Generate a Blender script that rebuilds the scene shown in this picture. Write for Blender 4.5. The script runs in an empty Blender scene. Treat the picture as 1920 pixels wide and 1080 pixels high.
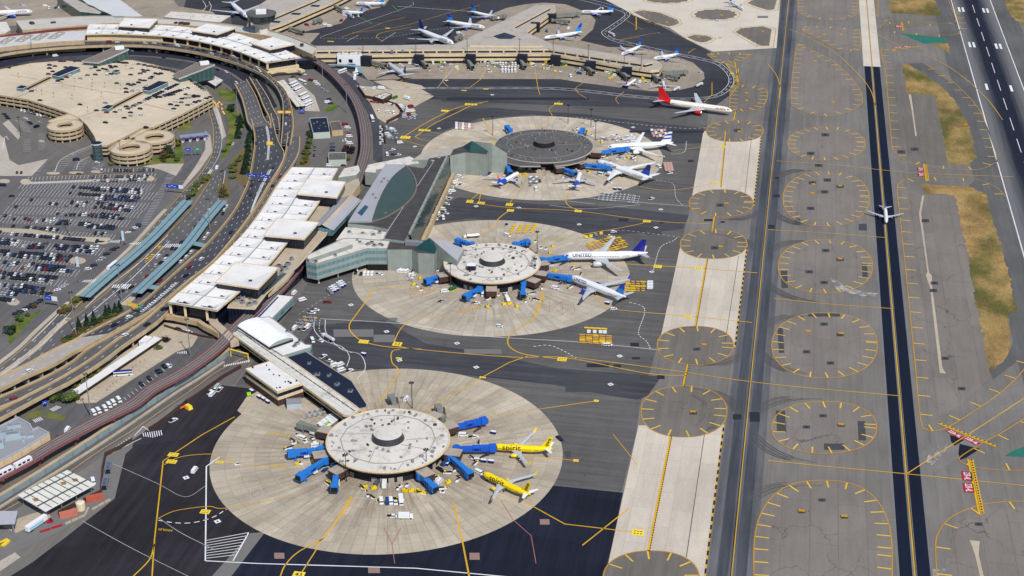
import bpy,bmesh,math,random
from mathutils import Vector,Matrix
rnd=random.Random(7)
SC=bpy.context.scene
COL=SC.collection
FPX,CXP,CYP,HCAM=2830.0,960.0,540.0,461.0
PITCH=math.atan(1335.0/FPX)
YAW=math.radians(10.8)
RC=Matrix.Rotation(YAW,3,'Z')@Matrix.Rotation(math.pi/2-PITCH,3,'X')
def G(px,py,z=0.0):
 d=RC@Vector(((px-CXP)/FPX,-(py-CYP)/FPX,-1.0))
 t=(z-HCAM)/d.z
 return Vector((d.x*t,d.y*t))
def GP(pts,z=0.0):
 return[G(p[0],p[1],z)for p in pts]
def pxdir(px,py,dx,dy,z=0.0):
 a,b=G(px,py,z),G(px+dx,py+dy,z)
 return math.atan2(b.y-a.y,b.x-a.x)
LV=0.03
class NT:
 def __init__(s,name):
  m=s.m=bpy.data.materials.new(name);m.use_nodes=True
  s.t=m.node_tree;s.b=s.t.nodes['Principled BSDF']
  s._obj=None
 def new(s,k):return s.t.nodes.new(k)
 def put(s,sock,v):
  if hasattr(v,'is_output'):s.t.links.new(v,sock)
  elif isinstance(v,(tuple,list))and len(v)==3 and sock.type=='RGBA':sock.default_value=(*v,1)
  else:sock.default_value=v
 def obj(s):
  if s._obj is None:s._obj=s.new('ShaderNodeTexCoord').outputs['Object']
  return s._obj
 def vmap(s,v,scale=(1,1,1),rot=0.0,loc=(0,0,0)):
  n=s.new('ShaderNodeMapping');s.put(n.inputs['Vector'],v)
  n.inputs['Scale'].default_value=scale;n.inputs['Rotation'].default_value=(0,0,rot);n.inputs['Location'].default_value=loc
  return n.outputs[0]
 def noise(s,v,scale,detail=3.0,rough=0.55):
  n=s.new('ShaderNodeTexNoise');s.put(n.inputs['Vector'],v)
  n.inputs['Scale'].default_value=scale;n.inputs['Detail'].default_value=detail;n.inputs['Roughness'].default_value=rough
  return n.outputs['Fac']
 def math(s,op,a,b=0.0,c=0.0):
  n=s.new('ShaderNodeMath');n.operation=op
  s.put(n.inputs[0],a);s.put(n.inputs[1],b);s.put(n.inputs[2],c)
  return n.outputs[0]
 def mapr(s,v,a,b,c,d):
  n=s.new('ShaderNodeMapRange');s.put(n.inputs[0],v)
  for i,x in enumerate((a,b,c,d)):n.inputs[i+1].default_value=x
  return n.outputs[0]
 def mix(s,f,a,b,mode='MIX'):
  n=s.new('ShaderNodeMix');n.data_type='RGBA';n.blend_type=mode
  s.put(n.inputs[0],f);s.put(n.inputs[6],a);s.put(n.inputs[7],b)
  return n.outputs[2]
 def mul(s,col,f):
  n=s.new('ShaderNodeVectorMath');n.operation='SCALE'
  s.put(n.inputs[0],col);s.put(n.inputs['Scale'],f)
  return n.outputs[0]
 def brick(s,v,w,h,mortar,c1,c2,cm,off=0.5):
  n=s.new('ShaderNodeTexBrick');s.put(n.inputs['Vector'],v);n.offset=off
  n.inputs['Scale'].default_value=1.0
  for k,x in(('Color1',c1),('Color2',c2),('Mortar',cm)):n.inputs[k].default_value=(*x,1)
  n.inputs['Mortar Size'].default_value=mortar;n.inputs['Mortar Smooth'].default_value=0.3
  n.inputs['Brick Width'].default_value=w;n.inputs['Row Height'].default_value=h
  return n.outputs['Color']
 def vor_edge(s,v,scale):
  n=s.new('ShaderNodeTexVoronoi');n.feature='DISTANCE_TO_EDGE';s.put(n.inputs['Vector'],v)
  n.inputs['Scale'].default_value=scale
  return n.outputs['Distance']
 def done(s,col,rough=0.9,metal=0.0,spec=0.3):
  s.put(s.b.inputs['Base Color'],col);s.put(s.b.inputs['Roughness'],rough)
  s.b.inputs['Metallic'].default_value=metal;s.b.inputs['Specular IOR Level'].default_value=spec
  return s.m
def srgb(r,g,b):
 f=lambda c:(c/255/12.92)if c/255<=0.04045 else((c/255+0.055)/1.055)**2.4
 return(f(r),f(g),f(b))
def surf(name,col,rough=0.85,var=0.12,scale=0.3,metal=0.0,spec=0.3,fine=0.06):
 n=NT(name);o=n.obj()
 f=n.math('MULTIPLY_ADD',n.noise(o,scale,3),2*var,1-var)
 f=n.math('ADD',f,n.mapr(n.noise(o,scale*9,2),0.3,0.7,-fine,fine))
 return n.done(n.mul(col,f),rough,metal,spec)
def asphalt(name,col,lane=(70,7.6),big=0.16,streak=0.2,joint=0.75,cracks=0.0,rot=math.pi/2,patch=0.05,skid=0.0):
 n=NT(name);o=n.obj()
 v=n.vmap(o,rot=rot)
 f=n.mapr(n.noise(o,0.012,4),0.3,0.7,1-big,1+big)
 st=n.noise(n.vmap(o,scale=(0.25,0.012,0.1)),1.0,4,0.65)
 if abs(rot)<0.1:st=n.noise(n.vmap(o,scale=(0.012,0.25,0.1)),1.0,4,0.65)
 f=n.math('MULTIPLY',f,n.mapr(st,0.25,0.75,1-streak,1+streak))
 f=n.math('MULTIPLY',f,n.mapr(n.noise(o,0.8,3,0.7),0.25,0.75,0.91,1.09))
 f=n.math('MULTIPLY',f,n.mapr(n.noise(n.vmap(o,scale=(1,.25,1),rot=rot-1.57),0.11,5,0.75),0.35,0.7,1.05,0.9))
 spk=n.mapr(n.noise(o,0.33,2,0.5),0.74,0.8,0,0.45)
 a,b=1-patch,1+patch
 br=n.brick(v,lane[0],lane[1],0.12,(a,a,a),(b,b,b*0.985),(joint,joint,joint))
 c=n.mul(col,f)
 c=n.mix(1.0,c,br,'MULTIPLY')
 c=n.mix(spk,c,tuple(x*0.3 for x in col))
 if cracks:
  w=n.noise(o,0.09,3)
  vv=n.new('ShaderNodeVectorMath');vv.operation='MULTIPLY_ADD'
  cb=n.new('ShaderNodeCombineXYZ')
  n.put(cb.inputs[0],w);n.put(cb.inputs[1],n.noise(n.vmap(o,loc=(31,7,0)),0.09,3))
  n.put(vv.inputs[0],cb.outputs[0]);vv.inputs[1].default_value=(14,14,0);n.put(vv.inputs[2],o)
  e=n.vor_edge(n.vmap(vv.outputs[0],scale=(1,0.6,1)),0.045)
  k=n.math('MULTIPLY',n.mapr(e,0.003,0.009,0.75,0),n.mapr(n.noise(o,0.02,2),0.45,0.6,0,cracks))
  c=n.mix(k,c,tuple(x*0.25 for x in col))
 if skid:
  s2=n.noise(n.vmap(o,scale=(0.5,0.02,0.1),rot=0.0),1.0,5,0.7)
  c=n.mix(n.mapr(s2,0.5,0.75,0,skid),c,tuple(x*0.3 for x in col))
 return n.done(c,0.92,0,0.2)
def slabs(name,col,size=7.6,joint=0.62,var=0.07,stain=0.25,rot=0.0,big=0.1):
 n=NT(name);o=n.obj()
 v=n.vmap(o,rot=rot)
 a,b=1-var,1+var
 br=n.brick(v,size,size,0.16,(a,a,a),(b,b,b*0.98),(joint,joint,joint*0.97),0.0)
 f=n.mapr(n.noise(o,0.02,4),0.3,0.7,1-big,1+big)
 f=n.math('MULTIPLY',f,n.mapr(n.noise(o,0.9,3,0.7),0.25,0.75,0.94,1.06))
 c=n.mix(1.0,n.mul(col,f),br,'MULTIPLY')
 s=n.math('MULTIPLY',n.mapr(n.noise(o,0.06,5,0.7),0.56,0.72,0,1),stain)
 return n.done(n.mix(s,c,tuple(x*0.4 for x in col)),0.9,0,0.2)
def polar(name,col,ctr,nrad,dr,joint=0.6,stain=0.4,rin=30):
 """radial concrete slabs round a satellite: joints fan out from its centre"""
 n=NT(name);o=n.obj()
 p=n.new('ShaderNodeVectorMath');p.operation='SUBTRACT';n.put(p.inputs[0],o);p.inputs[1].default_value=(ctr.x,ctr.y,0)
 sx=n.new('ShaderNodeSeparateXYZ');n.put(sx.inputs[0],p.outputs[0])
 r=n.math('SQRT',n.math('ADD',n.math('MULTIPLY',sx.outputs[0],sx.outputs[0]),n.math('MULTIPLY',sx.outputs[1],sx.outputs[1])))
 th=n.math('ARCTAN2',sx.outputs[1],sx.outputs[0])
 ta=n.math('MULTIPLY',th,nrad/(2*math.pi))
 fa=n.math('ABSOLUTE',n.math('SUBTRACT',n.math('FRACT',n.math('ADD',ta,100.0)),0.5))
 da=n.math('MULTIPLY',n.math('SUBTRACT',0.5,fa),n.math('MULTIPLY',r,2*math.pi/nrad))
 rb=n.math('DIVIDE',r,dr)
 fb=n.math('ABSOLUTE',n.math('SUBTRACT',n.math('FRACT',rb),0.5))
 db=n.math('MULTIPLY',n.math('SUBTRACT',0.5,fb),dr)
 d=n.math('MINIMUM',da,n.math('ADD',db,0.07))
 j=n.mapr(d,0.08,0.36,1,0)
 wn=n.new('ShaderNodeTexWhiteNoise');wn.noise_dimensions='2D'
 cb=n.new('ShaderNodeCombineXYZ');n.put(cb.inputs[0],n.math('FLOOR',ta));n.put(cb.inputs[1],n.math('FLOOR',rb));n.put(wn.inputs['Vector'],cb.outputs[0])
 wn2=n.new('ShaderNodeTexWhiteNoise');wn2 .noise_dimensions='1D';n.put(wn2 .inputs['W'],n.math('FLOOR',n.math('MULTIPLY',ta,0.5)))
 f=n.math('MULTIPLY_ADD',wn.outputs['Value'],0.2,0.9)
 f=n.math('MULTIPLY',f,n.math('MULTIPLY_ADD',wn2 .outputs['Value'],0.16,0.92))
 f=n.math('MULTIPLY',f,n.mapr(n.noise(o,0.03,4),0.3,0.7,0.88,1.1))
 f=n.math('MULTIPLY',f,n.mapr(n.noise(o,0.9,3,0.7),0.25,0.75,0.93,1.07))
 c=n.mul(col,f)
 cbs=n.new('ShaderNodeCombineXYZ');n.put(cbs.inputs[0],n.math('MULTIPLY',th,14));n.put(cbs.inputs[1],n.math('MULTIPLY',r,0.03))
 st=n.mapr(n.noise(cbs.outputs[0],1.0,5,0.7),0.46,0.7,0,stain)
 st=n.math('MULTIPLY',st,n.mapr(r,rin,rin+85,1.0,0.25))
 c=n.mix(st,c,tuple(x*0.35 for x in col))
 big=n.math('MULTIPLY',n.mapr(n.noise(o,0.05,6,0.8),0.42,0.64,0,0.6),n.mapr(r,rin,rin+62,1.3,0.22))
 c=n.mix(big,c,(col[0]*.5,col[1]*.44,col[2]*.38))
 pal=n.mapr(n.noise(n.vmap(o,loc=(50,9,0)),0.035,3),0.6,0.66,0,0.3)
 c=n.mix(pal,c,tuple(x*1.15 for x in col))
 sp=n.mapr(n.noise(o,0.22,5,0.85),0.61,0.69,0,0.7)
 c=n.mix(sp,c,tuple(x*0.25 for x in col))
 c=n.mix(n.math('MULTIPLY',j,1-joint),c,tuple(x*0.2 for x in col))
 return n.done(c,0.9,0,0.2)
def glass(name,col,rough=0.12,spec=0.6):
 n=NT(name);o=n.obj()
 f=n.mapr(n.noise(o,0.35,2),0.3,0.7,0.75,1.25)
 return n.done(n.mul(col,f),rough,0,spec)
def ribbed(name,col,period,dark=0.7,rough=0.5,axis=0,rot=0.0,var=0.1,metal=0.0):
 """standing seams or mullions: thin darker lines every period metres"""
 n=NT(name);o=n.obj();v=n.vmap(o,rot=rot)
 s=n.new('ShaderNodeSeparateXYZ');n.put(s.inputs[0],v)
 fr=n.math('FRACT',n.math('DIVIDE',n.math('ADD',s.outputs[axis],5000.0),period))
 k=n.mapr(n.math('ABSOLUTE',n.math('SUBTRACT',fr,0.5)),0.38,0.47,1,dark)
 f=n.math('MULTIPLY',k,n.mapr(n.noise(o,0.15,3),0.3,0.7,1-var,1+var))
 return n.done(n.mul(col,f),rough,metal,0.4)
def roofmat(name,col,dirt=0.5,scale=0.08,seams=0.0):
 n=NT(name);o=n.obj()
 f=n.mapr(n.noise(o,0.05,4),0.3,0.7,0.93,1.05)
 c=n.mul(col,f)
 s=n.mapr(n.noise(o,scale,6,0.75),0.5,0.72,0,dirt)
 c=n.mix(s,c,(col[0]*0.32,col[1]*0.29,col[2]*0.25))
 if seams:
  br=n.brick(o,9,3,0.05,(1,1,1),(0.97,0.97,0.97),(seams,seams,seams),0.5)
  c=n.mix(1.0,c,br,'MULTIPLY')
 return n.done(c,0.85,0,0.25)
class MB:
 def __init__(s):s.v,s.f,s.k=[],[],[]
 def face(s,pts,k=0):
  i=len(s.v);s.v+=[tuple(p)for p in pts];s.f.append(tuple(range(i,i+len(pts))));s.k.append(k)
 def flat(s,pts,z,k=0):
  a=sum(p[0]*q[1]-q[0]*p[1]for p,q in zip(pts,list(pts[1:])+[pts[0]]))
  if a<0:pts=list(reversed(pts))
  s.face([(p[0],p[1],z)for p in pts],k)
 def prism(s,pts,z0,z1,k=0,kt=None,bottom=False,ks=None):
  a=sum(p[0]*q[1]-q[0]*p[1]for p,q in zip(pts,list(pts[1:])+[pts[0]]))
  if a<0:pts=list(reversed(pts))
  n=len(pts)
  z1s=z1 if isinstance(z1,(list,tuple))else[z1]*n
  if a<0 and isinstance(z1,(list,tuple)):z1s=list(reversed(z1))
  for i in range(n):
   p,q=pts[i],pts[(i+1)%n];j=(i+1)%n
   s.face([(p[0],p[1],z0),(q[0],q[1],z0),(q[0],q[1],z1s[j]),(p[0],p[1],z1s[i])],k)
  s.face([(p[0],p[1],z)for p,z in zip(pts,z1s)],k if kt is None else kt)
  if bottom:s.face([(p[0],p[1],z0)for p in reversed(pts)],k)
 def box(s,c,size,rot=0.0,k=0,taper=1.0,tilt=0.0):
  sx,sy,sz=size[0]/2,size[1]/2,size[2]/2
  ca,sa=math.cos(rot),math.sin(rot)
  vs=[]
  for z,t in((-sz,1.0),(sz,taper)):
   for x,y in((-sx,-sy),(sx,-sy),(sx,sy),(-sx,sy)):
    X,Y=x*t,y*t
    zz=z+X*tilt
    vs.append((c[0]+X*ca-Y*sa,c[1]+X*sa+Y*ca,c[2]+zz))
  i=len(s.v);s.v+=vs
  for f in((3,2,1,0),(4,5,6,7),(0,1,5,4),(1,2,6,5),(2,3,7,6),(3,0,4,7)):
   s.f.append(tuple(i+q for q in f));s.k.append(k)
 def tube(s,path,rad,n=8,k=0,caps=True):
  path=[Vector(p)for p in path];m=len(path)
  rads=rad if isinstance(rad,(list,tuple))else[rad]*m
  base=len(s.v)
  for i,p in enumerate(path):
   d=(path[min(i+1,m-1)]-path[max(i-1,0)]).normalized()
   u=d.cross(Vector((0,0,1))if abs(d.z)<0.95 else Vector((1,0,0))).normalized();w=d.cross(u)
   r=rads[i];ry=r
   if isinstance(r,(tuple,list)):r,ry=r
   for j in range(n):
    a=2*math.pi*j/n
    s.v.append(tuple(p+u*(r*math.cos(a))+w*(ry*math.sin(a))))
  for i in range(m-1):
   for j in range(n):
    a,b=base+i*n+j,base+i*n+(j+1)%n
    s.f.append((a,a+n,b+n,b));s.k.append(k)
  if caps:
   s.f.append(tuple(base+j for j in range(n)));s.k.append(k)
   s.f.append(tuple(base+(m-1)*n+j for j in reversed(range(n))));s.k.append(k)
 def ring(s,c,prof,n=64,k=0,ks=None,a0=0.0,a1=2*math.pi):
  """surface of revolution about a vertical axis: prof = [(radius, z), ...]"""
  full=abs(a1-a0-2*math.pi)<1e-6
  m=n if full else n+1
  base=len(s.v)
  for r,z in prof:
   for j in range(m):
    a=a0+(a1-a0)*j/n
    s.v.append((c[0]+r*math.cos(a),c[1]+r*math.sin(a),z))
  for i in range(len(prof)-1):
   for j in range(n):
    a,b=base+i*m+j,base+i*m+(j+1)%m
    s.f.append((a,b,b+m,a+m));s.k.append(k if ks is None else ks[i])
 def disc(s,c,r,z,n=64,k=0):
  s.face([(c[0]+r*math.cos(2*math.pi*j/n),c[1]+r*math.sin(2*math.pi*j/n),z)for j in range(n)],k)
 def wall(s,pts,z0,z1,t=0.3,k=0,closed=False):
  """a wall of thickness t along a polyline"""
  pts=[Vector((p[0],p[1]))for p in pts]
  L,R=offset(pts,t/2,closed),offset(pts,-t/2,closed)
  n=len(pts)
  for i in range(n if closed else n-1):
   j=(i+1)%n
   za0,za1=(z0,z1)
   a,b,c,d=L[i],L[j],R[j],R[i]
   s.face([(a.x,a.y,z1),(d.x,d.y,z1),(c.x,c.y,z1),(b.x,b.y,z1)],k)
   s.face([(d.x,d.y,z0),(c.x,c.y,z0),(c.x,c.y,z1),(d.x,d.y,z1)],k)
   s.face([(b.x,b.y,z0),(a.x,a.y,z0),(a.x,a.y,z1),(b.x,b.y,z1)],k)
  if not closed:
   for i in(0,n-1):
    a,d=(L[i],R[i])if i==0 else(R[i],L[i])
    s.face([(a.x,a.y,z0),(d.x,d.y,z0),(d.x,d.y,z1),(a.x,a.y,z1)],k)
 def line(s,pts,w,z,k=0,dash=None,closed=False):
  pts=[Vector((p[0],p[1]))for p in pts]
  if dash:
   for seg in dashes(pts,*dash):s.line(seg,w,z,k)
   return
  L,R=offset(pts,w/2,closed),offset(pts,-w/2,closed)
  n=len(pts)
  for i in range(n if closed else n-1):
   j=(i+1)%n
   s.face([(R[i].x,R[i].y,z),(R[j].x,R[j].y,z),(L[j].x,L[j].y,z),(L[i].x,L[i].y,z)],k)
 def mesh(s,name,mats,org=(0,0,0),smooth=False):
  me=bpy.data.meshes.new(name)
  o=org
  me.from_pydata([(x-o[0],y-o[1],z-o[2])for x,y,z in s.v],[],s.f)
  for m in(mats if isinstance(mats,(list,tuple))else[mats]):me.materials.append(m)
  if any(s.k):me.polygons.foreach_set('material_index',s.k)
  if smooth:me.polygons.foreach_set('use_smooth',[True]*len(s.f))
  me.update()
  return me
 def build(s,name,mats,parent=None,smooth=False,local=False):
  """links the mesh; world coordinates unless local, made relative to the parent chain"""
  org=(0,0,0)
  if parent is not None and not local:org=wloc(parent)
  elif parent is None and not local and s.v:
   xs,ys,zs=zip(*s.v);org=((min(xs)+max(xs))/2,(min(ys)+max(ys))/2,min(zs))
   if name in FLAT:org=(0,0,0)
  o=bpy.data.objects.new(name,s.mesh(name,mats,org,smooth));COL.objects.link(o)
  if parent is not None:o.parent=parent
  elif not local:o.location=org
  return o
FLAT=set()
def wloc(o):
 l=Vector(o.location)
 while o.parent is not None:o=o.parent;l+=Vector(o.location)
 return tuple(l)
def offset(pts,d,closed=False):
 out,n=[],len(pts)
 for i,p in enumerate(pts):
  a=pts[i-1]if(i or closed)else None
  b=pts[(i+1)%n]if(i<n-1 or closed)else None
  t1=(p-a)if a is not None else None;t2=(b-p)if b is not None else None
  if t1 is None or t1 .length<1e-6:t1=t2
  if t2 is None or t2 .length<1e-6:t2=t1
  n1,n2=Vector((-t1 .y,t1 .x)).normalized(),Vector((-t2 .y,t2 .x)).normalized()
  m=n1+n2
  if m.length<1e-3:m=n1
  m.normalize();out.append(p+m*(d/max(0.4,m.dot(n1))))
 return out
def dashes(pts,on,off,start=0.0):
 segs,cur,pos=[],[],start
 per=on+off
 for a,b in zip(pts,pts[1:]):
  L=(b-a).length;t=0.0
  if L<1e-6:continue
  while t<L-1e-6:
   ph=pos%per
   step=min(L-t,(on-ph)if ph<on-1e-9 else(per-ph))
   step=max(step,1e-4)
   p,q=a.lerp(b,t/L),a.lerp(b,min(1,(t+step)/L))
   if ph<on-1e-9:
    if not cur:cur=[p]
    cur.append(q)
   elif cur:segs.append(cur);cur=[]
   t+=step;pos+=step
   if ph<on-1e-9 and(pos%per)>=on-1e-6 and cur:segs.append(cur);cur=[]
 if cur:segs.append(cur)
 return[x for x in segs if len(x)>1]
def spline(pts,n=6,closed=False):
 pts=[Vector(p)for p in pts];m=len(pts);out=[]
 for i in range(m if closed else m-1):
  p1,p2=pts[i],pts[(i+1)%m]
  p0=pts[i-1]if(i or closed)else p1*2-p2
  p3=pts[(i+2)%m]if(i+2<m or closed)else p2*2-p1
  for j in range(n):
   t=j/n
   out.append(0.5*((2*p1)+(p2-p0)*t+(2*p0-5*p1+4*p2-p3)*t*t+(3*p1-p0-3*p2+p3)*t**3))
 if not closed:out.append(pts[-1])
 return out
def along(pts,step,start=0.0):
 """points and directions every step metres along a polyline"""
 out,nxt,pos=[],start,0.0
 for a,b in zip(pts,pts[1:]):
  L=(b-a).length
  while nxt<=pos+L and L>1e-6:
   out.append((a.lerp(b,(nxt-pos)/L),(b-a).normalized()));nxt+=step
  pos+=L
 return out
def resample(pts,n):
 tot=sum((b-a).length for a,b in zip(pts,pts[1:]))
 r=[p for p,d in along(pts,tot/n*0.999999)]
 while len(r)<n+1:r.append(pts[-1])
 return r[:n+1]
def tag(o,label=None,cat=None,group=None,kind=None):
 if label:o['label']=label
 if cat:o['category']=cat
 if group:o['group']=group
 if kind:o['kind']=kind
 return o
def thing(name,label,cat,loc,rotz=0.0,group=None):
 o=bpy.data.objects.new(name,None);COL.objects.link(o)
 o.empty_display_size=0.5
 o.location=(loc[0],loc[1],loc[2]if len(loc)>2 else 0.0);o.rotation_euler=(0,0,rotz)
 return tag(o,label,cat,group)
def struct(name,mb,mats):
 FLAT.add(name);return tag(mb.build(name,mats),kind='structure')
def child(name,me,parent,loc=(0,0,0),rotz=0.0):
 o=bpy.data.objects.new(name,me);COL.objects.link(o);o.parent=parent
 o.location=loc;o.rotation_euler=(0,0,rotz);return o
def copy_tree(o,parent=None):
 c=o.copy();COL.objects.link(c);c.parent=parent
 for ch in list(o.children):copy_tree(ch,c)
 return c
def place(proto,used,loc,rotz,label,group=None):
 o=proto if not used.get(proto.name)else copy_tree(proto)
 used[proto.name]=True
 o.location=loc;o.rotation_euler=(0,0,rotz);tag(o,label,None,group);return o
USED={}
_txt={}
def text_geo(s,size,xs=1.0,bold=0.0):
 """(verts, faces) of a word in its own plane, centred"""
 key=(s,size,xs,bold)
 if key in _txt:return _txt[key]
 cu=bpy.data.curves.new('lettering','FONT');cu.body=s;cu.size=size;cu.align_x='CENTER';cu.align_y='CENTER';cu.resolution_u=2
 cu.offset=bold
 ob=bpy.data.objects.new('lettering',cu);COL.objects.link(ob)
 dg=bpy.context.evaluated_depsgraph_get();ev=ob.evaluated_get(dg);me=ev.to_mesh()
 vs=[(v.co.x*xs,v.co.y)for v in me.vertices];fs=[tuple(p.vertices)for p in me.polygons]
 ev.to_mesh_clear();bpy.data.objects.remove(ob);bpy.data.curves.remove(cu)
 _txt[key]=(vs,fs);return vs,fs
def add_text(mb,s,size,org,xd,yd,xs=1.0,bold=0.0,k=0):
 vs,fs=text_geo(s,size,xs,bold);i=len(mb.v)
 xd,yd,org=Vector(xd),Vector(yd),Vector(org)
 mb.v+=[tuple(org+xd*x+yd*y)for x,y in vs]
 for f in fs:mb.f.append(tuple(i+q for q in f));mb.k.append(k)
w=bpy.data.worlds.new("World");SC.world=w;w.use_nodes=True
SUN_EL=math.radians(50);
cam_az=YAW
sdir_cam=Vector((0.46,-0.89)).normalized()
c,s=math.cos(YAW),math.sin(YAW)
sd=Vector((sdir_cam.x*c-sdir_cam.y*s,sdir_cam.x*s+sdir_cam.y*c))
sun_vec=Vector((sd.x*math.cos(SUN_EL),sd.y*math.cos(SUN_EL),math.sin(SUN_EL)))
nt=w.node_tree;bg=nt.nodes['Background']
sky=nt.nodes.new('ShaderNodeTexSky');sky.sky_type='NISHITA';sky.sun_disc=False
sky.sun_elevation=SUN_EL;sky.sun_rotation=math.atan2(sd.x,sd.y)
sky.air_density=1.0;sky.dust_density=0.6;sky.altitude=100
nt.links.new(sky.outputs[0],bg.inputs[0]);bg.inputs[1].default_value=0.115
ld=bpy.data.lights.new('sun','SUN');ld.energy=4.2;ld.angle=math.radians(0.5);ld.color=(1.0,0.955,0.89)
lo=bpy.data.objects.new('sun',ld);COL.objects.link(lo);lo.rotation_euler=sun_vec.to_track_quat('Z','Y').to_euler();lo.location=(0,400,600)
cd=bpy.data.cameras.new('camera');cam=bpy.data.objects.new('camera',cd);COL.objects.link(cam);SC.camera=cam
cam.location=(0,0,HCAM);cam.rotation_euler=(math.pi/2-PITCH,0,YAW)
cd.sensor_width=36.0;cd.lens=FPX/1920*36;cd.clip_end=20000;cd.clip_start=1
SC.view_settings.view_transform='Standard';SC.view_settings.look='None';SC.view_settings.exposure=0.0;SC.view_settings.gamma=1.0
SC.cycles.use_denoising=True
SC.cycles.max_bounces=4;SC.cycles.diffuse_bounces=2;SC.cycles.glossy_bounces=2;SC.cycles.transmission_bounces=2
def C(r,g,b,k=0.86):return tuple(x*k for x in srgb(r,g,b))
M={}
M['base']=asphalt('field_asphalt',C(122,117,113),lane=(90,7.6),streak=0.16,joint=0.78,patch=0.04)
M['ramp']=asphalt('ramp_asphalt',C(96,94,93),lane=(60,9),streak=0.28,joint=0.85,rot=0.0,big=0.2)
M['lane']=asphalt('taxilane_asphalt',C(70,70,76),lane=(60,9),streak=0.42,joint=0.85,rot=0.0,big=0.2)
M['cdark']=asphalt('dark_asphalt',C(60,60,67),lane=(40,12),streak=0.3,joint=0.85,rot=0.0,big=0.25)
M['navy']=asphalt('sealed_asphalt',C(27,31,46),lane=(60,15),streak=0.4,joint=1.2,rot=0.1,big=0.4,patch=.12)
M['plum']=asphalt('new_asphalt',C(46,43,48),lane=(120,24),streak=0.4,joint=1.4,rot=-0.42,big=0.4,patch=.12)
M['strip']=asphalt('black_sealcoat',C(17,26,46),lane=(90,40),streak=0.25,joint=1.0,big=0.1)
M['taxi']=asphalt('taxiway_asphalt',C(100,100,104),lane=(120,7.6),streak=0.3,joint=0.85)
M['rubber']=asphalt('rubbered_asphalt',C(74,77,85),lane=(120,7.6),streak=0.35,joint=0.9)
M['runway']=asphalt('runway_asphalt',C(120,119,119),lane=(200,7.6),streak=0.1,joint=0.85,big=0.06)
M['shoulder']=asphalt('shoulder_asphalt',C(98,97,97),lane=(150,12),streak=0.15,joint=0.8)
M['isle']=asphalt('island_asphalt',C(128,121,115),lane=(80,15),streak=0.08,joint=0.6,cracks=0.8,big=0.1,patch=0.05)
M['isle2']=asphalt('island_dark_asphalt',C(117,111,105),lane=(50,12),streak=0.15,joint=0.8,cracks=0.5,big=0.12)
M['cream']=slabs('cream_concrete',C(208,199,185),15,0.85,0.03,0.15,big=0.06)
M['exit']=asphalt('exit_asphalt',C(126,122,118),lane=(150,7.6),streak=0.12,joint=0.85,rot=-.62,big=.08)
M['stripc']=asphalt('strip_concrete',C(204,193,178),lane=(34,11),streak=0.05,joint=0.74,big=0.1,patch=0.06)
M['capron']=slabs('worn_apron_concrete',C(158,146,132),7.6,0.7,0.06,0.55,big=0.14)
M['tanc']=slabs('tan_concrete',C(186,172,152),7.6,0.75,0.05,0.3)
M['land']=asphalt('landside_asphalt',C(110,106,103),lane=(50,9),streak=0.12,joint=0.9,rot=0.7,big=0.1)
M['road']=asphalt('road_asphalt',C(98,97,98),lane=(80,3.6),streak=0.2,joint=0.9,rot=0.85)
M['roaddk']=asphalt('dark_road_asphalt',C(72,73,80),lane=(80,3.6),streak=0.25,joint=0.9,rot=0.85)
M['walk']=slabs('pavement_concrete',C(186,176,164),3,0.8,0.05,0.2)
M['patch']=surf('asphalt_patch',C(70,71,76),0.92,0.15,0.2)
M['patchdk']=surf('dark_patch',C(40,42,52),0.92,0.15,0.2)
M['patchlt']=surf('pale_patch',C(118,116,114),0.92,0.1,0.2)
n=NT('chalky_stain');o=n.obj();M['spill']=n.done(n.mix(n.mapr(n.noise(n.vmap(o,scale=(.5,.5,1)),.16,6,.8),.47,.58,0,.8),C(122,117,113),C(190,189,188)),.92,0,.2)
M['rust']=surf('rusty_patch',C(150,122,112),0.92,0.15,0.6)
M['teal']=surf('green_painted_asphalt',C(42,112,98),0.9,0.12,0.1)
def paint(name,col,wear=0.25):
 n=NT(name);o=n.obj()
 k=n.mapr(n.noise(o,0.5,5,0.75),0.5,0.8,0,wear)
 return n.done(n.mix(k,n.mul(col,n.mapr(n.noise(o,0.04,2),0.3,0.7,0.85,1.1)),C(110,105,100)),0.7,0,0.3)
M['yel']=paint('yellow_paint',C(222,172,30),0.2)
M['yel2']=paint('worn_yellow_paint',C(190,142,52),0.45)
M['bright']=paint('bright_yellow_paint',C(250,215,60),0.1)
M['wht']=paint('white_paint',C(236,236,236),0.25)
M['wht2']=paint('worn_white_paint',C(186,184,182),0.4)
M['blk']=paint('black_paint',C(24,24,28),0.1)
M['red']=paint('red_paint',C(180,24,48),0.1)
M['pink']=paint('faded_red_paint',C(176,110,104),0.4)
M['grn']=paint('green_paint',C(60,190,60),0.1)
def grass_mat():
 n=NT('dry_grass');o=n.obj()
 a=n.mapr(n.noise(n.vmap(o,scale=(1,0.5,1)),0.025,5,0.6),0.42,0.6,0,1)
 c=n.mix(a,C(172,142,92),C(96,96,52))
 c=n.mix(n.mapr(n.noise(o,0.03,3),0.5,0.7,0,0.7),c,C(112,88,58))
 f=n.mapr(n.noise(n.vmap(o,scale=(1,.5,1)),0.5,6,0.85),0.3,0.7,0.6,1.35)
 sp=n.mapr(n.noise(n.vmap(o,scale=(0.3,1,1)),0.25,4,0.8),0.62,0.7,0,0.6)
 return n.done(n.mix(sp,n.mul(c,f),C(70,58,38)),1.0,0,0.1)
M['grass']=grass_mat()
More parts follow.
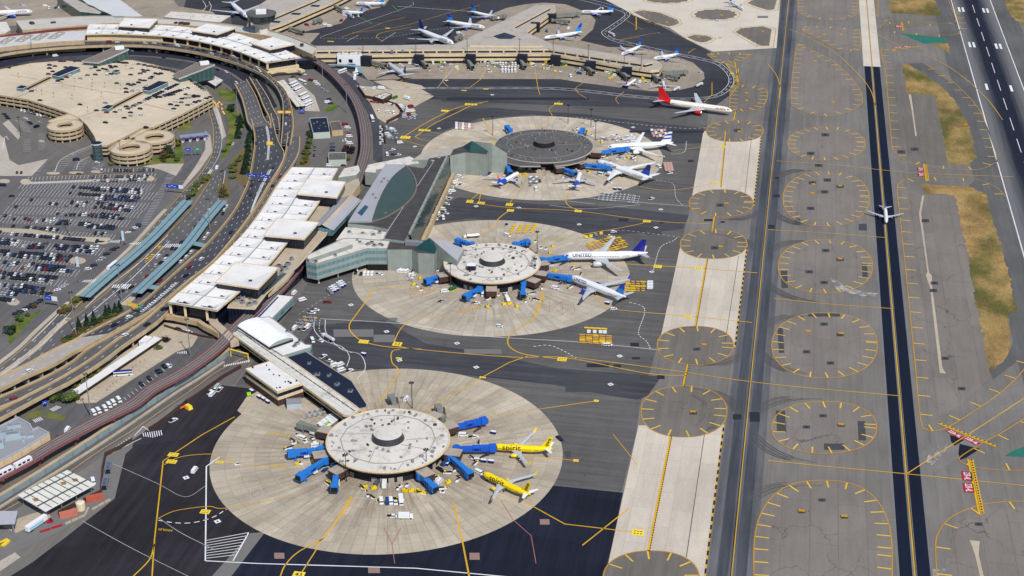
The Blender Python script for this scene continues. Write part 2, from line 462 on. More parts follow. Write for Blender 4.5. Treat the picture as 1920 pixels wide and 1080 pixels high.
def lawn_mat():
 n=NT('green_lawn');o=n.obj()
 c=n.mix(n.mapr(n.noise(o,0.06,4),0.4,0.65,0,1),C(80,104,44),C(132,122,70))
 return n.done(n.mul(c,n.mapr(n.noise(o,0.9,4,0.8),0.3,0.7,0.75,1.2)),1.0,0,0.1)
M['lawn']=lawn_mat()
def sheet(name,pts,lv,mat,z=None,px=True):
 mb=MB();mb.flat(GP(pts)if px else pts,LV*lv if z is None else z);return struct(name,mb,M[mat]if isinstance(mat,str)else mat)
mb=MB();mb.flat([(-9000,-3000),(9000,-3000),(9000,14000),(-9000,14000)],0.0);struct('ground',mb,M['base'])
sheet('landside_paving',[(0,-60),(560,-60),(560,60),(640,150),(700,190),(722,290),(640,420),(560,560),(440,720),(330,755),(200,850),(0,985),(-400,1150),(-700,700),(-500,0)],1,'land')
sheet('ramp',[(700,150),(1330,195),(1325,240),(1318,262),(1299,360),(1292,400),(1274,470),(1241,620),(1200,760),(1193,812),(1165,925),(1060,930),(395,915),(240,880),(330,760),(440,725),(560,560),(640,420),(720,290)],2,'ramp')
sheet('taxilane',[(560,655),(590,610),(720,600),(800,645),(900,660),(1040,690),(1240,706),(1215,742),(1195,750),(1120,738),(1040,722),(760,690),(640,694)],3,'lane')
sheet('taxilane',[(812,395),(860,370),(1000,382),(1150,388),(1292,403),(1280,430),(1160,440),(1050,436),(960,415),(880,410),(812,418)],3,'lane')
sheet('taxilane',[(790,250),(850,205),(930,203),(1100,215),(1240,232),(1320,240),(1318,268),(1240,270),(1190,246),(1100,225),(1000,215),(900,222),(830,245)],3,'lane')
sheet('dark_ramp',[(500,-40),(1095,-40),(1135,0),(1245,52),(1330,96),(1370,130),(1382,160),(1370,178),(1330,206),(1000,190),(800,186),(690,150),(640,130),(560,95),(340,30),(360,-40)],3,'cdark')
sheet('ramp',[(790,167),(1000,168),(1160,176),(1330,192),(1330,206),(1000,196),(830,190)],3.5,'lane')
sheet('worn_apron',[(640,95),(690,150),(790,148),(1050,148.5),(1090,155),(1160,164),(1220,171),(1265,171),(1300,163),(1321,148),(1320,136),(1300,118),(1262,104),(1200,90),(1140,88),(1088,76),(1112,55),(1117,38),(1105,25),(1060,8),(1020,5),(985,8),(950,15),(925,25),(890,45),(862,60),(848,82),(700,86)],4,'capron')
sheet('worn_apron',[(440,105),(580,84),(600,62),(560,62),(640,44),(655,28),(720,12),(735,-8),(600,-30),(520,-10),(470,30)],4,'capron')
sheet('worn_apron',[(-250,60),(100,45),(300,45),(420,40),(398,22),(335,12),(300,-30),(-250,-60)],4,'capron')
sheet('new_ramp',[(465,728),(412,722),(350,748),(330,765),(240,832),(215,935),(130,1002),(60,1055),(-60,1130),(380,1190),(432,1080),(495,1000),(640,900),(640,760),(560,770)],3,'plum')
sheet('sealed_ramp',[(495,1000),(430,1083),(400,1160),(1100,1190),(1133,1080),(1146,1030),(1168,924),(1050,912),(880,900),(700,960)],3,'navy')
sheet('ramp_strip',[(470,1000),(497,998),(432,1083),(395,1083)],3.6,'patchlt')
CIRC=[(Vector((-212.3,726.5)),101.9),(Vector((-202.6,981.0)),101.2),(Vector((-208.8,1233.5)),106.2)]
for i,(c,r)in enumerate(CIRC):
 mb=MB();mb.disc(c,r,LV*5,128)
 struct('round_apron',mb,polar('radial_concrete_%d'%i,C(*((188,176,157),(190,179,162),(199,187,168))[i]),c,(96,84,90)[i],8.5,stain=(0.8,0.7,0.6)[i],joint=.7))
sheet('round_apron_edge',[(712,432),(740,422),(812,425),(812,470),(735,470)],4.5,'tanc')
STRIPS=[((1319,246),(1297,372),(1413,386),(1428,250)),((1277,455),(1239,632),(1377,652),(1402,458)),((1197,798),(1143,1045),(1136,1083),(1320,1087),(1357,795))]
for q in STRIPS:sheet('concrete_strip',q,3.8,'stripc')
sheet('cream_apron',[(1060,-60),(1135,0),(1165,15),(1190,30),(1255,52),(1290,75),(1337,97),(1456,90),(1463,0),(1470,-60)],4.2,'cream')
def lane(name,x0,x1,lv,mat,y0=300,y1=4500):sheet(name,[(x0,y0),(x1,y0),(x1,y1),(x0,y1)],lv,mat,px=False)
xt=-8.7
lane('taxiway',xt-12,xt+12,1.5,'taxi')
lane('taxiway_wear',xt-7.5,xt-1.8,2.5,'rubber');lane('taxiway_wear',xt+1.8,xt+7.5,2.5,'rubber')
xs=[G(1687,1080).x,G(1711,1080).x,G(1720,1080).x,G(1745,1080).x]
ystart=G(1640,125).y
lane('pale_strip',xs[0]-1.6,xs[3]+1.6,2.2,'runway',300,ystart)
lane('black_strip',xs[0],xs[1],3.2,'strip',300,ystart);lane('black_strip',xs[2],xs[3],3.2,'strip',300,ystart)
lane('cream_strip',xs[0]-1,xs[3]+1,2.4,'cream',ystart,4500)
lane('runway',160.5,252,1.4,'runway');lane('runway_shoulder',160.5,183,1.8,'shoulder');lane('runway_shoulder',229.5,252,1.8,'shoulder')
M['rwy_rub']=None
n=NT('runway_rubber');o=n.obj();sx=n.new('ShaderNodeSeparateXYZ');n.put(sx.inputs[0],o)
xm=206.5
d=n.math('ABSOLUTE',n.math('SUBTRACT',sx.outputs[0],xm))
k=n.mapr(n.math('ADD',d,n.mapr(n.noise(n.vmap(o,scale=(0.6,0.01,1)),1.0,4,0.7),0.3,0.7,-2,2)),7,19,0.97,0)
M['rwy_rub']=n.done(n.mix(k,C(112,112,113),C(22,28,46)),0.9,0,0.2)
lane('runway_touchdown',183.8,228.8,2.0,'rwy_rub')
sheet('infield',[(1690,119),(1755,179),(1771,268),(1777,312),(1690,300),(1672,270),(1662,130)],1.6,'isle2')
sheet('infield',[(1731,366),(1790,366),(1827,550),(1860,705),(1800,760),(1745,790),(1729,700),(1700,515),(1690,395),(1690,350)],1.6,'isle')
sheet('infield',[(1780,985),(1850,955),(2000,945),(2100,1150),(1765,1150)],1.6,'isle')
sheet('infield',[(1668,39),(1740,29),(1765,29),(1785,45),(1700,52)],1.6,'isle2')
sheet('exit_shoulder',[(1702,119),(1762,158),(1802,205),(1815,230),(1827,280),(1836,300),(1826,315),(1860,308),(1850,237),(1835,205),(1790,160),(1730,118)],1.7,'shoulder')
sheet('exit_shoulder',[(1815,350),(1850,364),(1876,457),(1894,520),(1909,590),(1899,645),(1885,672),(1856,699),(1862,712),(1920,668),(2000,600),(1950,480),(1886,371),(1865,352),(1827,338)],1.7,'shoulder')
sheet('exit_taxiway',[(1712,890),(1700,880),(1735,840),(1850,758),(1925,690),(1990,640),(2050,760),(1925,775),(1802,858),(1740,890)],1.75,'exit')
for q in([(1692,119),(1702,120),(1735,140),(1762,160),(1785,182),(1802,207),(1815,230),(1825,270),(1832,295),(1815,309),(1777,307),(1771,270),(1762,225),(1754,179),(1700,175)],[(1726,345),(1815,350),(1850,364),(1857,395),(1876,457),(1894,520),(1902,560),(1907,585),(1890,586),(1894,635),(1899,642),(1885,672),(1856,699),(1847,652),(1827,550),(1815,482),(1790,366),(1732,362)],[(1664,-20),(1669,24),(1740,29),(1765,29),(1757,11),(1745,-20)],[(1885,9),(1892,25),(1902,37),(1990,80),(1990,-30),(1880,-30)],[(1750,84),(1777,81),(1782,102),(1770,95)],[(1512,132),(1535,132),(1550,164),(1512,160)],[(1522,-20),(1522,7),(1570,10),(1571,20),(1584,21),(1584,-20)]):
 g_=GP(q);g2=[]
 for a,b in zip(g_,g_[1:]+g_[:1]):
  k=max(1,int((b-a).length/4))
  for j in range(k):g2 .append(a.lerp(b,j/k)+Vector((rnd.uniform(-1.1,1.1),rnd.uniform(-1.3,1.3))))
 FLAT.add('grass');tag(sheet('grass',g2,2.6,'grass',px=False),None,None,None,'stuff')
sheet('green_paving',[(1687,62),(1772,71),(1777,80),(1732,82)],2.6,'teal')
sheet('green_paving',[(1990,812),(1900,845),(1884,855),(1990,862)],2.6,'teal')
for q in([(1703.5,177),(1708,177),(1712,203),(1719,255),(1716,255),(1709,205)],[(1729,367),(1733,367),(1727,400),(1742,512),(1747,516),(1748,540),(1767,690),(1774,701),(1762,699),(1744,540),(1736,516),(1739,510),(1723,400)],[(1818,1013),(1837,1015),(1835,1040),(1845,1083),(1838,1083),(1828,1040)]):
 sheet('concrete_gutter',q,3,'tanc')
YL,TK=MB(),MB()
def inside_ticks(pts,step,ln,wd,closed=True,side=1,start=0.0):
 ring=list(pts)+([pts[0]]if closed else[])
 for p,d in along(ring,step,start):
  nrm=Vector((-d.y,d.x))*side
  TK.line([p+nrm*0.3,p+nrm*ln],wd*.8,LV*7)
def ellipse_px(cx,cy,rx,ry,e=2.2,n=72):
 out=[]
 for i in range(n):
  a=2*math.pi*i/n;ca,sa=math.cos(a),math.sin(a)
  out.append(G(cx+rx*math.copysign(abs(ca)**(2/e),ca),cy+ry*math.copysign(abs(sa)**(2/e),sa)))
 return out
def island(px,mat='isle',lv=4,step=9.0,ln=7.5,outline=None,jag=0.0):
 pts=px
 a=sum(p.x*q.y-q.x*p.y for p,q in zip(pts,pts[1:]+pts[:1]))
 if a<0:pts=pts[::-1]
 inner=pts
 if jag:
  off=offset(pts,jag,True);inner=[]
  for i,(p,q)in enumerate(zip(pts,off)):inner.append(q if(i//3)%2 else q.lerp(p,-0.55))
 sheet('taxiway_island',inner,lv,mat,px=False)
 YL.line(pts,0.7,LV*7,closed=True)
 if step:inside_ticks(pts,step,ln,1.15)
for cx,cy,rx,ry in((1549.5,269.5,72.5,31.5),(1549,373,81,51.5),(1547.5,500,88.5,50.5),(1546,648,99,61.5),(1545.5,802,98.5,49)):
 island(ellipse_px(cx,cy,rx,ry),step=11.5)
island(ellipse_px(1543,1052,130,151,2.6),step=11.5)
for cx,cy,rx,ry in((1378,246,53.5,20),(1352,381,60,25.5),(1338,458,62.5,27.5),(1303.5,648,71.5,36),(1282.5,772,80.5,48),(1221,1085,90,52)):
 island(ellipse_px(cx,cy,rx,ry),'isle2',4.6,step=12.5)
island(spline(GP([(1495,85),(1487,130),(1483,185),(1493,203),(1540,218),(1580,213),(1612,198),(1617,185),(1606,158),(1570,120),(1535,100),(1510,88)]),6,True),step=17)
island(spline(GP([(1505,55),(1515,49),(1560,50),(1605,55),(1612,62),(1612,92),(1600,97),(1570,92),(1540,76),(1512,62)]),6,True),step=16)
island(GP([(1496,-30),(1496,22),(1507,31),(1530,36),(1550,38.5),(1580,37),(1600,31),(1609,24),(1606,-30)]),step=16)
for cx,cy,rx,ry in((1341.5,27.5,46,11.5),(1252,-2,48,9.5)):island(ellipse_px(cx,cy,rx,ry),'isle2',5,step=12,ln=6,jag=3.5)
for q in([(1178,22),(1205,17),(1240,23),(1275,37),(1279,44),(1268,50),(1252,52),(1215,42)],[(1278,69),(1300,64),(1330,66),(1343,73),(1332,80),(1317,83),(1296,78)],[(1373,60),(1385,52),(1430,47.5),(1455,54),(1450,89),(1420,88)],[(1393,6),(1405,0),(1420,-6),(1463,-6),(1459,19),(1440,22),(1410,13)]):
 island(GP(q),'isle2',5,step=11,ln=6,jag=3.0)
island(spline(GP([(1330,100),(1395,100),(1399,107),(1385,115),(1355,119),(1335,110)]),5,True),'isle2',4.8,step=12)
island(spline(GP([(1372,161),(1400,160),(1433,166),(1439,180),(1430,200),(1405,208),(1371,207),(1369,185)]),5,True),'isle2',4.8,step=12)
R=[([(1650,-20),(1646,27),(1652,34),(1670,39),(1705,41),(1750,46),(1782,42),(1792,37),(1781,8),(1772,-20)],-1),([(1690,95),(1653,91),(1660,135),(1666,200),(1672,270),(1677,285),(1690,297),(1710,307),(1752,315),(1802,319),(1840,317),(1862,307),(1869,297),(1850,237),(1835,205),(1810,175),(1770,140),(1730,118)],1),([(1886,369),(1865,350),(1827,336),(1760,333),(1710,334),(1690,341),(1682,355),(1686,395),(1699,515),(1713,655),(1726,787),(1737,805),(1750,809),(1775,802),(1815,779),(1870,741),(1905,710),(1930,680)],1),([(1990,880),(1920,882),(1877,882),(1830,877),(1810,871),(1800,864),(1802,856),(1840,832),(1881,810),(1925,782)],-1),([(1990,935),(1920,940),(1885,941),(1840,947),(1800,961),(1775,977),(1759,1000),(1754,1025),(1757,1090)],1),([(1792,20),(1800,55),(1780,66),(1690,60),(1655,56),(1652,48),(1660,45),(1700,46)],1)]
for q,sd_ in R:
 pts=spline(GP(q),5);YL.line(pts,0.7,LV*7);inside_ticks(pts,24,7.5,1.15,False,sd_,6)
struct('island_border',YL,M['yel2']);struct('island_ticks',TK,paint('tick_yellow',C(232,190,52),.3))
Y,YB,W,W2,BK,RD,PK,GN=MB(),MB(),MB(),MB(),MB(),MB(),MB(),MB()
def yline(q,w=0.55,sm=True,mb=None,lv=7,dash=None):
 p=GP(q);(mb or Y).line(spline(p,6)if sm and len(p)>2 else p,w,LV*lv,dash=dash)
Y.line([(xt,300),(xt,4000)],0.45,LV*7);BK.line([(xt-0.55,300),(xt-0.55,4000)],0.35,LV*6.8)
xc=(xs[1]+xs[2])/2
Y.line([(xc,300),(xc,4000)],0.6,LV*7);BK.line([(xc+0.5,300),(xc+0.5,4000)],0.4,LV*6.8)
for q in([(1060,668),(1240,692),(1440,720),(1690,743)],[(1440,864),(1560,876),(1700,889),(1830,902),(1990,918)],[(1452,560),(1560,571),(1675,579)],[(1440,431),(1560,438),(1662,446)],[(1456,302),(1560,309),(1645,318),(1725,325),(1900,332)],[(1700,889),(1760,850),(1820,812),(1905,757),(1990,700)],[(1480,55),(1510,68),(1560,95),(1600,130),(1630,165),(1642,200)],[(1635,60),(1690,88),(1750,110),(1800,140),(1850,185),(1880,225)],[(1440,120),(1455,140),(1463,165),(1460,190)]):
 yline(q,0.6)
 YB2=None
for q in([(1361,246),(1351,352)],[(1340,406),(1336,434)],[(1326,486),(1304,612)],[(1290,684),(1281,726)],[(1258,818),(1216,1034)],[(1380,208),(1376,227)],[(1378,115),(1386,160)]):
 p=GP(q);Y.line(p,1.5,LV*7);BK.line([a+Vector((0.5,0))for a in p],0.6,LV*7.3,dash=(1.6,0.8))
for q in([(1410,250),(1396,372)],[(1385,480),(1360,640)],[(1321,815),(1287,1045)]):BK.line(GP(q),0.3,LV*6.5)
for q in([(1428,250),(1413,386)],[(1401,460),(1378,652)],[(1357,797),(1321,1085)]):
 BK.line(GP(q),0.9,LV*6.5);Y.line(GP(q),0.9,LV*6.9,dash=(3.5,4.5))
W.line([(183.3,300),(183.3,4000)],0.9,LV*7);W.line([(229.3,300),(229.3,4000)],0.9,LV*7)
W.line([(xm,300),(xm,4000)],0.6,LV*7,dash=(36,24))
for x,y,k in((1802,18,2),(1848,20,2),(1822,84,2),(1872,87,2),(1850,163,1),(1896,166,1)):
 c=G(x,y)
 for j in range(k):W.line([(c.x+(j*4.4-2.2*(k-1)),c.y-10),(c.x+(j*4.4-2.2*(k-1)),c.y+10)],2.4,LV*7)
def hold_sign(x,y,wd,ht,rot,txt):
 c=G(x,y);xd=Vector((math.cos(rot),math.sin(rot),0));yd=Vector((-math.sin(rot),math.cos(rot),0))
 q=[c+Vector((xd*a+yd*b)[:2])for a,b in((-wd/2,-ht/2),(wd/2,-ht/2),(wd/2,ht/2),(-wd/2,ht/2))]
 RD.flat(q,LV*7.2);add_text(W,txt,ht*0.98,(c.x,c.y,LV*8),xd,yd,wd/ht/3.35,0.05)
def hold_bar(q,w=3.0):
 p=GP(q);Y.line(p,w,LV*7.2)
 nr=(p[1]-p[0]).normalized();nr=Vector((-nr.y,nr.x))
 BK.line([a+nr*0.7 for a in p],0.8,LV*7.6,dash=(1.5,1.2));BK.line([a-nr*0.35 for a in p],0.25,LV*7.6)
a1=pxdir(1790,813,28,15)
hold_sign(1790,814,10.5,4.0,a1,'22R-4L');hold_sign(1822,827,10.5,4.0,a1,'22R-4L')
hold_bar([(1759,793),(1869,838)],2.4)
a2=math.pi/2
for x,y in((1813,893),(1816,915)):hold_sign(x,y,9.6,5.6,-a2,'22R-4L')
hold_bar([(1819,862),(1840,963)],3.4)
for x,y in((1726,317.5),(1727,327.5)):hold_sign(x,y,9,5.4,-a2,'22R-4L')
hold_bar([(1734,308),(1739,340)],3.0)
hold_sign(1685,50,7,9,0,'22R-4L');hold_bar([(1691,42),(1694,58)],2.4)
hold_sign(1683,89.5,9,4,0.1,'22R-4L');hold_sign(1702,88,9,4,0.1,'22R-4L');hold_bar([(1671,93),(1727,87)],2.4)
sheet('dark_patch',[(1781,815),(1808,825),(1790,836),(1783,828)],2.8,'navy');sheet('dark_patch',[(1799,832),(1838,842),(1812,858),(1800,863),(1797,850)],2.8,'navy')
def plate(x,y,wd,ht,txt='',rot=0.0,yd=0):
 c=G(x,y);ca,sa=math.cos(rot),math.sin(rot);xd=Vector((ca,sa,0));yv=Vector((-sa,ca,0))
 q=[c+Vector((xd*a+yv*b)[:2])for a,b in((-wd/2,-ht/2),(wd/2,-ht/2),(wd/2,ht/2),(-wd/2,ht/2))]
 YB.flat(q,LV*7.6)
 if txt:add_text(BK,txt,ht*0.8,(c.x,c.y,LV*8.2),xd,yv,1.0,0.06)
 else:
  for j in(-1,1):
   for i in range(3):
    a=c+Vector((xd*((i-1)*wd*0.26)+yv*(j*ht*0.2))[:2]);BK.line([a-Vector(xd[:2])*wd*0.08,a+Vector(xd[:2])*wd*0.08],ht*0.13,LV*8.2)
LEADS=[([(285,1083),(290,1010),(300,920),(306,865),(335,845),(380,815),(440,782)],0.7,False),([(248,1083),(280,1050),(290,1020)],0.7,True),([(308,872),(325,862),(350,855),(395,852),(425,860),(450,869)],0.5,True),([(412,867),(535,876)],0.5,False),([(297,972),(330,958),(390,950),(425,953),(545,931)],0.5,True),([(590,1025),(610,1005),(635,970),(660,932)],1.0,False),([(525,1083),(535,1060),(560,1035),(608,1010)],0.7,True),([(560,1083),(597,1025)],0.6,False),([(880,1083),(866,1010),(850,943)],0.9,False),([(983,941),(1059,983),(1195,999)],0.7,False),([(1092,1023),(1180,953)],0.7,False),([(990,855),(1080,864)],0.5,False),([(1150,815),(1195,872)],0.4,False),([(865,790),(925,780),(1118,752)],0.6,False),([(800,770),(850,740),(900,710),(955,680),(990,668)],0.7,False),([(712,755),(735,720),(747,695),(735,680),(735,660),(750,655)],0.7,True),([(945,551),(860,545),(760,540),(700,543),(690,560),(668,590),(655,610),(660,625),(680,640),(720,650),(790,655)],0.8,True),([(900,575),(845,592),(790,594),(760,608),(744,630),(745,648),(800,657),(960,670),(1060,671),(1210,700),(1290,705)],0.7,True),([(1018,545),(1012,570),(1003,595),(975,615),(955,630),(955,650),(985,665),(1055,674)],0.9,True),([(1105,545),(1130,568),(1150,580),(1290,593),(1410,605)],0.7,True),([(1060,496),(1150,494),(1235,499),(1310,503),(1420,512)],0.8,False),([(1000,455),(1080,442),(1150,430),(1200,420),(1214,414)],0.7,True),([(880,380),(960,390),(1080,396),(1230,415),(1330,420)],0.7,True),([(1070,355),(1060,370),(1065,385),(1085,395)],0.7,True),([(965,300),(985,330),(960,375),(955,383)],0.5,False),([(920,345),(895,365),(880,378)],0.6,True),([(935,352),(905,360),(898,378)],0.6,True),([(955,395),(935,410),(925,425),(900,440),(860,448)],0.8,True),([(1175,335),(1200,350),(1250,357),(1300,352),(1340,343)],0.6,True),([(1255,283),(1320,276),(1355,275)],0.5,False),([(755,258),(800,230),(850,205),(880,197),(915,190)],0.9,True),([(778,257),(815,232),(860,210),(880,200),(905,193)],0.9,True),([(752,262),(800,275),(840,280)],0.6,True),([(778,257),(800,264),(860,268)],0.6,True),([(800,245),(850,258),(890,275)],0.5,False),([(1050,190),(1030,205),(1035,218),(1020,235),(1000,245)],0.5,True),([(905,222),(925,255)],0.9,False),([(1380,165),(1370,180),(1385,130),(1360,118)],0.9,False),([(880,165),(900,150),(912,128)],0.6,False),([(1003,128),(1008,160),(1012,178)],0.6,True),([(1095,155),(1080,165),(1085,175),(1100,185)],0.5,True),([(1170,172),(1155,185),(1160,195)],0.5,True),([(838,130),(835,145),(830,152),(840,163)],0.6,True),([(755,148),(752,155),(765,163)],0.5,True),([(640,70),(700,50),(720,42),(760,33)],0.5,True),([(718,78),(706,70),(715,62),(750,55),(770,52)],0.6,True),([(660,62),(750,50),(840,25),(900,10)],0.5,True),([(1200,70),(1160,75),(1230,62),(1235,63)],0.5,True),([(1193,32),(1193,56)],1.0,False),([(1290,100),(1300,93),(1305,92)],0.7,True),([(1335,155),(1335,178),(1320,192)],0.6,False),([(1360,118),(1375,140),(1385,157)],1.0,True),([(1165,33),(1205,56)],0.4,False),([(375,22),(395,8)],0.5,False)]
for q,wd,sm in LEADS:yline(q,wd,sm)
for q in([(640,968),(662,930)],[(505,812),(548,820)],[(512,873),(536,877)],[(1003,590),(1020,550)],[(770,548),(808,551)],[(860,583),(903,572)]):
 p=GP(q);d_=(p[1]-p[0]).normalized();nr=Vector((-d_.y,d_.x))
 for a,_ in along(p,2.6):Y.line([a-nr*1.7,a+nr*1.7],0.8,LV*7.2)
for x,y,wd,ht,t in((325,853,6,4,''),(322,866,6,4,''),(385,960,5.4,4,''),(560,1078,6,5,'43'),(682,641,6.4,5,''),(745,645.5,6,5.5,'S2'),(1054,674,6,5.5,''),(1196,999,6.5,5.5,''),(1080,864,3,2.6,''),(1233,500,6,5.5,''),(1310,503,5.6,4.6,''),(1290,594,5.2,4.6,''),(1355,275,5,4,''),(1341,343,5,4.6,''),(1084,396,5.6,4.6,''),(1213,415,6,4.6,''),(881,378,5.6,6,''),(902,381,6,5,''),(955,384,5.6,6,''),(957,395,5.6,4.5,''),(760,258,9,7,''),(796,244.5,11,5,''),(834,208,7,5,''),(883,196,12,5,''),(1047,195,8,5,''),(1118,752,3,2.6,''),(412,867,4.4,2.4,''),(748,672,4,2,''),(905,708,4,2,''),(928,53,5,3,''),(940,48,5,3,''),(727,53,5,3,''),(620,78,7,3,''),(870,170,5,3,''),(911,167,5,3,''),(1372,138,4,4,'')):
 plate(x,y,wd,ht,t)
def wl(q,wd=0.4,sm=True,dash=None,mb=None):
 p=GP(q);(mb or W).line(spline(p,6)if sm and len(p)>2 else p,wd,LV*7,dash=dash)
for q in([(690,163),(760,165),(850,164),(1000,164),(1080,167),(1180,178),(1260,184),(1330,181),(1360,165),(1366,145),(1345,122),(1310,112),(1265,103),(1180,85),(1145,75),(1128,62),(1140,52),(1165,35),(1172,27),(1160,20),(1120,8),(1060,-6)],[(690,166),(850,167),(1000,167),(1080,171),(1180,182),(1260,188),(1335,184),(1368,168),(1375,145),(1352,120),(1315,109),(1270,100),(1190,82),(1150,72),(1140,62),(1150,54),(1173,37),(1181,27),(1170,17),(1130,5),(1075,-8)]):
 wl(q,0.5)
wl([(690,164.5),(850,165.5),(1000,165.5),(1080,169),(1180,180),(1260,186),(1332,182.5),(1364,166),(1370,145),(1348,121),(1312,110.5),(1268,101.5),(1185,83),(1147,73),(1134,62),(1145,53),(1169,36),(1177,27),(1165,18)],0.4,True,(6,6))
for q in([(385,1052),(386,980),(387,875),(412,857)],[(385,1052),(480,1057),(780,1066),(960,1083)],[(466,1000),(437,1052)]):wl(q,0.7,False)
for i in range(8):
 t=i/8;a=Vector((386,1014+38*t));b=Vector((467-30*t,999+48*t));wl([a,b],0.45,False)
for q,wd,ds in(([(297,976),(330,981),(365,980),(400,970),(425,955)],0.6,(3,2)),([(600,598),(760,608),(900,630),(1090,642),(1240,657)],0.4,None),([(610,600),(612,625),(640,655),(675,665),(685,690),(670,710)],0.4,None),([(590,597),(590,620),(610,640),(640,650),(655,668),(650,688)],0.4,None),([(600,600),(600,622),(625,645),(660,662)],0.4,(2,2)),([(1065,480),(1130,433),(1280,445)],0.35,(2,2)),([(1225,507),(1238,465),(1262,452),(1270,445)],0.5,(2,1.4)),([(1180,567),(1205,575),(1208,590),(1197,625),(1212,640),(1220,655)],0.5,(2,1.4)),([(1000,650),(1030,648),(1060,660),(1086,676)],0.5,(2,1.4)),([(1230,338),(1262,345),(1267,370),(1280,386)],0.4,(2,1.5)),([(1090,370),(1200,380),(1292,387)],0.35,None),([(1258,290),(1283,285),(1287,265)],0.3,None),([(1030,385),(1100,392),(1200,384)],0.3,None),([(960,370),(1040,375),(1115,383)],0.3,None),([(820,165),(905,60)],0.3,None),([(600,72),(720,70),(840,52)],0.4,(2,2)),([(600,70),(760,15),(775,5)],0.35,None),([(745,12),(830,18),(885,22)],0.5,None),([(650,78),(672,66)],0.4,None),([(715,78),(742,61)],0.4,None),([(1210,235),(1280,241),(1328,240)],0.5,(2.5,2)),([(1080,220),(1210,235)],0.5,(2.5,2)),([(380,1),(386,12),(380,22)],0.5,None),([(392,3),(396,12),(393,22)],0.5,None),([(700,500),(560,590)],0.3,(2,3))):wl(q,wd,True,ds)
for x,y in((349,896),(408,978),(658,572),(725,622),(857,644),(749,676),(893,689),(1162,668),(1145,721),(1222,510),(893,387),(973,390),(1086,421),(1239,393),(1230,427),(778,275),(823,241),(1108,240),(1187,239),(445,870),(923,178),(837,151)):
 c=G(x,y);r=2.2;W.flat([(c.x-r,c.y),(c.x,c.y-r),(c.x+r,c.y),(c.x,c.y+r)],LV*7);BK.flat([(c.x-.8,c.y),(c.x,c.y-.8),(c.x+.8,c.y),(c.x,c.y+.8)],LV*7.6)
for q in([(1005,1057),(996,1005),(962,975),(940,940)],[(740,1057),(735,1020),(720,990)],[(735,1020),(752,990)]):wl(q,0.4,False,None,PK)
for cx,cy,n_ in((920,555,1),(880,585,0),(955,575,1),(1030,585,1),(1055,590,1),(985,590,0),(575,1000,0),(675,995,0),(805,995,0),(515,960,0),(805,550,1),(770,560,1),(905,950,0),(470,935,0)):
 for dx,dy in((-22,-18),(0,-24),(20,-17)):wl([(cx,cy),(cx+dx,cy+dy)],0.22,False,None,PK if n_ else W2)
 wl([(cx+8,cy+2),(cx+22,cy-4),(cx+20,cy-20)],0.22,True,None,PK if n_ else W2)
for x,y,a in((1040,505,40),(1030,518,30),(1055,326,30),(935,318,26)):
 for i in range(9):wl([(x+i*a/9,y),(x+i*a/9+10,y+10)],0.22,False,None,PK)
for q in([(650,20),(698,45)],[(735,10),(748,22)]):wl(q,0.5,False,None,GN)
for q in([(154,977),(250,1030),(357,1083)],[(212,870),(295,907),(347,932),(385,912)]):wl(q,0.3,True,None,W2)
wl([(298,972),(340,1000),(400,1030)],.35,True,None,W2)
add_text(Y,'HOLD',2.4,(G(310,994).x,G(310,994).y,LV*7),(-1,0,0),(0,-1,0),1.2,.05)
struct('taxi_lines',Y,M['yel']);struct('gate_plates',YB,M['bright']);struct('white_lines',W,M['wht']);struct('faded_lines',W2,M['wht2'])
struct('black_markings',BK,M['blk']);struct('red_markings',RD,M['red']);struct('safety_lines',PK,M['pink']);struct('green_lines',GN,M['grn'])
PD,PM,PL,SP,RU=MB(),MB(),MB(),MB(),MB()
def patch(mb,x0,y0,x1,y1,lv=6):mb.flat(GP([(x0,y0),(x1,y0),(x1+(y1-y0)*0.05,y1),(x0+(y1-y0)*0.05,y1)]),LV*lv)
for b in((838,183,1104,187.5),(1100,682,1142,689),(1150,684,1164,691),(1232,704,1246,711),(1182,643,1198,650),(1185,670,1200,674),(1374,777,1390,787),(1405,773,1424,791),(1160,410,1178,415),(1320,411,1336,415),(1351,415,1359,418),(1236,415,1244,419),(1453,332,1461,336),(1450,365,1462,370),(1440,422,1452,429),(1180,245,1320,249),(1290,300,1300,304)):patch(PD,*b)
for b in((1010,715,1040,718),(1040,702,1200,716),(1060,722,1160,735),(1060,846,1070,858),(1095,890,1098,893),(720,660,780,672),(1210,430,1240,440),(1030,250,1090,262),(1490,410,1500,422),(1610,420,1625,432),(1464,508,1476,540),(1616,496,1626,520),(1458,615,1468,662),(1455,770,1472,810),(1608,790,1622,826),(1545,832,1583,844),(1515,588,1575,594)):patch(PM,*b)
for b in((625,618,700,632),(700,628,740,642),(730,596,745,602),(1420,30,1440,34),(870,655,940,664)):patch(PL,*b)
for b in((514,1037,533,1048),(690,1063,712,1075),(880,1037,899,1050),(1012,974,1030,984)):patch(RU,*b)
for x,y in((1547,253),(1551,338),(1546,360),(1548,470),(1545,530),(1545,608),(1557,681),(1543,780),(1541,938),(1520,288),(1535,310),(1523,343),(1520,391),(1517,510),(1512,660),(1512,801),(1503,960),(1583,970),(1575,628),(1577,798),(1575,487),(1575,350),(1690,285),(1715,280),(1735,414),(1752,531),(1772,672),(1803,729),(1835,983),(1750,545),(1306,655),(1350,385),(1340,465),(1382,245),(1300,775)):
 patch(PM,x-7,y-3,x+7,y+3,5.6);patch(PD,x-2.5,y-1.4,x+2.5,y+1.4,6.2)
struct('dark_patch',PD,M['patchdk']);struct('patch',PM,M['patch']);struct('pale_patch',PL,M['patchlt']);struct('rusty_patch',RU,M['rust'])
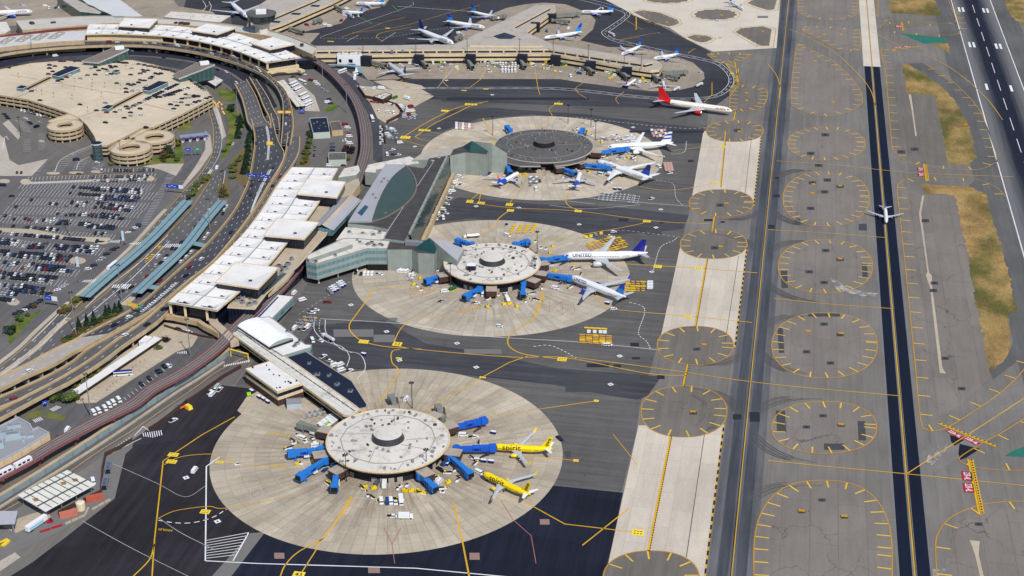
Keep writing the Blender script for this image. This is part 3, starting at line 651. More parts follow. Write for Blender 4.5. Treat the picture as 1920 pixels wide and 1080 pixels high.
for q in([(1556,521),(1565,524),(1590,540),(1620,548),(1646,550),(1645,557),(1615,556),(1585,548),(1570,545)],[(1735,868),(1742,850),(1750,860),(1758,835),(1762,850),(1775,832),(1778,842),(1762,858),(1748,874)],[(1748,1068),(1770,1066),(1785,1080),(1750,1082)],[(1652,973),(1680,976),(1678,979),(1655,978)]):
 SP.flat(GP(q),LV*5.9)
struct('white_stain',SP,M['spill'])
TA=MB()
M['tyre_arc']=surf('tyre_marks',C(88,86,87),.92,.12,.5)
for yy in(308,425,440,566,578,705,730,870,890):
 c_=G(1440,yy);s2=1 if yy in(308,440,578,730,890)else-1
 for sx_ in((1,-1)if yy in(425,440,705,730)else(1,)):
  for k in range(9):
   r_=26+k*2.3+rnd.uniform(-.8,.8);x0,y0=xt+sx_*(r_+4),c_.y-s2*(r_+6)
   a0,a1=rnd.uniform(.1,.45),rnd.uniform(1.1,1.5)
   TA.line([Vector((x0-sx_*r_*math.cos(a0+(a1-a0)*j/9),y0+s2*r_*math.sin(a0+(a1-a0)*j/9)))for j in range(10)],rnd.uniform(.2,.5),LV*4.9)
struct('tyre_marks',TA,M['tyre_arc'])
M['wroof']=roofmat('white_membrane_roof',C(218,213,204),0.8,0.12)
M['wroof2']=roofmat('clean_white_roof',C(232,230,227),0.3,0.08,0.82)
M['groof']=roofmat('grey_gravel_roof',C(98,95,93),0.5,0.15)
M['droof']=ribbed('dark_roof',C(70,68,68),6,0.85,0.9,1,0.0,0.2)
M['nroof']=roofmat('navy_roof',C(27,36,58),0.3,0.1)
M['croof']=roofmat('pale_concourse_roof',C(182,174,164),0.4,0.12)
M['lroof']=roofmat('lavender_metal_roof',C(170,170,178),0.2,0.1,0.85)
M['tealroof']=ribbed('teal_seam_roof',C(24,74,76),1.4,0.6,0.45,0,0.0)
M['tealglass']=ribbed('teal_roof_glass',C(62,80,77),3.0,0.68,0.55,0,0.5)
M['gwall']=ribbed('grey_green_cladding',C(146,154,148),6,0.93,0.7,0)
M['gwall2']=ribbed('grey_green_cladding_east',C(150,160,154),6,0.85,0.7,1)
M['tan']=ribbed('tan_precast',C(220,198,160),2.5,0.85,0.85,0)
M['tan2']=ribbed('tan_concrete_parapet',C(190,167,132),4,0.88,0.9,0,0.6)
M['conc']=surf('grey_concrete',C(168,162,154),0.9,0.15,0.15)
M['deck']=slabs('garage_deck',C(206,191,168),9,0.85,0.05,0.25,big=0.08)
M['garage']=surf('garage_concrete',C(190,170,140),0.9,0.14,0.15)
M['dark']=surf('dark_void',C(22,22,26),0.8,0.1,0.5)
M['dglass']=glass('dark_glass',C(16,20,32))
M['mullion']=ribbed('dark_curtain_wall',C(20,26,42),2.2,2.6,0.2,0)
M['bglass']=ribbed('blue_window_glass',C(104,140,150),2.6,0.62,0.15,0)
M['gglass']=ribbed('green_curtain_glass',C(62,86,82),3,1.7,0.15,0)
M['brown']=surf('brown_cladding',C(74,54,50),0.7,0.12,0.3)
M['navy_w']=surf('navy_cladding',C(30,33,46),0.6,0.12,0.3)
M['metal']=surf('grey_metal',C(150,152,156),0.45,0.1,0.4,0.3)
M['white']=surf('white_panel',C(235,236,238),0.6,0.05,0.4)
M['blue']=surf('blue_panel',C(24,88,178),0.5,0.06,0.4)
M['canopy']=ribbed('blue_grey_canopy',C(128,158,166),3.0,0.82,0.4,1,0.5)
M['pinkm']=surf('mauve_steel',C(132,88,92),0.6,0.2,0.3)
M['rail']=ribbed('guideway_top',C(150,142,140),1.3,0.5,0.7,0,0.8)
M['rust2']=roofmat('rusty_white_roof',C(226,224,214),0.3,0.08)
M['sgreen']=surf('pale_green_wall',C(190,200,190),0.8,0.06,0.4)
def zs(n,z):return[z]*n
def part(name,mb,mats,parent,smooth=False):return mb.build(name,mats,parent,smooth)
def block(pxs,z,z0=0.0):return GP(pxs,z)
def roof_units(parent,spots,z,mat=None,sz=(1.6,3.2),ht=1.3):
 for(x,y)in spots:
  mb=MB();c=G(x,y,z);a,b=rnd.uniform(*sz),rnd.uniform(*sz);h=rnd.uniform(0.6,1.2)*ht
  r=rnd.uniform(0,3.1)
  mb.box((c.x,c.y,z+h/2+0.02),(a,b,h),r,taper=0.92);mb.box((c.x,c.y,z+h+0.12),(a*0.55,b*0.55,0.22),r,1)
  part('roof_unit',mb,[mat or M['metal'],M['dark']],parent)
def satellite(i,label,r,rim,zr,roofm,dark_top):
 c0=CIRC[i][0];c=c0+Vector((1.2,-2.0))
 if i==2:c=G(1020,272.5,zr)
 t=thing('satellite_terminal',label,'terminal satellite',(c.x,c.y,0))
 mb=MB();mb.ring(c,[(r*0.86,0),(r*0.86,zr-0.9)],72,0);part('wall',mb,M['navy_w']if not dark_top else M['dark'],t)
 for k in range(40):
  if rnd.random()<0.45:continue
  a=2*math.pi*k/40;p=c+Vector((math.cos(a),math.sin(a)))*(r*0.862)
  mb=MB();mb.box((p.x,p.y,1.7),(0.2,3.2,3.2),a,0);part('bay_door',mb,M['conc'],t)
 mb=MB();mb.ring(c,[(r*0.86,zr-0.9),(r*0.985,zr-1.3),(r,zr-0.2),(r*0.995,zr+0.1),(r*0.975,zr+0.1),(r*0.97,zr-0.1),(r*0.3,zr+0.7),(0.01,zr+0.9)],96,0,[2,1,1,1,1,0,0])
 part('roof',mb,[roofm,M['tan']if not dark_top else M['conc'],M['dark']],t)
 z1=zr+0.7
 mb=MB();mb.ring(c,[(9.6,z1),(8.2,z1+3.6)],48,0);cu=part('cupola',mb,ribbed('cupola_cladding_%d'%i,C(52,52,56),1.5,1.5,0.4,0)if not dark_top else M['dark'],t)
 mb=MB();mb.ring(c,[(8.2,z1+3.6),(8.35,z1+3.6),(8.3,z1+3.9),(7.9,z1+3.9),(0.01,z1+4.2)],48);part('cupola_roof',mb,roofm if not dark_top else M['groof'],cu)
 cm=MB();zc=lambda q:zr-0.1+0.8*(1-min(1,max(0,(q-r*0.3)/(r*0.67))))+0.08
 N=14
 ring=[c+Vector((math.cos(2*math.pi*k/N+.2),math.sin(2*math.pi*k/N+.2)))*r*0.76 for k in range(N)]
 for a,b in zip(ring,ring[1:]+ring[:1]):cm.box(((a.x+b.x)/2,(a.y+b.y)/2,zc(r*.76)+.1),((b-a).length+.2,0.5,0.45),math.atan2(b.y-a.y,b.x-a.x))
 for k in range(9):
  a=k*0.72+i;p=c+Vector((math.cos(a),math.sin(a)))*11;q=c+Vector((math.cos(a+.25),math.sin(a+.25)))*(r*0.77)
  if k%2:p=c+Vector((math.cos(a+.1),math.sin(a+.1)))*(r*.94)
  n_=6
  for j in range(n_):
   u,v=p.lerp(q,j/n_),p.lerp(q,(j+1)/n_);m_=(u+v)/2
   cm.box((m_.x,m_.y,zc((m_-c).length)+.05),((v-u).length+.1,0.35,0.3),math.atan2(v.y-u.y,v.x-u.x))
 part('conduit',cm,M['metal']if dark_top else M['conc'],t)
 for k in range(70 if not dark_top else 80):
  a=rnd.uniform(0,6.28);q=rnd.choice([rnd.uniform(12,r*0.7),rnd.uniform(r*0.8,r*0.94)]);p=c+Vector((math.cos(a),math.sin(a)))*q
  h=rnd.uniform(0.4,1.5);mb=MB();mb.box((p.x,p.y,zc(q)+h/2-.05),(rnd.uniform(.6,2.2),rnd.uniform(.6,1.7),h),a,0,0.9)
  part('roof_unit',mb,M['metal']if rnd.random()<.8 else M['brown'],t)
 return t,c
M['vroof']=roofmat('vestibule_roof',C(176,164,150),.6,.2)
SAT=[satellite(0,'round white-roofed satellite terminal nearest the yellow airliners',36,0,10,M['wroof'],False),satellite(1,'round white-roofed satellite terminal joined to the grey pyramid-roofed building',35.5,0,10,M['wroof'],False),satellite(2,'round dark-grey-roofed satellite terminal, farthest of the three',44,0,9.5,M['groof'],True)]
t3=SAT[2][0]
for q in([(938,296),(958,291),(1010,305),(1014,311),(975,311),(945,303)],[(1034,301),(1080,296),(1098,294),(1096,301),(1068,308),(1041,311)],[(938,262),(952,256),(960,275),(950,290),(938,284)]):
 mb=MB();mb.prism(GP(q,8.8),7.6,8.8,1,0,True);part('roof_wing',mb,[M['groof'],M['conc']],t3)
mb=MB();mb.box((SAT[1][1].x-12,SAT[1][1].y-15,12.3),(6,5,3.4),0.15,0);mb.box((SAT[1][1].x-12,SAT[1][1].y-15,14.1),(6.2,5.2,0.2),0.15,1);part('plant_room',mb,[M['navy_w'],M['white']],SAT[1][0])
for(x,y,si)in((635,880,0),(602,852,0),(612,806,0),(842,798,0),(850,848,0),(790,880,0),(735,768,0),(820,776,0),(922,530,1),(990,522,1),(838,514,1),(1012,494,1),(1010,512,1),(946,463,1),(960,302,2),(1045,308,2),(1085,303,2),(1118,284,2)):
 t,c=SAT[si];p=G(x,y,6.5);d_=(p-c);a=math.atan2(d_.y,d_.x)
 rr=(36,35.5,44)[si]
 p=c+d_.normalized()*max(rr+1.5,min(d_.length,rr+5))
 mb=MB();mb.box((p.x,p.y,4.4),(9,7.4,4.2),a,0);mb.box((p.x,p.y,6.65),(9.3,7.7,0.4),a,1);mb.box((p.x,p.y,1.2),(5,5,2.3),a,2)
 part('vestibule',mb,[M['brown'],M['vroof'],M['dark']],t)
t=thing('connector_building','long white-roofed connector running down to the near round satellite','building',(*G(540,700),0))
def walls(name_,poly,z0,z1,parent,wallm,roofm,bands=(),inset=0.12):
 mb=MB();mb.prism(poly,z0,z1,0,1);o=part('wall' if name_ is None else name_,mb,[wallm,roofm],parent)
 for(a,b,m_)in bands:
  bm=MB();pts=offset([Vector(p)for p in ccw(poly)],-inset,True);bm.prism(pts,a,b,0,0,True);part('window_band',bm,m_,parent)
 return o
def ccw(p):
 a=sum(u[0]*v[1]-v[0]*u[1]for u,v in zip(p,list(p[1:])+[p[0]]));return list(p)if a>0 else list(reversed(p))
def parapet(poly,z,h,w_,m_,parent,name='parapet'):
 mb=MB();mb.wall(offset([Vector(p)for p in ccw(poly)],w_/2+.02,True),z-0.2,z+h,w_,0,True);return part(name,mb,m_,parent)
con=GP([(436,627),(457,613),(676,768),(660,781),(643,778)],9)
walls(None,con,5.6,9,t,M['tan'],M['wroof'],[(6.4,7.8,M['dglass'])]);parapet(con,9,.4,.5,M['tan'],t)
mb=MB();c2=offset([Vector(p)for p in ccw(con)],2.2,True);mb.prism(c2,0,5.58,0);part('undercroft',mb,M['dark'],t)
pa,pb=G(441,622,9),G(655,771,9);d_=(pb-pa).normalized();nr=Vector((-d_.y,d_.x))
mb=MB()
for off_,wd in((-1.0,.9),):
 mb.line([pa+nr*off_,pb+nr*off_],wd,9.04)
part('roof_stain',mb,surf('pale_blue_stain',C(190,208,206),.8,.1),t)
mb=MB()
for p,_ in along([pa+nr*2.4,pb+nr*2.4],5.2):mb.box((p.x,p.y,9.3),(4.4,.35,.4),math.atan2(d_.y,d_.x))
part('pipe_run',mb,M['brown'],t)
t=thing('gate_lounge','two-storey white-roofed gate building with dark window bands beside the connector','building',(*G(520,745),0))
q=GP([(460,692),(507,677),(567.5,719),(520,735)],10.5)
walls(None,q,0,10.5,t,M['tan'],M['wroof2'],[(6.9,9.2,M['mullion']),(0.5,4.6,M['brown'])]);parapet(q,10.5,.35,.4,M['tan'],t)
roof_units(t,[(474,690),(500,686),(505,694),(513,703),(524,705),(535,717),(545,719),(541,716),(556,715),(519,728),(525,727)],10.5,M['brown'],(.5,1.3),.8)
t=thing('hall_building','white-roofed hall with an arched white vault behind the connector','building',(*G(520,640),0))
q=GP([(444,619),(462,604),(486,596),(505,594),(515,600),(573,646),(585,647),(583,652),(530,668),(518,660)],9.5)
walls(None,q,0,9.5,t,M['gwall'],M['wroof2'],[(5.5,8,M['bglass'])]);parapet(q,9.5,.4,.4,M['gwall'],t)
a,b=G(468,609,9.5),G(528,648,9.5);d_=(b-a).normalized();nr=Vector((-d_.y,d_.x));wv=9.0
mb=MB();n_=10;prev=None
for j in range(n_+1):
 th=math.pi*j/n_;o_=nr*(math.cos(th)*wv/1.0);z_=11.2+math.sin(th)*2.6
 cur=(a+o_,b+o_,z_)
 if prev:mb.face([(prev[0].x,prev[0].y,prev[2]),(prev[1].x,prev[1].y,prev[2]),(cur[1].x,cur[1].y,cur[2]),(cur[0].x,cur[0].y,cur[2])])
 prev=cur
for e_,s_ in((a,1),(b,-1)):
 mb.face([(*(e_+nr*math.cos(math.pi*j/n_)*wv),11.2+math.sin(math.pi*j/n_)*2.6)for j in(range(n_+1)if s_>0 else range(n_,-1,-1))],1)
part('vault_roof',mb,[ribbed('white_vault_metal',C(246,247,250,.93),3,.93,.4,0,.6),M['gwall']],t)
mb=MB();mb.prism([a+nr*wv,b+nr*wv,b-nr*wv,a-nr*wv],9.52,11.2,0);part('clerestory',mb,M['mullion'],t)
roof_units(t,[(545,623),(538,622),(557,646),(562,640),(552,650)],9.5)
t=thing('baggage_wing','navy-roofed low wing alongside the connector, tapering to the near satellite','building',(*G(610,720),0))
q=GP([(533,668),(568,656),(660,715),(689,760),(687,765),(672,768),(668,763)],7.6)
walls(None,q,0,7.6,t,M['tan'],M['nroof']);parapet(q,7.6,.5,.5,M['conc'],t)
roof_units(t,[(617,705),(632,722),(657,734),(580,682),(596,703),(588,704)],7.6)
t=thing('pier_building','white-roofed pier with a blue skylight strip and green glass flank','building',(*G(528,585),0))
q=GP([(478,598),(521,553),(550,556),(508,598),(497,603)],9.3);walls(None,q,3.5,9.3,t,M['gwall'],M['wroof2'],[(4.6,7.6,M['bglass'])])
mb=MB();mb.flat(GP([(480,597),(520,556),(523,557),(484,598)],9.36),9.36);part('skylight',mb,glass('blue_skylight',C(40,72,120)),t)
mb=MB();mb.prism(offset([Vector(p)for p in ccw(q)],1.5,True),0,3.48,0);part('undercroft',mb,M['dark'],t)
t=thing('shed','small gabled pale metal shed on the concrete below the gate building','shed',(*G(551,768),0))
c=G(552,762);mb=MB();mb.box((c.x,c.y,2),(9,7,4),.35);part('wall',mb,ribbed('pale_metal_siding',C(186,196,204),1,.9,.6,0),t)
mb=MB();ca,sa=math.cos(.35),math.sin(.35);X=lambda u,v,z:(c.x+u*ca-v*sa,c.y+u*sa+v*ca,z)
mb.face([X(-4.7,-3.8,3.95),X(4.7,-3.8,3.95),X(4.7,0,5.3),X(-4.7,0,5.3)]);mb.face([X(-4.7,0,5.3),X(4.7,0,5.3),X(4.7,3.8,3.95),X(-4.7,3.8,3.95)]);mb.face([X(4.7,-3.5,3.9),X(4.7,3.5,3.9),X(4.7,0,5.25)]);mb.face([X(-4.7,3.5,3.9),X(-4.7,-3.5,3.9),X(-4.7,0,5.25)])
part('roof',mb,M['metal'],t)
ZR=17.0
def tent_roof(t,left,right,rows,cols,z,dip,matroof,edge):
 L=resample(spline(GP(left,z),6),rows);Rr=resample(spline(GP(right,z),6),rows)
 for i in range(rows):
  for j in range(cols):
   f0,f1=(0,.5,1)[j]if cols==2 else 0,(0,.5,1)[j+1]if cols==2 else 1
   q=[L[i].lerp(Rr[i],f0),L[i].lerp(Rr[i],f1),L[i+1].lerp(Rr[i+1],f1),L[i+1].lerp(Rr[i+1],f0)]
   m_=(q[2]*.62+q[3]*.62+q[0]*.38+q[1]*.38)/2
   mb=MB();z4=[z+.35,z+.35,z,z]
   for a in range(4):
    b=(a+1)%4;tri=[(q[a].x,q[a].y,z4[a]),(q[b].x,q[b].y,z4[b]),(m_.x,m_.y,z-dip)]
    if(q[1]-q[0]).x*(q[3]-q[0]).y-(q[1]-q[0]).y*(q[3]-q[0]).x<0:tri.reverse()
    mb.face(tri)
   rp=part('roof_bay',mb,matroof,t)
   mb=MB();mb.box((m_.x,m_.y,z-dip+.45),(1.6,1.0,.7),.3);mb.box((m_.x+1.6,m_.y-.4,z-dip+.35),(1.4,.5,.5),.9);part('roof_drain',mb,M['brown'],rp)
 sm=MB()
 for a,b in zip(L,Rr):sm.wall([a,b],z+.1,z+.5,.3)
 mid=[a.lerp(b,.5)for a,b in zip(L,Rr)];sm.wall(mid,z-.2,z+.52,.8);part('roof_seam',sm,surf('grey_blue_seam',C(150,160,166),.7),t)
 poly=L+Rr[::-1]
 mb=MB();mb.wall(offset([Vector(p)for p in ccw(poly)],.25,True),z-.7,z+.4,.5,0,True);part('fascia',mb,edge,t)
 return L,Rr,poly
def pavilion(t,px4,z,zlow,roofm,glassm,edge):
 q=GP(px4,z);m_=sum((Vector(p)for p in q),Vector((0,0)))/4
 qq=ccw(q);mb=MB();w_=MB()
 lo_=min(range(4),key=lambda k:qq[k].y)
 for a in range(4):
  b=(a+1)%4;m2=m_.lerp(qq[lo_],.25)
  mb.face([(qq[a].x,qq[a].y,z),(qq[b].x,qq[b].y,z),(m2 .x,m2 .y,z-1.6)])
 r_=part('raised_roof',mb,roofm,t)
 mb=MB();mb.wall(offset([Vector(p)for p in qq],.3,True),z-.75,z+.3,.6,0,True);part('raised_fascia',mb,edge,r_)
 w_.wall(offset([Vector(p)for p in qq],1.1,True),zlow,z-.3,.4,0,True);part('raised_glazing',w_,glassm,r_)
 mb=MB();m2=m_.lerp(qq[lo_],.3);mb.box((m2 .x,m2 .y,z-.9),(2.4,1.4,.8),.4);part('roof_drain',mb,M['brown'],r_)
tb=thing('terminal_building','long curving terminal hall with white tented roof bays and three raised roofs','terminal',(*G(470,470),0))
LB=[(547,314),(522,345),(487,400),(452,443),(417,478),(380,512),(340,545),(314,567)]
RB=[(634,316),(602,374),(576,411),(540,454),(505,496),(452,545),(407,583)]
L,Rr,poly=tent_roof(tb,LB,RB,16,2,ZR,1.5,M['wroof2'],M['tan'])
inn=offset([Vector(p)for p in ccw(poly)],4.5,True)
mb=MB();mb.wall(inn,7.2,ZR-.6,.5,0,True);part('curtain_wall',mb,[M['mullion'],M['dark']],tb)
mb=MB();mb.prism(offset([Vector(p)for p in ccw(poly)],3,True),0,7.18,0);part('base_wall',mb,M['dglass'],tb)
for p in resample(L,16)[1:]+[Rr[-1].lerp(L[-1],.25),Rr[-1].lerp(L[-1],.7)]:
 p=p+(sum((Vector(v)for v in(Rr[8],)),Vector((0,0)))-p).normalized()*2.4
 mb=MB();mb.box((p.x,p.y,11.4),(1.6,1.6,8),.5);part('column',mb,M['tan'],tb)
for q in([(556,364),(576,335),(649,341),(632,371)],[(494,442),(519,409),(599,417),(571,449)],[(403,530),(442,491),(523,502),(484,542)]):
 pavilion(tb,q,21.5,15,M['wroof2'],M['mullion'],M['tan'])
t=thing('service_wing','low white-roofed service wing with roof plant beside the tented terminal hall','building',(*G(500,560),0))
q=GP([(426,578),(440,550),(500,485),(540,445),(576,402),(604,368),(636,374),(612,442),(560,500),(500,552),(478,581)],12)
walls(None,q,0,12,t,M['mullion'],M['tanc'])
parapet(q,12,.5,.5,M['tan'],t)
roof_units(t,[(447,564),(455,569),(470,562),(468,573),(478,570),(455,560),(540,497),(528,512),(524,500),(534,505),(547,488)],12,None,(2,5),2)
mb=MB();mb.line(GP([(490,552),(533,512)],12.1),4,12.1);part('skylight',mb,ribbed('louvred_skylight',C(60,78,76),1.6,2.2,.3,0),t)
t=thing('apron_roof','pale walkway roof between terminal hall and guideway','walkway',(*G(640,380),0))
q=GP([(648,344),(672,334),(675,345),(655,372),(640,385),(632,378)],12);walls(None,q,5,12,t,M['tan'],M['tanc'])
q=GP([(608,416),(622,408),(540,522),(520,540),(503,553),(545,505)],12.6);walls('deck',q,10.5,12.6,t,M['tan2'],M['tanc'])
mb=MB();mb.line(GP([(620,398),(637,352)],13),5,12.25);part('skylight',mb,M['gglass'],t)
t=thing('rail_station','people mover station under a ridged grey metal roof','station',(*G(620,410),0))
a,b=G(604,428,15),G(658,371,15);d_=(b-a).normalized();nr=Vector((-d_.y,d_.x))
mb=MB()
for s_ in(1,-1):
 mb.face([(*(a+nr*9*s_),14),(*(b+nr*9*s_),14),(*(b+nr*2.6*s_),16.6),(*(a+nr*2.6*s_),16.6)][::-s_]);mb.face([(*(a+nr*2.6*s_),16.6),(*(b+nr*2.6*s_),16.6),(*(b+nr*.1*s_),18),(*(a+nr*.1*s_),18)][::-s_],1 if s_<0 else 0)
part('roof',mb,[M['lroof'],M['tanc']],t)
mb=MB();mb.prism([a+nr*8,b+nr*8,b-nr*8,a-nr*8],9.5,14.5,0);part('glazing',mb,M['bglass'],t)
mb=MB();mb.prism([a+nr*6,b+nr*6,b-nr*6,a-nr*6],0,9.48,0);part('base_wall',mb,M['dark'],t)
t=thing('inspection_hall','big grey hall with a leaf-shaped teal glass roof on dark roofing','building',(*G(740,400),0))
Z=19
q=GP([(652,419),(722,309),(763,311),(797,316),(804,297),(843,291),(776,421),(758,452),(720,447),(730,430),(700,424)],Z)
walls(None,q,0,Z,t,M['gwall'],M['droof'])
mb=MB();mb.prism(GP([(653,418),(723,310),(762,311),(740,335),(718,370),(697,418)],Z),Z+.02,Z+1.2,0,1);part('metal_roof',mb,[M['gwall'],M['lroof']],t)
leaf=spline(GP([(762,312),(772,324),(779,338),(781,350),(778,363),(768,377),(750,392),(725,407),(697,417)],Z),4)
back=spline(GP([(697,417),(715,378),(738,340),(762,312)],Z),8)
mb=MB();nL=len(leaf);bk=resample(back,nL-1)[::-1]
for j in range(nL-1):
 mb.face([(leaf[j].x,leaf[j].y,Z+.1),(leaf[j+1].x,leaf[j+1].y,Z+.1),(bk[j+1].x,bk[j+1].y,Z+5*math.sin(math.pi*(j+1)/nL)+1),(bk[j].x,bk[j].y,Z+5*math.sin(math.pi*j/nL)+1)][::-1])
 mb.face([(bk[j].x,bk[j].y,Z),(bk[j+1].x,bk[j+1].y,Z),(bk[j+1].x,bk[j+1].y,Z+5*math.sin(math.pi*(j+1)/nL)+1),(bk[j].x,bk[j].y,Z+5*math.sin(math.pi*j/nL)+1)],1)
part('leaf_skylight',mb,[M['tealglass'],M['conc']],t)
mb=MB();mb.wall(leaf,Z,Z+.7,1.0);part('skylight_kerb',mb,surf('brown_kerb',C(128,112,104),.8),t)
a,b=G(838,296,Z),G(768,440,Z);mb=MB();mb.wall([a,b],Z-.1,Z+1.6,1.6);part('east_parapet',mb,M['gwall2'],t)
a2_,b2_=G(815,300,Z),G(722,440,Z);mb=MB();mb.line([a2_,b2_],.5,Z+.1);part('roof_line',mb,M['wht2'],t)
mb=MB();e=Vector((9.5,0));mb.face([(a.x+.9,a.y,Z-.6),(b.x+.9,b.y,Z-.6),(b.x+3.6,b.y,5.5),(a.x+3.6,a.y,5.5)]);part('sloped_glazing',mb,ribbed('dark_sloped_glass',C(46,62,62),4,2.0,.15,1),t)
for p,_ in along([a,b],13,4):mb=MB();mb.box((p.x+1.2,p.y,Z+1.9),(4,.3,.3));mb.box((p.x-.8,p.y,Z+1.3),(.3,.3,1.2));part('roof_davit',mb,M['metal'],t)
mb=MB();mb.prism([a+Vector((4.2,0)),b+Vector((4.2,0)),b+Vector((6.4,0)),a+Vector((6.4,0))],0,5.6,0,0);part('dock_canopy',mb,M['tan2'],t)
mb=MB();mb.flat(GP([(670,399),(685,384),(691,388),(678,405)],Z+1.25),Z+1.25);part('blue_skylight',mb,glass('teal_skylight',C(30,78,96)),t)
roof_units(t,[(727,340),(716,342),(720,336),(700,366),(704,372),(712,382),(730,384),(722,400)],Z+1.2,M['metal'],(1,2.2),1)
roof_units(t,[(810,302),(823,296)],Z,M['tanc'])
mb=MB();mb.prism(GP([(630,450),(648,426),(730,431),(720,448),(690,452)],16),0,16,0,1);part('front_wing',mb,[M['gwall'],M['wroof']],t)
roof_units(t,[(655,436),(680,438),(700,441),(712,437)],16)
t=thing('passenger_bridge','white-roofed bridge building behind the guideway, next to the big grey hall','building',(*G(700,320),0))
q=GP([(634,333),(645,316),(672,310),(675,320),(668,328)],13);walls(None,q,4,13,t,M['gwall'],M['wroof'])
q=GP([(684,322),(690,309),(768,293),(782,300),(786,306),(705,318),(705,324)],13.5);walls('east_wing',q,2,13.5,t,M['gwall'],M['wroof'])
t=thing('office_wing','grey office wing on stilts with two ribbon windows','building',(*G(640,500),0))
q=GP([(574,492),(593,496),(688,467),(726,467),(732,452),(655,447),(643,448),(576,479)],17)
walls(None,q,4.8,17,t,M['gwall'],M['wroof'],[(13.2,15.6,M['bglass']),(8,10.4,M['bglass'])]);parapet(q,17,.6,.4,M['gwall'],t)
mb=MB();mb.prism(GP([(576,483),(641,449),(661,458),(579,486)],20.2),17.02,20.2,0,1);part('upper_storey',mb,[M['gwall'],M['wroof']],t)
mb=MB();mb.prism(GP([(688,468),(726,468),(731,454),(690,453)],16.9),0,4.78,0);part('base_wall',mb,M['dark'],t)
for x,y in((598,531),(634,519),(670,509),(618,509)):
 c=G(x,y,0);mb=MB();mb.tube([(c.x,c.y,0),(c.x,c.y,4.8)],.6,8);part('stilt',mb,M['white'],t)
roof_units(t,[(629,480),(592,492),(670,451),(675,455),(690,459),(697,456),(702,461),(713,459),(717,461)],17)
def pyramid_block(label,base,pyr,apex,hip,z,org):
 t=thing('link_building',label,'building',(*G(*org),0))
 q=GP(base,z);walls(None,q,0,z,t,M['gwall'],M['droof'])
 p=GP(pyr,z);ap=G(*apex,z+9);mb=MB();pc=ccw(p)
 for a,b in zip(pc,pc[1:]+pc[:1]):mb.face([(a.x,a.y,z+.05),(b.x,b.y,z+.05),(ap.x,ap.y,z+9)])
 part('pyramid_roof',mb,M['tealroof'],t)
 h=ccw(GP(hip,z));k=MB();zz=[z+5.5,z+5.5,z-3.2,z-3.2]
 hp=GP(hip,z);hz=[z+7,z+7,z-2.6,z-2.6]
 f=[(p_.x,p_.y,q_)for p_,q_ in zip([G(*hip[0],z+7),G(*hip[1],z+7),G(*hip[2],z-2.6),G(*hip[3],z-2.6)],hz)]
 k.face(f if Vector(f[1]).cross(Vector(f[2])).z else f)
 n_=(Vector(f[1])-Vector(f[0])).cross(Vector(f[2])-Vector(f[0]))
 if n_.z<0:k.f[-1]=tuple(reversed(k.f[-1]))
 part('metal_roof',k,M['lroof'],t)
 g=[(f[0][0],f[0][1]),(f[1][0],f[1][1]),(f[2][0],f[2][1]),(f[3][0],f[3][1])]
 k=MB();k.prism(g,0,[v-.15 for v in hz],0);part('gable_wall',k,M['gwall'],t)
 return t
t=pyramid_block('grey link block with a teal pyramid roof, joining the hall to the middle round satellite',[(726,468),(732,453),(760,452),(790,450),(812,452),(822,462),(814,476),(784,474),(772,468)],[(777,466),(796,452),(822,458),(816,475)],(805,446),[(806,446),(832,451),(870,466),(857,489)],17,(790,505))
mb=MB();c=G(777,459,17);mb.box((c.x,c.y,18.5),(13,4,3));part('roof_unit',mb,M['metal'],t)
t=pyramid_block('tall grey link block with a teal pyramid roof beside the dark round satellite',[(844,292),(850,280),(880,270),(915,284),(912,290),(897,288),(872,286)],[(867,275),(885,264),(916,284),(880,285)],(885,264),[(889,265),(922,269),(951,287),(918,286)],20,(890,320))
mb=MB();mb.prism(GP([(773,300),(790,288),(866,272),(872,277),(842,291),(803,299)],15),0,15,0,1);part('wall',mb,[M['gwall'],M['croof']],t)
def bands(t,poly,z0,segs,inset=.18):
 for k,(a,b,m_)in enumerate(segs):
  pts=offset([Vector(p)for p in ccw(poly)],inset if m_ in('dglass','dark')else 0.0,True)
  mb=MB();mb.prism(pts,a,b-.01,0,0 if k<len(segs)-1 else 1,k>0);part('facade_band' if m_=='tan' else 'window_band',mb,[M[m_],M['croof']],t)
t=thing('concourse_building','beige Y-shaped concourse with long dark window bands and a dark pyramid skylight','concourse',(*G(850,105),0))
low=GP([(583,104),(800,101.5),(1032,100.5),(1097,111),(1167,124),(1220,131.5),(1236,130),(1242,122),(1232,113.5),(1037,85),(985,60),(1043,17.5),(1040,9),(1004,9.5),(852,84),(583,86)],10)
bands(t,low,0,[(0,2.6,'dark'),(2.6,5.2,'tan'),(5.2,7.2,'dglass'),(7.2,10,'tan')])
up=GP([(583,86.5),(852,83.5),(1004,10),(1028,8.5),(1032,13),(962,50.5),(990,62),(1037,83),(1213,111),(1224,116),(1210,119.5),(1125,107),(1030,92),(583,94.5)],13.5)
bands(t,up,10,[(10.02,11.9,'dglass'),(11.9,13.5,'tan')])
mb=MB()
for i,(a,b)in enumerate(zip(GP([(583,94.5),(1030,92),(1125,107)],13.5),GP([(1030,92),(1125,107),(1210,119.5)],13.5))):
 for p,d_ in along([a,b],14,5):mb.box((p.x,p.y,10.9),(1.6,.6,1.8),math.atan2(d_.y,d_.x))
part('pier_row',mb,M['tan'],t)
ap=G(946,60,19);pb_=ccw(GP([(924,68),(946,62),(968,68),(959,73),(936,73)],13.5));mb=MB()
for a,b in zip(pb_,pb_[1:]+pb_[:1]):mb.face([(a.x,a.y,13.55),(b.x,b.y,13.55),(ap.x,ap.y,18.5)])
part('pyramid_skylight',mb,ribbed('dark_skylight_glass',C(44,52,66),2.2,2.6,.2,0),t)
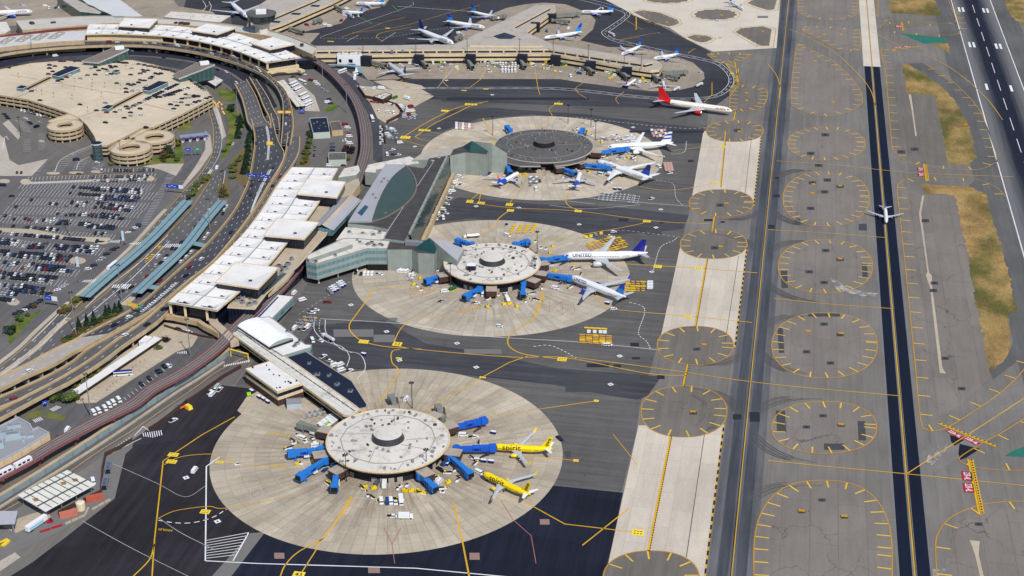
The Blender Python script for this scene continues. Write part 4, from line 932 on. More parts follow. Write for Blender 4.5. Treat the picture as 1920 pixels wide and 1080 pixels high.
mb=MB();mb.prism(GP([(880,82),(895,79),(1012,80),(1018,84),(1014,86),(880,85)],15.2),13.52,15.2,0,1);part('roof_screen',mb,[M['tan'],M['croof']],t)
roof_units(t,[(755,97),(735,98),(827,88),(912,74),(915,72),(978,73),(985,74),(705,97),(850,95),(1080,103),(1142,115),(1090,112),(1120,103),(930,58),(955,41),(1065,93),(940,54),(1160,108),(1190,113)],11.5,None,(1.5,3.5),1.6)
for x,y in((688,108),(786,106),(883,105),(980,105),(1042,107),(1108,118),(1176,129),(1004,45),(1035,29)):
 c=G(x,y,8.5);mb=MB();mb.box((c.x,c.y-1.5,5.2),(10,6.5,10.4));part('bridge_tower',mb,M['navy_w'],t)
t=thing('concourse_building','beige concourse behind the control tower, running off at the top edge','concourse',(*G(570,35),0))
low=GP([(488,58),(528,45),(620,5.5),(680,-25),(560,-40),(470,25)],10);bands(t,low,0,[(0,2.6,'dark'),(2.6,5.2,'tan'),(5.2,7.2,'dglass'),(7.2,10,'tan')])
up=GP([(470,50),(518,30),(592,-1),(640,-25),(560,-40),(470,20)],13.5);bands(t,up,10,[(10.02,11.9,'dglass'),(11.9,13.5,'tan')])
for x,y in((518,43),(556,28),(592,13)):c=G(x,y,8.5);mb=MB();mb.box((c.x,c.y-1.5,5.2),(10,6.5,10.4));part('bridge_tower',mb,M['navy_w'],t)
tc=thing('terminal_building','far curving terminal hall with white tented roof above the departures road','terminal',(*G(360,90),0))
LC=[(160,65),(208,64),(260,65.5),(300,67.5),(338,72),(367,76.5),(397,83),(427,91),(447,97),(473,107),(499,118)]
RC_=[(166,46),(220,46),(270,46.5),(317,48),(357,52),(400,57),(430,60.5),(450,64),(475,72),(515,85),(565,108)]
L,Rr,poly=tent_roof(tc,LC,RC_,15,2,15,1.5,M['wroof2'],M['tan'])
mb=MB();mb.wall(offset([Vector(p)for p in ccw(poly)],4.5,True),7.2,14.4,.5,0,True);part('curtain_wall',mb,[M['mullion'],M['dark']],tc)
mb=MB();mb.prism(offset([Vector(p)for p in ccw(poly)],2,True),0,7.18,0);part('base_wall',mb,M['tan'],tc)
for p in resample(L,15)[5:]:mb=MB();mb.box((p.x+.3,p.y+2.6,10.4),(2.0,1.6,6.4));part('column',mb,M['tan'],tc)
mb=MB();q=resample(L,15)[:6];mb.wall([Vector((p.x,p.y+3.2))for p in q],7.2,13.4,1.2);part('front_wall',mb,M['tan'],tc)
c=G(218,70,10);mb=MB();mb.box((c.x,c.y+.4,9.8),(16,2.4,5));part('entrance',mb,M['dglass'],tc)
for q in([(220,49),(233,34.5),(297,35.5),(280,52)],[(357.5,57.5),(387,44),(443,52.5),(407,65)],[(469.5,81),(514,69),(555,83),(505,93)]):pavilion(tc,q,19.5,13,M['wroof2'],M['mullion'],M['tan'])
t=thing('old_wing','grey-roofed curved wing with cross-shaped roof frames at the left edge','building',(*G(80,85),0))
q=GP([(-80,105),(0,89),(60,82),(110,77.5),(158,75.5),(163,57),(100,60),(40,66),(0,70),(-80,84)],12);walls(None,q,0,12,t,M['tan2'],roofmat('grey_white_roof',C(206,204,204),.3,.1))
for x,y in((13,77),(45,73),(76,70),(106,67.5)):
 c=G(x,y,12);mb=MB();mb.wall([c+Vector((-4,-12)),c+Vector((4,-12)),c+Vector((4,12)),c+Vector((-4,12))],12,13.2,.7,0,True)
 mb.wall([c+Vector((-4,-12)),c+Vector((4,12))],12,12.8,.5);mb.wall([c+Vector((4,-12)),c+Vector((-4,12))],12,12.9,.5);part('roof_frame',mb,M['conc'],t)
mb=MB();mb.wall(spline(GP([(-60,78),(0,67),(60,60),(110,54),(165,50)],13.5),5),11,13.6,1.5);part('red_gutter',mb,surf('red_brown_steel',C(120,62,58),.7),t)
t=thing('spine_building','long pale grey curved roof running behind the far terminal hall','building',(*G(300,50),0))
q=[Vector(p)for p in spline(GP([(30,40),(110,34),(200,31.5),(300,36),(383,42),(450,50),(507,59),(550,72),(594,90)],14),4)]
q2=[Vector(p)for p in spline(GP([(42,56),(110,51),(166,46),(220,43),(317,45),(400,52),(450,60),(507,68),(545,84),(586,102)],14),4)]
walls(None,q+q2[::-1],0,14,t,M['tan2'],roofmat('spine_roof',C(200,196,188),.35,.1,.8))
mb=MB();mb.wall(q,13.9,15.2,1);part('parapet',mb,M['conc'],t)
roof_units(t,[(330,44),(340,45),(350,46),(60,45),(100,43),(566,86)],14,M['brown'],(3,7),2)
t=thing('roof_hall','big pale grey wedge-roofed building with a saw-tooth edge at the top left','building',(*G(210,20),0))
q=GP([(145,-8),(215,-8),(268,31),(214,31),(205,26),(196,22),(186,18),(176,12),(165,8)],15);walls(None,q,0,15,t,M['gglass'],roofmat('pale_wedge_roof',C(206,207,208),.12,.1,.92))
q=GP([(106,-8),(128,-8),(192,22),(186,26),(150,22)],13);walls('glass_wing',q,0,13,t,M['gglass'],M['croof'])
t=thing('hangar_building','pale flat-roofed building beside the control tower','building',(*G(370,45),0))
q=GP([(307,32),(321,21.5),(433,29.5),(413,42)],13);walls(None,q,0,13,t,surf('warm_grey_wall',C(120,114,110),.8),M['wroof'])
t=thing('depot_building','pale roofed low building at the left edge below the parked airliner','building',(*G(10,60),0))
q=GP([(-60,60),(-30,42),(12,41),(20,56),(10,62),(-20,66)],9);walls(None,q,0,9,t,M['tan2'],M['wroof'])
t=thing('control_tower','pale concrete control tower with a dark glass cab behind the far terminal hall','tower',(*G(494,84),0))
c=G(494,84);mb=MB();mb.tube([(c.x,c.y,0),(c.x,c.y,8),(c.x,c.y,20),(c.x,c.y,25)],[9,8.2,7.6,10],6,caps=True);part('shaft',mb,surf('tower_concrete',C(214,206,192),.85),t)
mb=MB();mb.ring(c,[(10,25),(14.5,28),(15.5,34)],24,0);part('cab',mb,ribbed('tower_glass',C(40,54,56),3,1.6,.2,0),t)
mb=MB();mb.ring(c,[(15.5,34),(16.2,34.4),(16.2,35.4),(15,35.4),(14.5,34.9),(.01,35)],24,0);r_=part('roof',mb,M['groof'],t)
mb=MB();mb.box((c.x,c.y,36.8),(11,9,3.6),.3);part('plant_room',mb,M['white'],r_)
for k in range(5):mb=MB();x,y=c.x+(k-2)*3,c.y+3+(k%2)*2;mb.tube([(x,y,35),(x,y,41+k%3)],.14,5);part('antenna',mb,M['dark'],r_)
def simple(name,label,cat,px4,z,wm,rm,org,units=(),z0=0):
 t=thing(name,label,cat,(*G(*org),0));q=GP(px4,z);walls(None,q,z0,z,t,M[wm],M[rm]);parapet(q,z,.4,.35,M[wm],t);roof_units(t,units,z,None,(.8,2),.9);return t
t=simple('bus_depot','black-roofed building with pale green walls beside the bus stands','building',[(580,222),(613,220),(619,248),(587,250)],5.5,'sgreen','nroof',(600,255),[(589,232),(595,229),(600,236),(607,231),(598,241),(610,238)])
simple('workshop_building','grey-roofed flat building next to the black-roofed depot','building',[(618,229),(637,227),(643,244),(622,246)],5,'tan2','groof',(632,252))
simple('ticket_office','grey-roofed building with white walls between parked cars and guideway','building',[(616,287),(649,286),(649,300),(616,301)],5.5,'sgreen','groof',(632,310),[(622,291),(630,289),(636,292),(643,291)])
simple('guard_house','white-roofed brown building with tanks on the tan yard','building',[(700,181),(722,173.5),(735,177),(718,187)],4.5,'brown','wroof',(718,192),[(708,181),(714,178),(720,180),(716,183)])
t=simple('airline_office','white and blue box office with dark windows in front of the concourse','building',[(632,104),(633,99.5),(677,99),(679,104.5)],11,'white','wroof',(655,120),[(640,101),(655,101),(672,101)])
c=G(679,104.5,11);mb=MB();mb.box((c.x-2.4,c.y+.2,5.6),(5.2,1,10.6));part('blue_corner',mb,M['blue'],t)
for x,wd in((637,5),(652,16),(666,5)):c=G(x,104,11);mb=MB();mb.box((c.x,c.y-.05,5.4),(wd*.62,.5,3.4));part('window',mb,M['dglass'],t)
c=G(650,104,11);mb=MB();mb.box((c.x,c.y-.1,1.6),(18,.5,1.6));part('blue_band',mb,M['blue'],t)
t=thing('walkway_canopy','bent blue-grey walkway canopy leading from the box office to parked buses','canopy',(*G(650,122),0))
mb=MB();p=GP([(604,122),(622,121),(652,122),(672,124),(679,136)],4)
mb.wall(p,3.6,4.1,4.5);part('roof',mb,M['canopy'],t)
for x in p:mb=MB();mb.tube([(x.x,x.y,0),(x.x,x.y,3.6)],.2,6);part('post',mb,M['metal'],t)
t=thing('plant_building','tan-walled building with grey roof and large air handlers at the left edge','building',(*G(50,840),0))
q=GP([(-60,838),(0,800),(33,783),(57,796),(62,806),(72,802),(93,813),(50,840),(0,866),(-60,900)],10)
walls(None,q,0,10,t,M['tan'],surf('blue_grey_roof',C(150,150,156),.85,.1,.2));parapet(q,10,.9,.7,surf('pale_coping',C(176,178,186),.8),t)
for x,y,a_,b_,h in((15,818,9,4,3.4),(25,822,9,4,3.4),(-4,838,7,5,3),(20,803,4,3,2),(32,800,5,3,1.6),(45,820,3,3,1.6),(57,819,4,3,1.4),(44,828,1.5,1.5,1.6)):c=G(x,y,10);mb=MB();mb.box((c.x,c.y,10+h/2),(a_,b_,h),.5,0,.95);mb.box((c.x,c.y,10+h+.15),(a_*.8,b_*.5,.3),.5,1);part('air_handler',mb,[surf('pale_blue_metal',C(166,182,192),.5,.1),M['metal']],t)
t=thing('truck_canopy','rusty white canopy roof with dark grid ribs on posts','canopy',(*G(105,935),0))
q=GP([(33,928),(126,881),(178,907.5),(85,958)],6.5);mb=MB();mb.prism(q,5.8,6.5,0,1,True);part('roof',mb,[M['white'],M['rust2']],t)
ru=roofmat('rust_stain',C(170,120,70),.5,.2);mb=MB()
for x,y in((140,900),(66,937),(118,906)):mb.flat([G(x-6,y-2,6.53),G(x+5,y-3.5,6.53),G(x+7,y+2,6.53),G(x-2,y+3.5,6.53)],6.53)
part('rust',mb,ru,t)
mb=MB()
for f in range(1,8):a,b=q[0].lerp(q[1],f/8),q[3].lerp(q[2],f/8);mb.wall([a,b],6.5,6.75,.35)
for f in(.22,.72):a,b=q[0].lerp(q[3],f),q[1].lerp(q[2],f);mb.wall([a,b],6.5,6.85,.8)
part('rib',mb,surf('dark_steel',C(70,76,84),.6),t)
for f in(.05,.35,.65,.95):
 for g_ in(.08,.92):p=q[0].lerp(q[1],f).lerp(q[3].lerp(q[2],f),g_);mb=MB();mb.tube([(p.x,p.y,0),(p.x,p.y,5.8)],.3,6);part('post',mb,M['metal'],t)
t=thing('fuel_canopy','plain grey canopy roof on a frame at the left edge','canopy',(*G(10,985),0))
q=GP([(-40,958),(33,958),(28,981),(-40,983)],7);mb=MB();mb.prism(q,6.3,7,0,0,True);part('roof',mb,surf('grey_canopy',C(176,178,186),.7),t)
for p in q:p2=p.lerp(sum(q,Vector((0,0)))/4,.15);mb=MB();mb.tube([(p2 .x,p2 .y,0),(p2 .x,p2 .y,6.3)],.4,6);part('post',mb,M['metal'],t)
M['lot']=asphalt('car_park_asphalt',C(104,102,103),lane=(50,9),streak=.12,joint=.88,rot=.1,big=.14)
def rd(name,left,right,mat,lv,sm=True,z=None):
 l,r=GP(left),GP(right)
 if sm:l,r=spline(l,5),spline(r,5)
 return sheet(name,l+r[::-1],lv,mat,px=False)
sheet('car_park',[(-60,320),(0,316),(180,310),(300,313),(345,320),(318,372),(262,445),(215,495),(150,552),(75,612),(20,640),(-60,660),(-200,500)],2,'lot')
A_L=[(383,190),(396,225),(400,250),(396,290),(376,325),(345,357),(318,388),(298,410),(262,453),(238,477),(200,512),(165,543),(120,580),(75,622),(40,655),(0,688),(-40,715)]
A_R=[(404,190),(414,230),(417,260),(412,290),(396,318),(374,343),(352,368),(338,385),(290,435),(250,475),(205,515),(165,553),(130,590),(95,632),(60,662),(0,706),(-40,735)]
rd('road',A_L,A_R,'road',2.6)
B_L=[(458,225),(454,250),(437,276),(415,307),(393,340),(372,370),(353,397),(320,430),(280,473),(225,525),(180,563),(120,607),(80,640),(40,675),(0,697),(-40,722)]
B_R=[(480,215),(476,245),(463,266),(440,303),(423,320),(422,333),(412,372),(385,415),(345,460),(300,503),(250,548),(200,592),(150,632),(90,675),(40,705),(0,733),(-40,755)]
rd('road',B_L,B_R,'road',2.5)
rd('road',[(423,320),(428,340),(432,365),(420,385),(362,460),(312,510),(262,557),(215,595),(165,635),(110,670)],[(431,320),(448,350),(449,375),(440,395),(415,430),(390,465),(350,503),(305,545),(262,578),(215,612),(165,645),(110,685)],'road',2.4)
rd('road',[(407,195),(418,215),(424,240),(424,262),(414,290),(400,312)],[(430,195),(437,225),(438,250),(432,262),(418,292),(404,314)],'road',2.3)
sheet('road',[(345,255),(385,260),(380,300),(348,345),(330,360),(341,320)],2.2,'road')
rd('road',[(-40,150),(0,116),(60,110),(120,105),(167,100),(247,105),(300,109),(370,119),(420,133),(455,156),(475,185),(485,215),(488,240)],[(-40,165),(0,131),(60,122),(120,116),(167,113),(247,117),(300,123),(370,137),(410,150),(440,172),(455,200),(462,225),(463,245)],'roaddk',2.6)
rd('road',[(-40,116),(30,107),(100,97),(180,91),(260,92),(330,97),(400,110),(450,127),(490,150),(505,172),(520,200)],[(-40,136),(30,120),(100,108),(180,103),(260,104),(330,110),(400,123),(440,140),(468,165),(480,190),(490,215)],'patchdk',2.7)
sheet('forecourt',[(520,155),(560,140),(600,142),(640,165),(668,200),(676,250),(670,300),(650,318),(570,318),(560,250),(545,200)],2.2,'land')
sheet('bus_stand',[(540,148),(552,146),(590,180),(600,209),(570,208),(565,200)],2.8,'walk')
rd('ramp_road',[(612,135),(645,160),(672,185),(690,215),(698,250),(700,300)],[(640,130),(668,152),(692,180),(708,215),(716,255),(718,310)],'roaddk',2.6)
rd('ramp_road',[(640,170),(660,195),(672,230),(672,270),(664,310)],[(652,170),(672,195),(680,230),(680,270),(672,315)],'patchdk',2.7)
sheet('tan_yard',[(668,160),(715,165),(760,172),(815,180),(778,200),(750,205),(745,225),(725,232),(708,222),(695,195)],3.4,'tanc')
sheet('tan_yard',[(700,152),(735,150),(790,160),(815,179),(740,170)],3.3,'tanc')
sheet('bus_apron',[(310,605),(345,610),(371,632),(360,650),(330,660),(180,755),(145,757),(130,740),(150,712),(250,650)],2.6,'tanc')
sheet('bus_road',[(371,632),(400,640),(405,655),(300,720),(245,762),(180,800),(100,830),(50,800),(60,775),(110,742),(145,757),(180,757),(330,662)],2.5,'road')
B2L=[(450,640),(425,665),(385,690),(340,720),(290,752),(225,795),(150,843),(75,890),(0,938),(-60,975)]
B2R=[(470,655),(455,680),(412,700),(365,730),(310,770),(245,813),(165,865),(95,915),(0,972),(-60,1005)]
rd('service_road',B2L,B2R,'road',4.0)
sheet('yard_paving',[(180,880),(205,858),(250,828),(248,840),(215,870),(212,930),(165,968),(95,1005),(30,1035),(-40,1075),(-60,1000),(0,960),(90,925)],3.8,'patchlt')
sheet('yard_paving',[(55,965),(90,955),(95,970),(30,1000),(0,985)],4.1,'tanc')
sheet('pale_slab',[(-40,1075),(28,1036),(39,1045),(-20,1085)],4.1,'walk')
sheet('concrete_apron',[(462,745),(500,725),(520,760),(565,745),(640,770),(630,800),(560,800),(480,800),(445,770)],4.4,'tanc')
def kerb(pts,w_,z=0.14,name='pavement'):
 mb=MB();mb.wall(spline(GP(pts),5),0,z,w_);struct(name,mb,M['walk'])
kerb([(311,392),(290,414),(255,453),(231,477),(193,512),(158,543),(112,580),(68,620),(35,652),(-5,683)],3.2)
kerb([(347,392),(300,440),(255,482),(210,522),(170,558)],6.5);kerb([(128,596),(100,622),(66,655),(0,704),(-30,722)],4.5)
kerb([(419,380),(390,418),(352,464),(306,508),(256,552),(230,572)],5.5)
kerb([(397,318),(377,346),(360,366)],3.0)
def verge(q,lv=2.9,mat='lawn'):
 tag(sheet('grass',q,lv,mat),None,None,None,'stuff')
for q in([(193,268),(210,290),(232,305),(270,312),(345,307),(341,275),(327,255),(330,290),(240,300)],[(402,165),(442,170),(443,185),(437,192),(415,186)],[(418,195),(455,215),(460,235),(440,262),(428,290),(412,302),(424,270),(430,240)],[(8,612),(30,605),(82,577),(70,590),(45,615),(20,645),(14,640),(18,625)],[(104,592),(125,572),(165,564),(140,582),(110,595)],[(330,235),(360,222),(358,242),(335,248)],[(40,780),(80,768),(85,776),(62,785)],[(80,782),(95,773),(125,782),(118,789)],[(606,205),(628,193),(634,200),(625,208),(608,210)]):verge(q,3.0,'lawn')
for q in([(425,330),(432,350),(431,372),(412,373),(406,352)],[(440,292),(470,262),(468,330),(462,352),(448,345),(430,325),(428,312)],[(356,372),(395,325),(400,330),(370,365)],[(105,595),(128,570),(150,560),(160,566),(140,582)],[(112,648),(150,610),(215,580),(232,582),(200,607),(150,632)],[(563,312),(572,270),(578,265),(582,310)]):
 verge(q,3.3,M.setdefault('scrub',surf('brown_scrub',C(112,98,66),1,.3,.5)))
VZ=[0]
def viaduct(label,left,right,mat='road',z=7.0,par=1.1,name='elevated_road',piers=True,th=1.5,hatch=()):
 VZ[0]+=1;z=z+.06*VZ[0];l,r=spline(GP(left,z),5),spline(GP(right,z),5)
 n_=40;l,r=resample(l,n_),resample(r,n_)
 t=thing(name,label,'road bridge',(l[n_//2].x,l[n_//2].y,0))
 mb=MB()
 for i in range(n_):mb.face([(l[i].x,l[i].y,z),(r[i].x,r[i].y,z),(r[i+1].x,r[i+1].y,z),(l[i+1].x,l[i+1].y,z)])
 for f in range(len(mb.f)):
  a,b,c_=(Vector(mb.v[mb.f[f][k]])for k in range(3))
  if(b-a).cross(c_-a).z<0:mb.f[f]=tuple(reversed(mb.f[f]))
 part('road_deck',mb,M[mat],t)
 for hq,hw,hd in hatch:
  hm=MB();hm.line(spline(GP(hq,z),5),hw,z+.03,0,hd);part('hatching',hm,M['wht'],t)
 for e in(l,r):
  mb=MB();mb.wall(e,z-th,z+par,.7);part('parapet',mb,M['tan2'],t)
 mb=MB()
 for i in range(n_):mb.face([(l[i].x,l[i].y,z-th+.1),(l[i+1].x,l[i+1].y,z-th+.1),(r[i+1].x,r[i+1].y,z-th+.1),(r[i].x,r[i].y,z-th+.1)])
 part('soffit',mb,M['conc'],t)
 if piers:
  for i in range(2,n_,4):
   m_=l[i].lerp(r[i],.5);d_=r[i]-l[i];mb=MB();mb.box((m_.x,m_.y,(z-th)/2),(d_.length*.75,1.2,z-th-.02),math.atan2(d_.y,d_.x));part('pier',mb,M['conc'],t)
 wd=(r[n_//2]-l[n_//2]).length;mb=MB();k=max(1,int(wd/3.8))
 for j in range(1,k):mb.line([a.lerp(b,j/k)for a,b in zip(l,r)],.28,z+.02,0,(3,13))
 if k>1:part('lane_lines',mb,M['wht'],t)
 mb=MB();mb.line(offset(l,-1.0)if(offset(l,-1.0)[5]-r[5]).length<(l[5]-r[5]).length else offset(l,1.0),.25,z+.02);part('edge_line',mb,M['yel'],t)
 return l,r
viaduct('dark asphalt elevated road curving past the tented terminal hall, between tan parapets',[(472,225),(478,262),(474,300),(467,337),(460,357),(437,400),(390,457),(357,487),(307,532),(262,572),(200,607),(150,633)],[(508,215),(520,262),(533,290),(524,315),(505,345),(472,400),(430,455),(395,495),(357,524),(292,577),(262,596),(212,624)],'roaddk',hatch=(([(508,318),(490,352),(470,398)],1.6,(1.2,.8)),([(505,318),(487,352),(469,397)],.35,None),([(498,228),(504,262),(502,300)],2.2,(.8,.8)),([(330,530),(295,560),(262,586)],1.8,(1.6,1.4)),([(333,531),(297,562),(263,589)],.35,None)))
viaduct('narrow elevated kerbside road against the tented terminal hall',[(540,250),(535,290),(524,318),(507,347),(476,398),(434,453),(399,493),(361,522),(312,566),(265,606),(215,640),(180,668),(130,700),(80,728),(40,748),(-40,792)],[(562,258),(560,287),(545,315),(525,340),(492,392),(458,440),(424,475),(386,510),(345,550),(308,593),(280,616),(230,650),(190,681),(130,718),(90,738),(40,765),(-40,808)],'road')
viaduct('pale concrete elevated road with a white car in the lower left',[(150,633),(135,641),(100,657),(50,684),(0,708),(-40,727)],[(212,624),(160,651),(140,660),(100,684),(50,706),(0,731),(-40,750)],'conc')
viaduct('elevated road between the pale bridge and the terminal kerbside road',[(292,579),(262,600),(214,627),(165,655),(140,676),(100,700),(50,724),(0,745),(-40,765)],[(308,572),(263,609),(213,642),(178,669),(128,702),(78,730),(38,750),(0,765),(-40,785)],'road')
viaduct('upper departures road in front of the far terminal hall',[(-60,106),(0,92),(60,85),(150,78),(210,77),(260,77.5),(300,79.5),(350,86),(400,95),(440,108),(470,121),(495,133),(511,148),(533,168),(543,190),(548,210),(550,240),(545,272)],[(-60,121),(0,104),(60,95),(150,88),(210,86),(260,86),(300,89),(367,99),(433,116),(483,136),(508,153),(522,170),(530,190),(531,205),(530,240),(527,270)],'roaddk')
viaduct('road bridge with white dashes beside the grass loop',[(440,158),(452,182),(459,205),(464,228),(472,240)],[(462,150),(478,178),(488,203),(496,225),(506,235)],'road')
viaduct('narrow curving slip road bridge between the two upper roads',[(468,146),(484,175),(494,200),(505,222),(508,240)],[(480,150),(500,180),(512,205),(521,222),(524,240)],'roaddk')
t=thing('footbridge_ramp','tan ramp with angled walls below the end of the tented terminal hall','ramp',(*G(350,620),0))
mb=MB();mb.wall(GP([(307,590),(325,592),(372,602),(384,610),(400,618),(412,625)],6),3,6.6,3);part('ramp_deck',mb,M['tan2'],t)
mb=MB();mb.wall(GP([(308,612),(340,622),(380,632),(412,637)],0),0,1.4,.8);part('wall',mb,M['brown'],t)
mb=MB();mb.wall(GP([(395,590),(402,605),(428,628),(440,640)],8),4,8,6);part('link_roof',mb,M['tanc'],t)
t=thing('terminal_stairs','tan stairs and landing below the end of the far terminal hall','stairs',(*G(540,132),0))
mb=MB();mb.wall(GP([(498,138),(520,132),(560,130),(568,133)],6),4.6,6.6,5);part('landing',mb,M['tan'],t)
mb=MB();
for k in range(7):p=G(545-k*2,134+k*.7,0);mb.box((p.x,p.y,5.4-k*.7),(2.6,2,.5),.4)
part('flight',mb,M['tan2'],t)
mb=MB();mb.box((*G(575,118,5)[:],5),(20,14,9.8),.4);part('link_block',mb,M['dglass'],t)
GZ=8.5
gl=spline(GP([(570,100),(578,106),(604,120),(631,142),(653,167),(667,187),(677,211),(683,238),(685,262),(684,285),(676,315),(668,340),(652,368),(630,395),(605,428),(578,472),(545,515),(515,549),(477,582),(443,613),(402,655),(343,697),(285,728),(250,755),(183,788),(100,832),(50,862),(0,888),(-60,918)],GZ),6)
t=thing('guideway','long mauve steel people mover guideway curving past the terminals on piers','guideway',(gl[80].x,gl[80].y,0))
mb=MB();mb.wall(gl,GZ-1.9,GZ-.6,8.4);part('girder',mb,M['pinkm'],t)
mb=MB();mb.line(gl,8.0,GZ-.55);part('track_bed',mb,surf('track_bed',C(104,92,92),.8,.25,.3),t)
for o_ in(-3.4,-1.0,1.0,3.4):mb=MB();mb.wall(offset(gl,o_),GZ-.54,GZ-.1,.5);part('running_beam',mb,surf('guide_beam',C(146,134,131),.7,.25,.2),t)
for o_ in(-4.2,4.2):mb=MB();mb.wall(offset(gl,o_),GZ-.9,GZ+.2,.25);part('edge_rail',mb,M['pinkm'],t)
for p,d_ in along(gl,27,8):
 mb=MB();mb.box((p.x,p.y,(GZ-1.9)/2),(1.5,1.5,GZ-1.92),math.atan2(d_.y,d_.x));mb.box((p.x,p.y,GZ-2.6),(1.6,7,1.4),math.atan2(d_.y,d_.x));part('pier',mb,M['pinkm'],t)
tr=thing('people_mover_train','white people mover train with dark windows on the guideway at the left edge','train',(*G(30,868,GZ),GZ-.1))
M['twhite']=surf('train_white',C(232,232,236),.4,.04,.5)
pts=[p for p,d in along(gl[::-1],13.2,0)]
o1=offset(gl,2.2);o1=[Vector(p)for p in o1]
cars_=[(p,d)for p,d in along(o1,12.6,3)if G(-60,918,GZ).y<p.y<G(52,862,GZ).y+2 and p.x<G(54,862,GZ).x]
for p,d_ in cars_:
 a=math.atan2(d_.y,d_.x);mb=MB();mb.box((p.x,p.y,GZ+1.5),(11.6,2.6,2.9),a,0,.94);c_=part('train_car',mb,M['twhite'],tr)
 for k in(-3,0,3):mb=MB();mb.box((p.x+math.cos(a)*k,p.y+math.sin(a)*k,GZ+1.7),(1.9,2.66,1.2),a);part('window',mb,M['dglass'],c_)
 mb=MB();mb.box((p.x,p.y,GZ+.35),(11.7,2.7,.3),a);part('stripe',mb,M['red'],c_)
t=thing('retaining_wall','long tan retaining wall with a pale fence below the guideway','wall',(*G(250,830),0))
rw=spline(GP([(437,648),(420,668),(375,697),(330,724),(280,757),(210,802),(140,848),(70,893),(0,936),(-60,972)]),5)
mb=MB();mb.wall(rw,0,2.6,2.4);part('wall',mb,M['tan2'],t)
mb=MB();mb.wall(offset(rw,2.6),0,3.6,.15);part('fence',mb,ribbed('pale_mesh_fence',C(140,156,160),3,.8,.6,0,.6),t)
t=thing('road_barrier','pale concrete barrier between the two lanes of the service road','barrier',(*G(250,830),0))
rb=spline(GP([(420,680),(372,712),(330,738),(265,783),(200,827),(130,872),(60,915),(0,953),(-60,990)]),5)
mb=MB();mb.wall(rb,0,1.1,1.4);part('wall',mb,M['tanc'],t)
mb=MB();mb.line(spline(GP([(462,668),(405,698),(370,724),(310,765),(250,806),(180,850),(100,905),(0,962)]),5),.4,LV*5.2);struct('road_line',mb,M['yel'])
t=thing('airfield_fence','dark brown security fence between service road and dark ramp','fence',(*G(330,770),0))
for q in([(452,690),(420,708),(375,740),(350,757)],[(345,762),(325,780),(280,808)],[(248,828),(225,842),(198,855),(193,880),(190,925),(150,945),(110,965)]):mb=MB();mb.wall(GP(q),0,2.4,.9);part('fence_panel',mb,M['brown'],t)
t=thing('yard_fence','dark zigzag security fence around the tan yard','fence',(*G(720,200),0))
for q in([(672,166),(685,184),(715,190),(745,200),(757,215),(725,232)],[(718,238),(723,270)]):mb=MB();mb.wall(GP(q),0,3,.8);part('fence_panel',mb,M['brown'],t)
t=thing('height_gauge','yellow steel height gauge over the service road','gantry',(*G(450,668),0))
a,b=G(433,668),G(466,677);mb=MB();mb.tube([(a.x,a.y,0),(a.x,a.y,5.2),(b.x,b.y,5.2),(b.x,b.y,0)],.45,6);part('frame',mb,M['bright'],t)
GD=11.0
t=thing('parking_garage','big beige open-sided parking garage with a cream roof deck','garage',(*G(200,180),0))
deckp=[(-120,165),(-60,143),(0,131),(60,119),(120,114.5),(160,117.5),(205,113),(250,113.5),(290,122),(320,134),(345,147),(362,151),(385,166),(400,184),(345,213),(287,240),(268,240),(236,257),(200,274),(183,274),(176,255),(163,236),(148,222),(128,213),(100,203),(50,187),(0,179),(-120,168)]
gp=GP(deckp,GD);inn=offset([Vector(p)for p in ccw(gp)],3.0,True)
mb=MB();mb.flat(gp,GD);part('roof_deck',mb,M['deck'],t)
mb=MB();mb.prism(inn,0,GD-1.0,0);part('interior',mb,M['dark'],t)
for k,z in enumerate((GD-.4,GD-3.9,GD-7.4)):
 mb=MB();mb.wall(offset([Vector(p)for p in ccw(gp)],.3,True),z-.7,z+1.0,.5,0,True);part('parapet',mb,M['garage'],t)
 if k:mb=MB();mb.prism(offset([Vector(p)for p in ccw(gp)],.5,True),z-.5,z-.1,0,0,True);part('floor_slab',mb,M['garage'],t)
cg=ccw(gp)
for p,d_ in along([Vector(v)for v in cg]+[Vector(cg[0])],8.5):
 if p.y>G(200,150,GD).y:continue
 nr=Vector((-d_.y,d_.x));q=p+nr*.9;mb=MB();mb.box((q.x,q.y,(GD-1)/2),(.9,.9,GD-1.1),math.atan2(d_.y,d_.x));part('column',mb,M['garage'],t)
for q in([(50,168),(97,145)],[(210,203),(268,173)]):
 a,b=GP(q,GD);d_=(b-a).normalized();nr=Vector((-d_.y,d_.x));mb=MB()
 mb.line([a,b],5.2,GD+.03);part('ramp_opening',mb,M['dark'],t)
 for s_ in(-1,1):mb=MB();mb.wall([a+nr*3.4*s_,b+nr*3.4*s_],GD,GD+1.1,.6);part('ramp_wall',mb,M['garage'],t)
mb=MB()
for q in([(20,140),(70,149)],[(105,156),(235,178)],[(30,183),(55,173)],[(147,220),(182,208)],[(270,195),(330,210)],[(195,205),(210,200)]):mb.line(GP(q,GD),.5,GD+.04)
part('expansion_joint',mb,M['brown'],t)
for x,y in((57,124),(35,146),(141,155),(174,157),(197,164),(117,163),(140,170),(79,178),(101,183),(136,187),(173,170),(191,182),(237,131),(227,168),(165,210)):
 p=G(x,y,GD);mb=MB();mb.box((p.x,p.y,GD+.3),(2,1,.6),.4);mb.tube([(p.x,p.y,GD+.6),(p.x,p.y,GD+5)],.12,5);l_=part('lamp_base',mb,M['tan2'],t)
 mb=MB();mb.box((p.x,p.y,GD+4.6),(.9,.3,1.0));part('zone_sign',mb,M['teal'],l_)
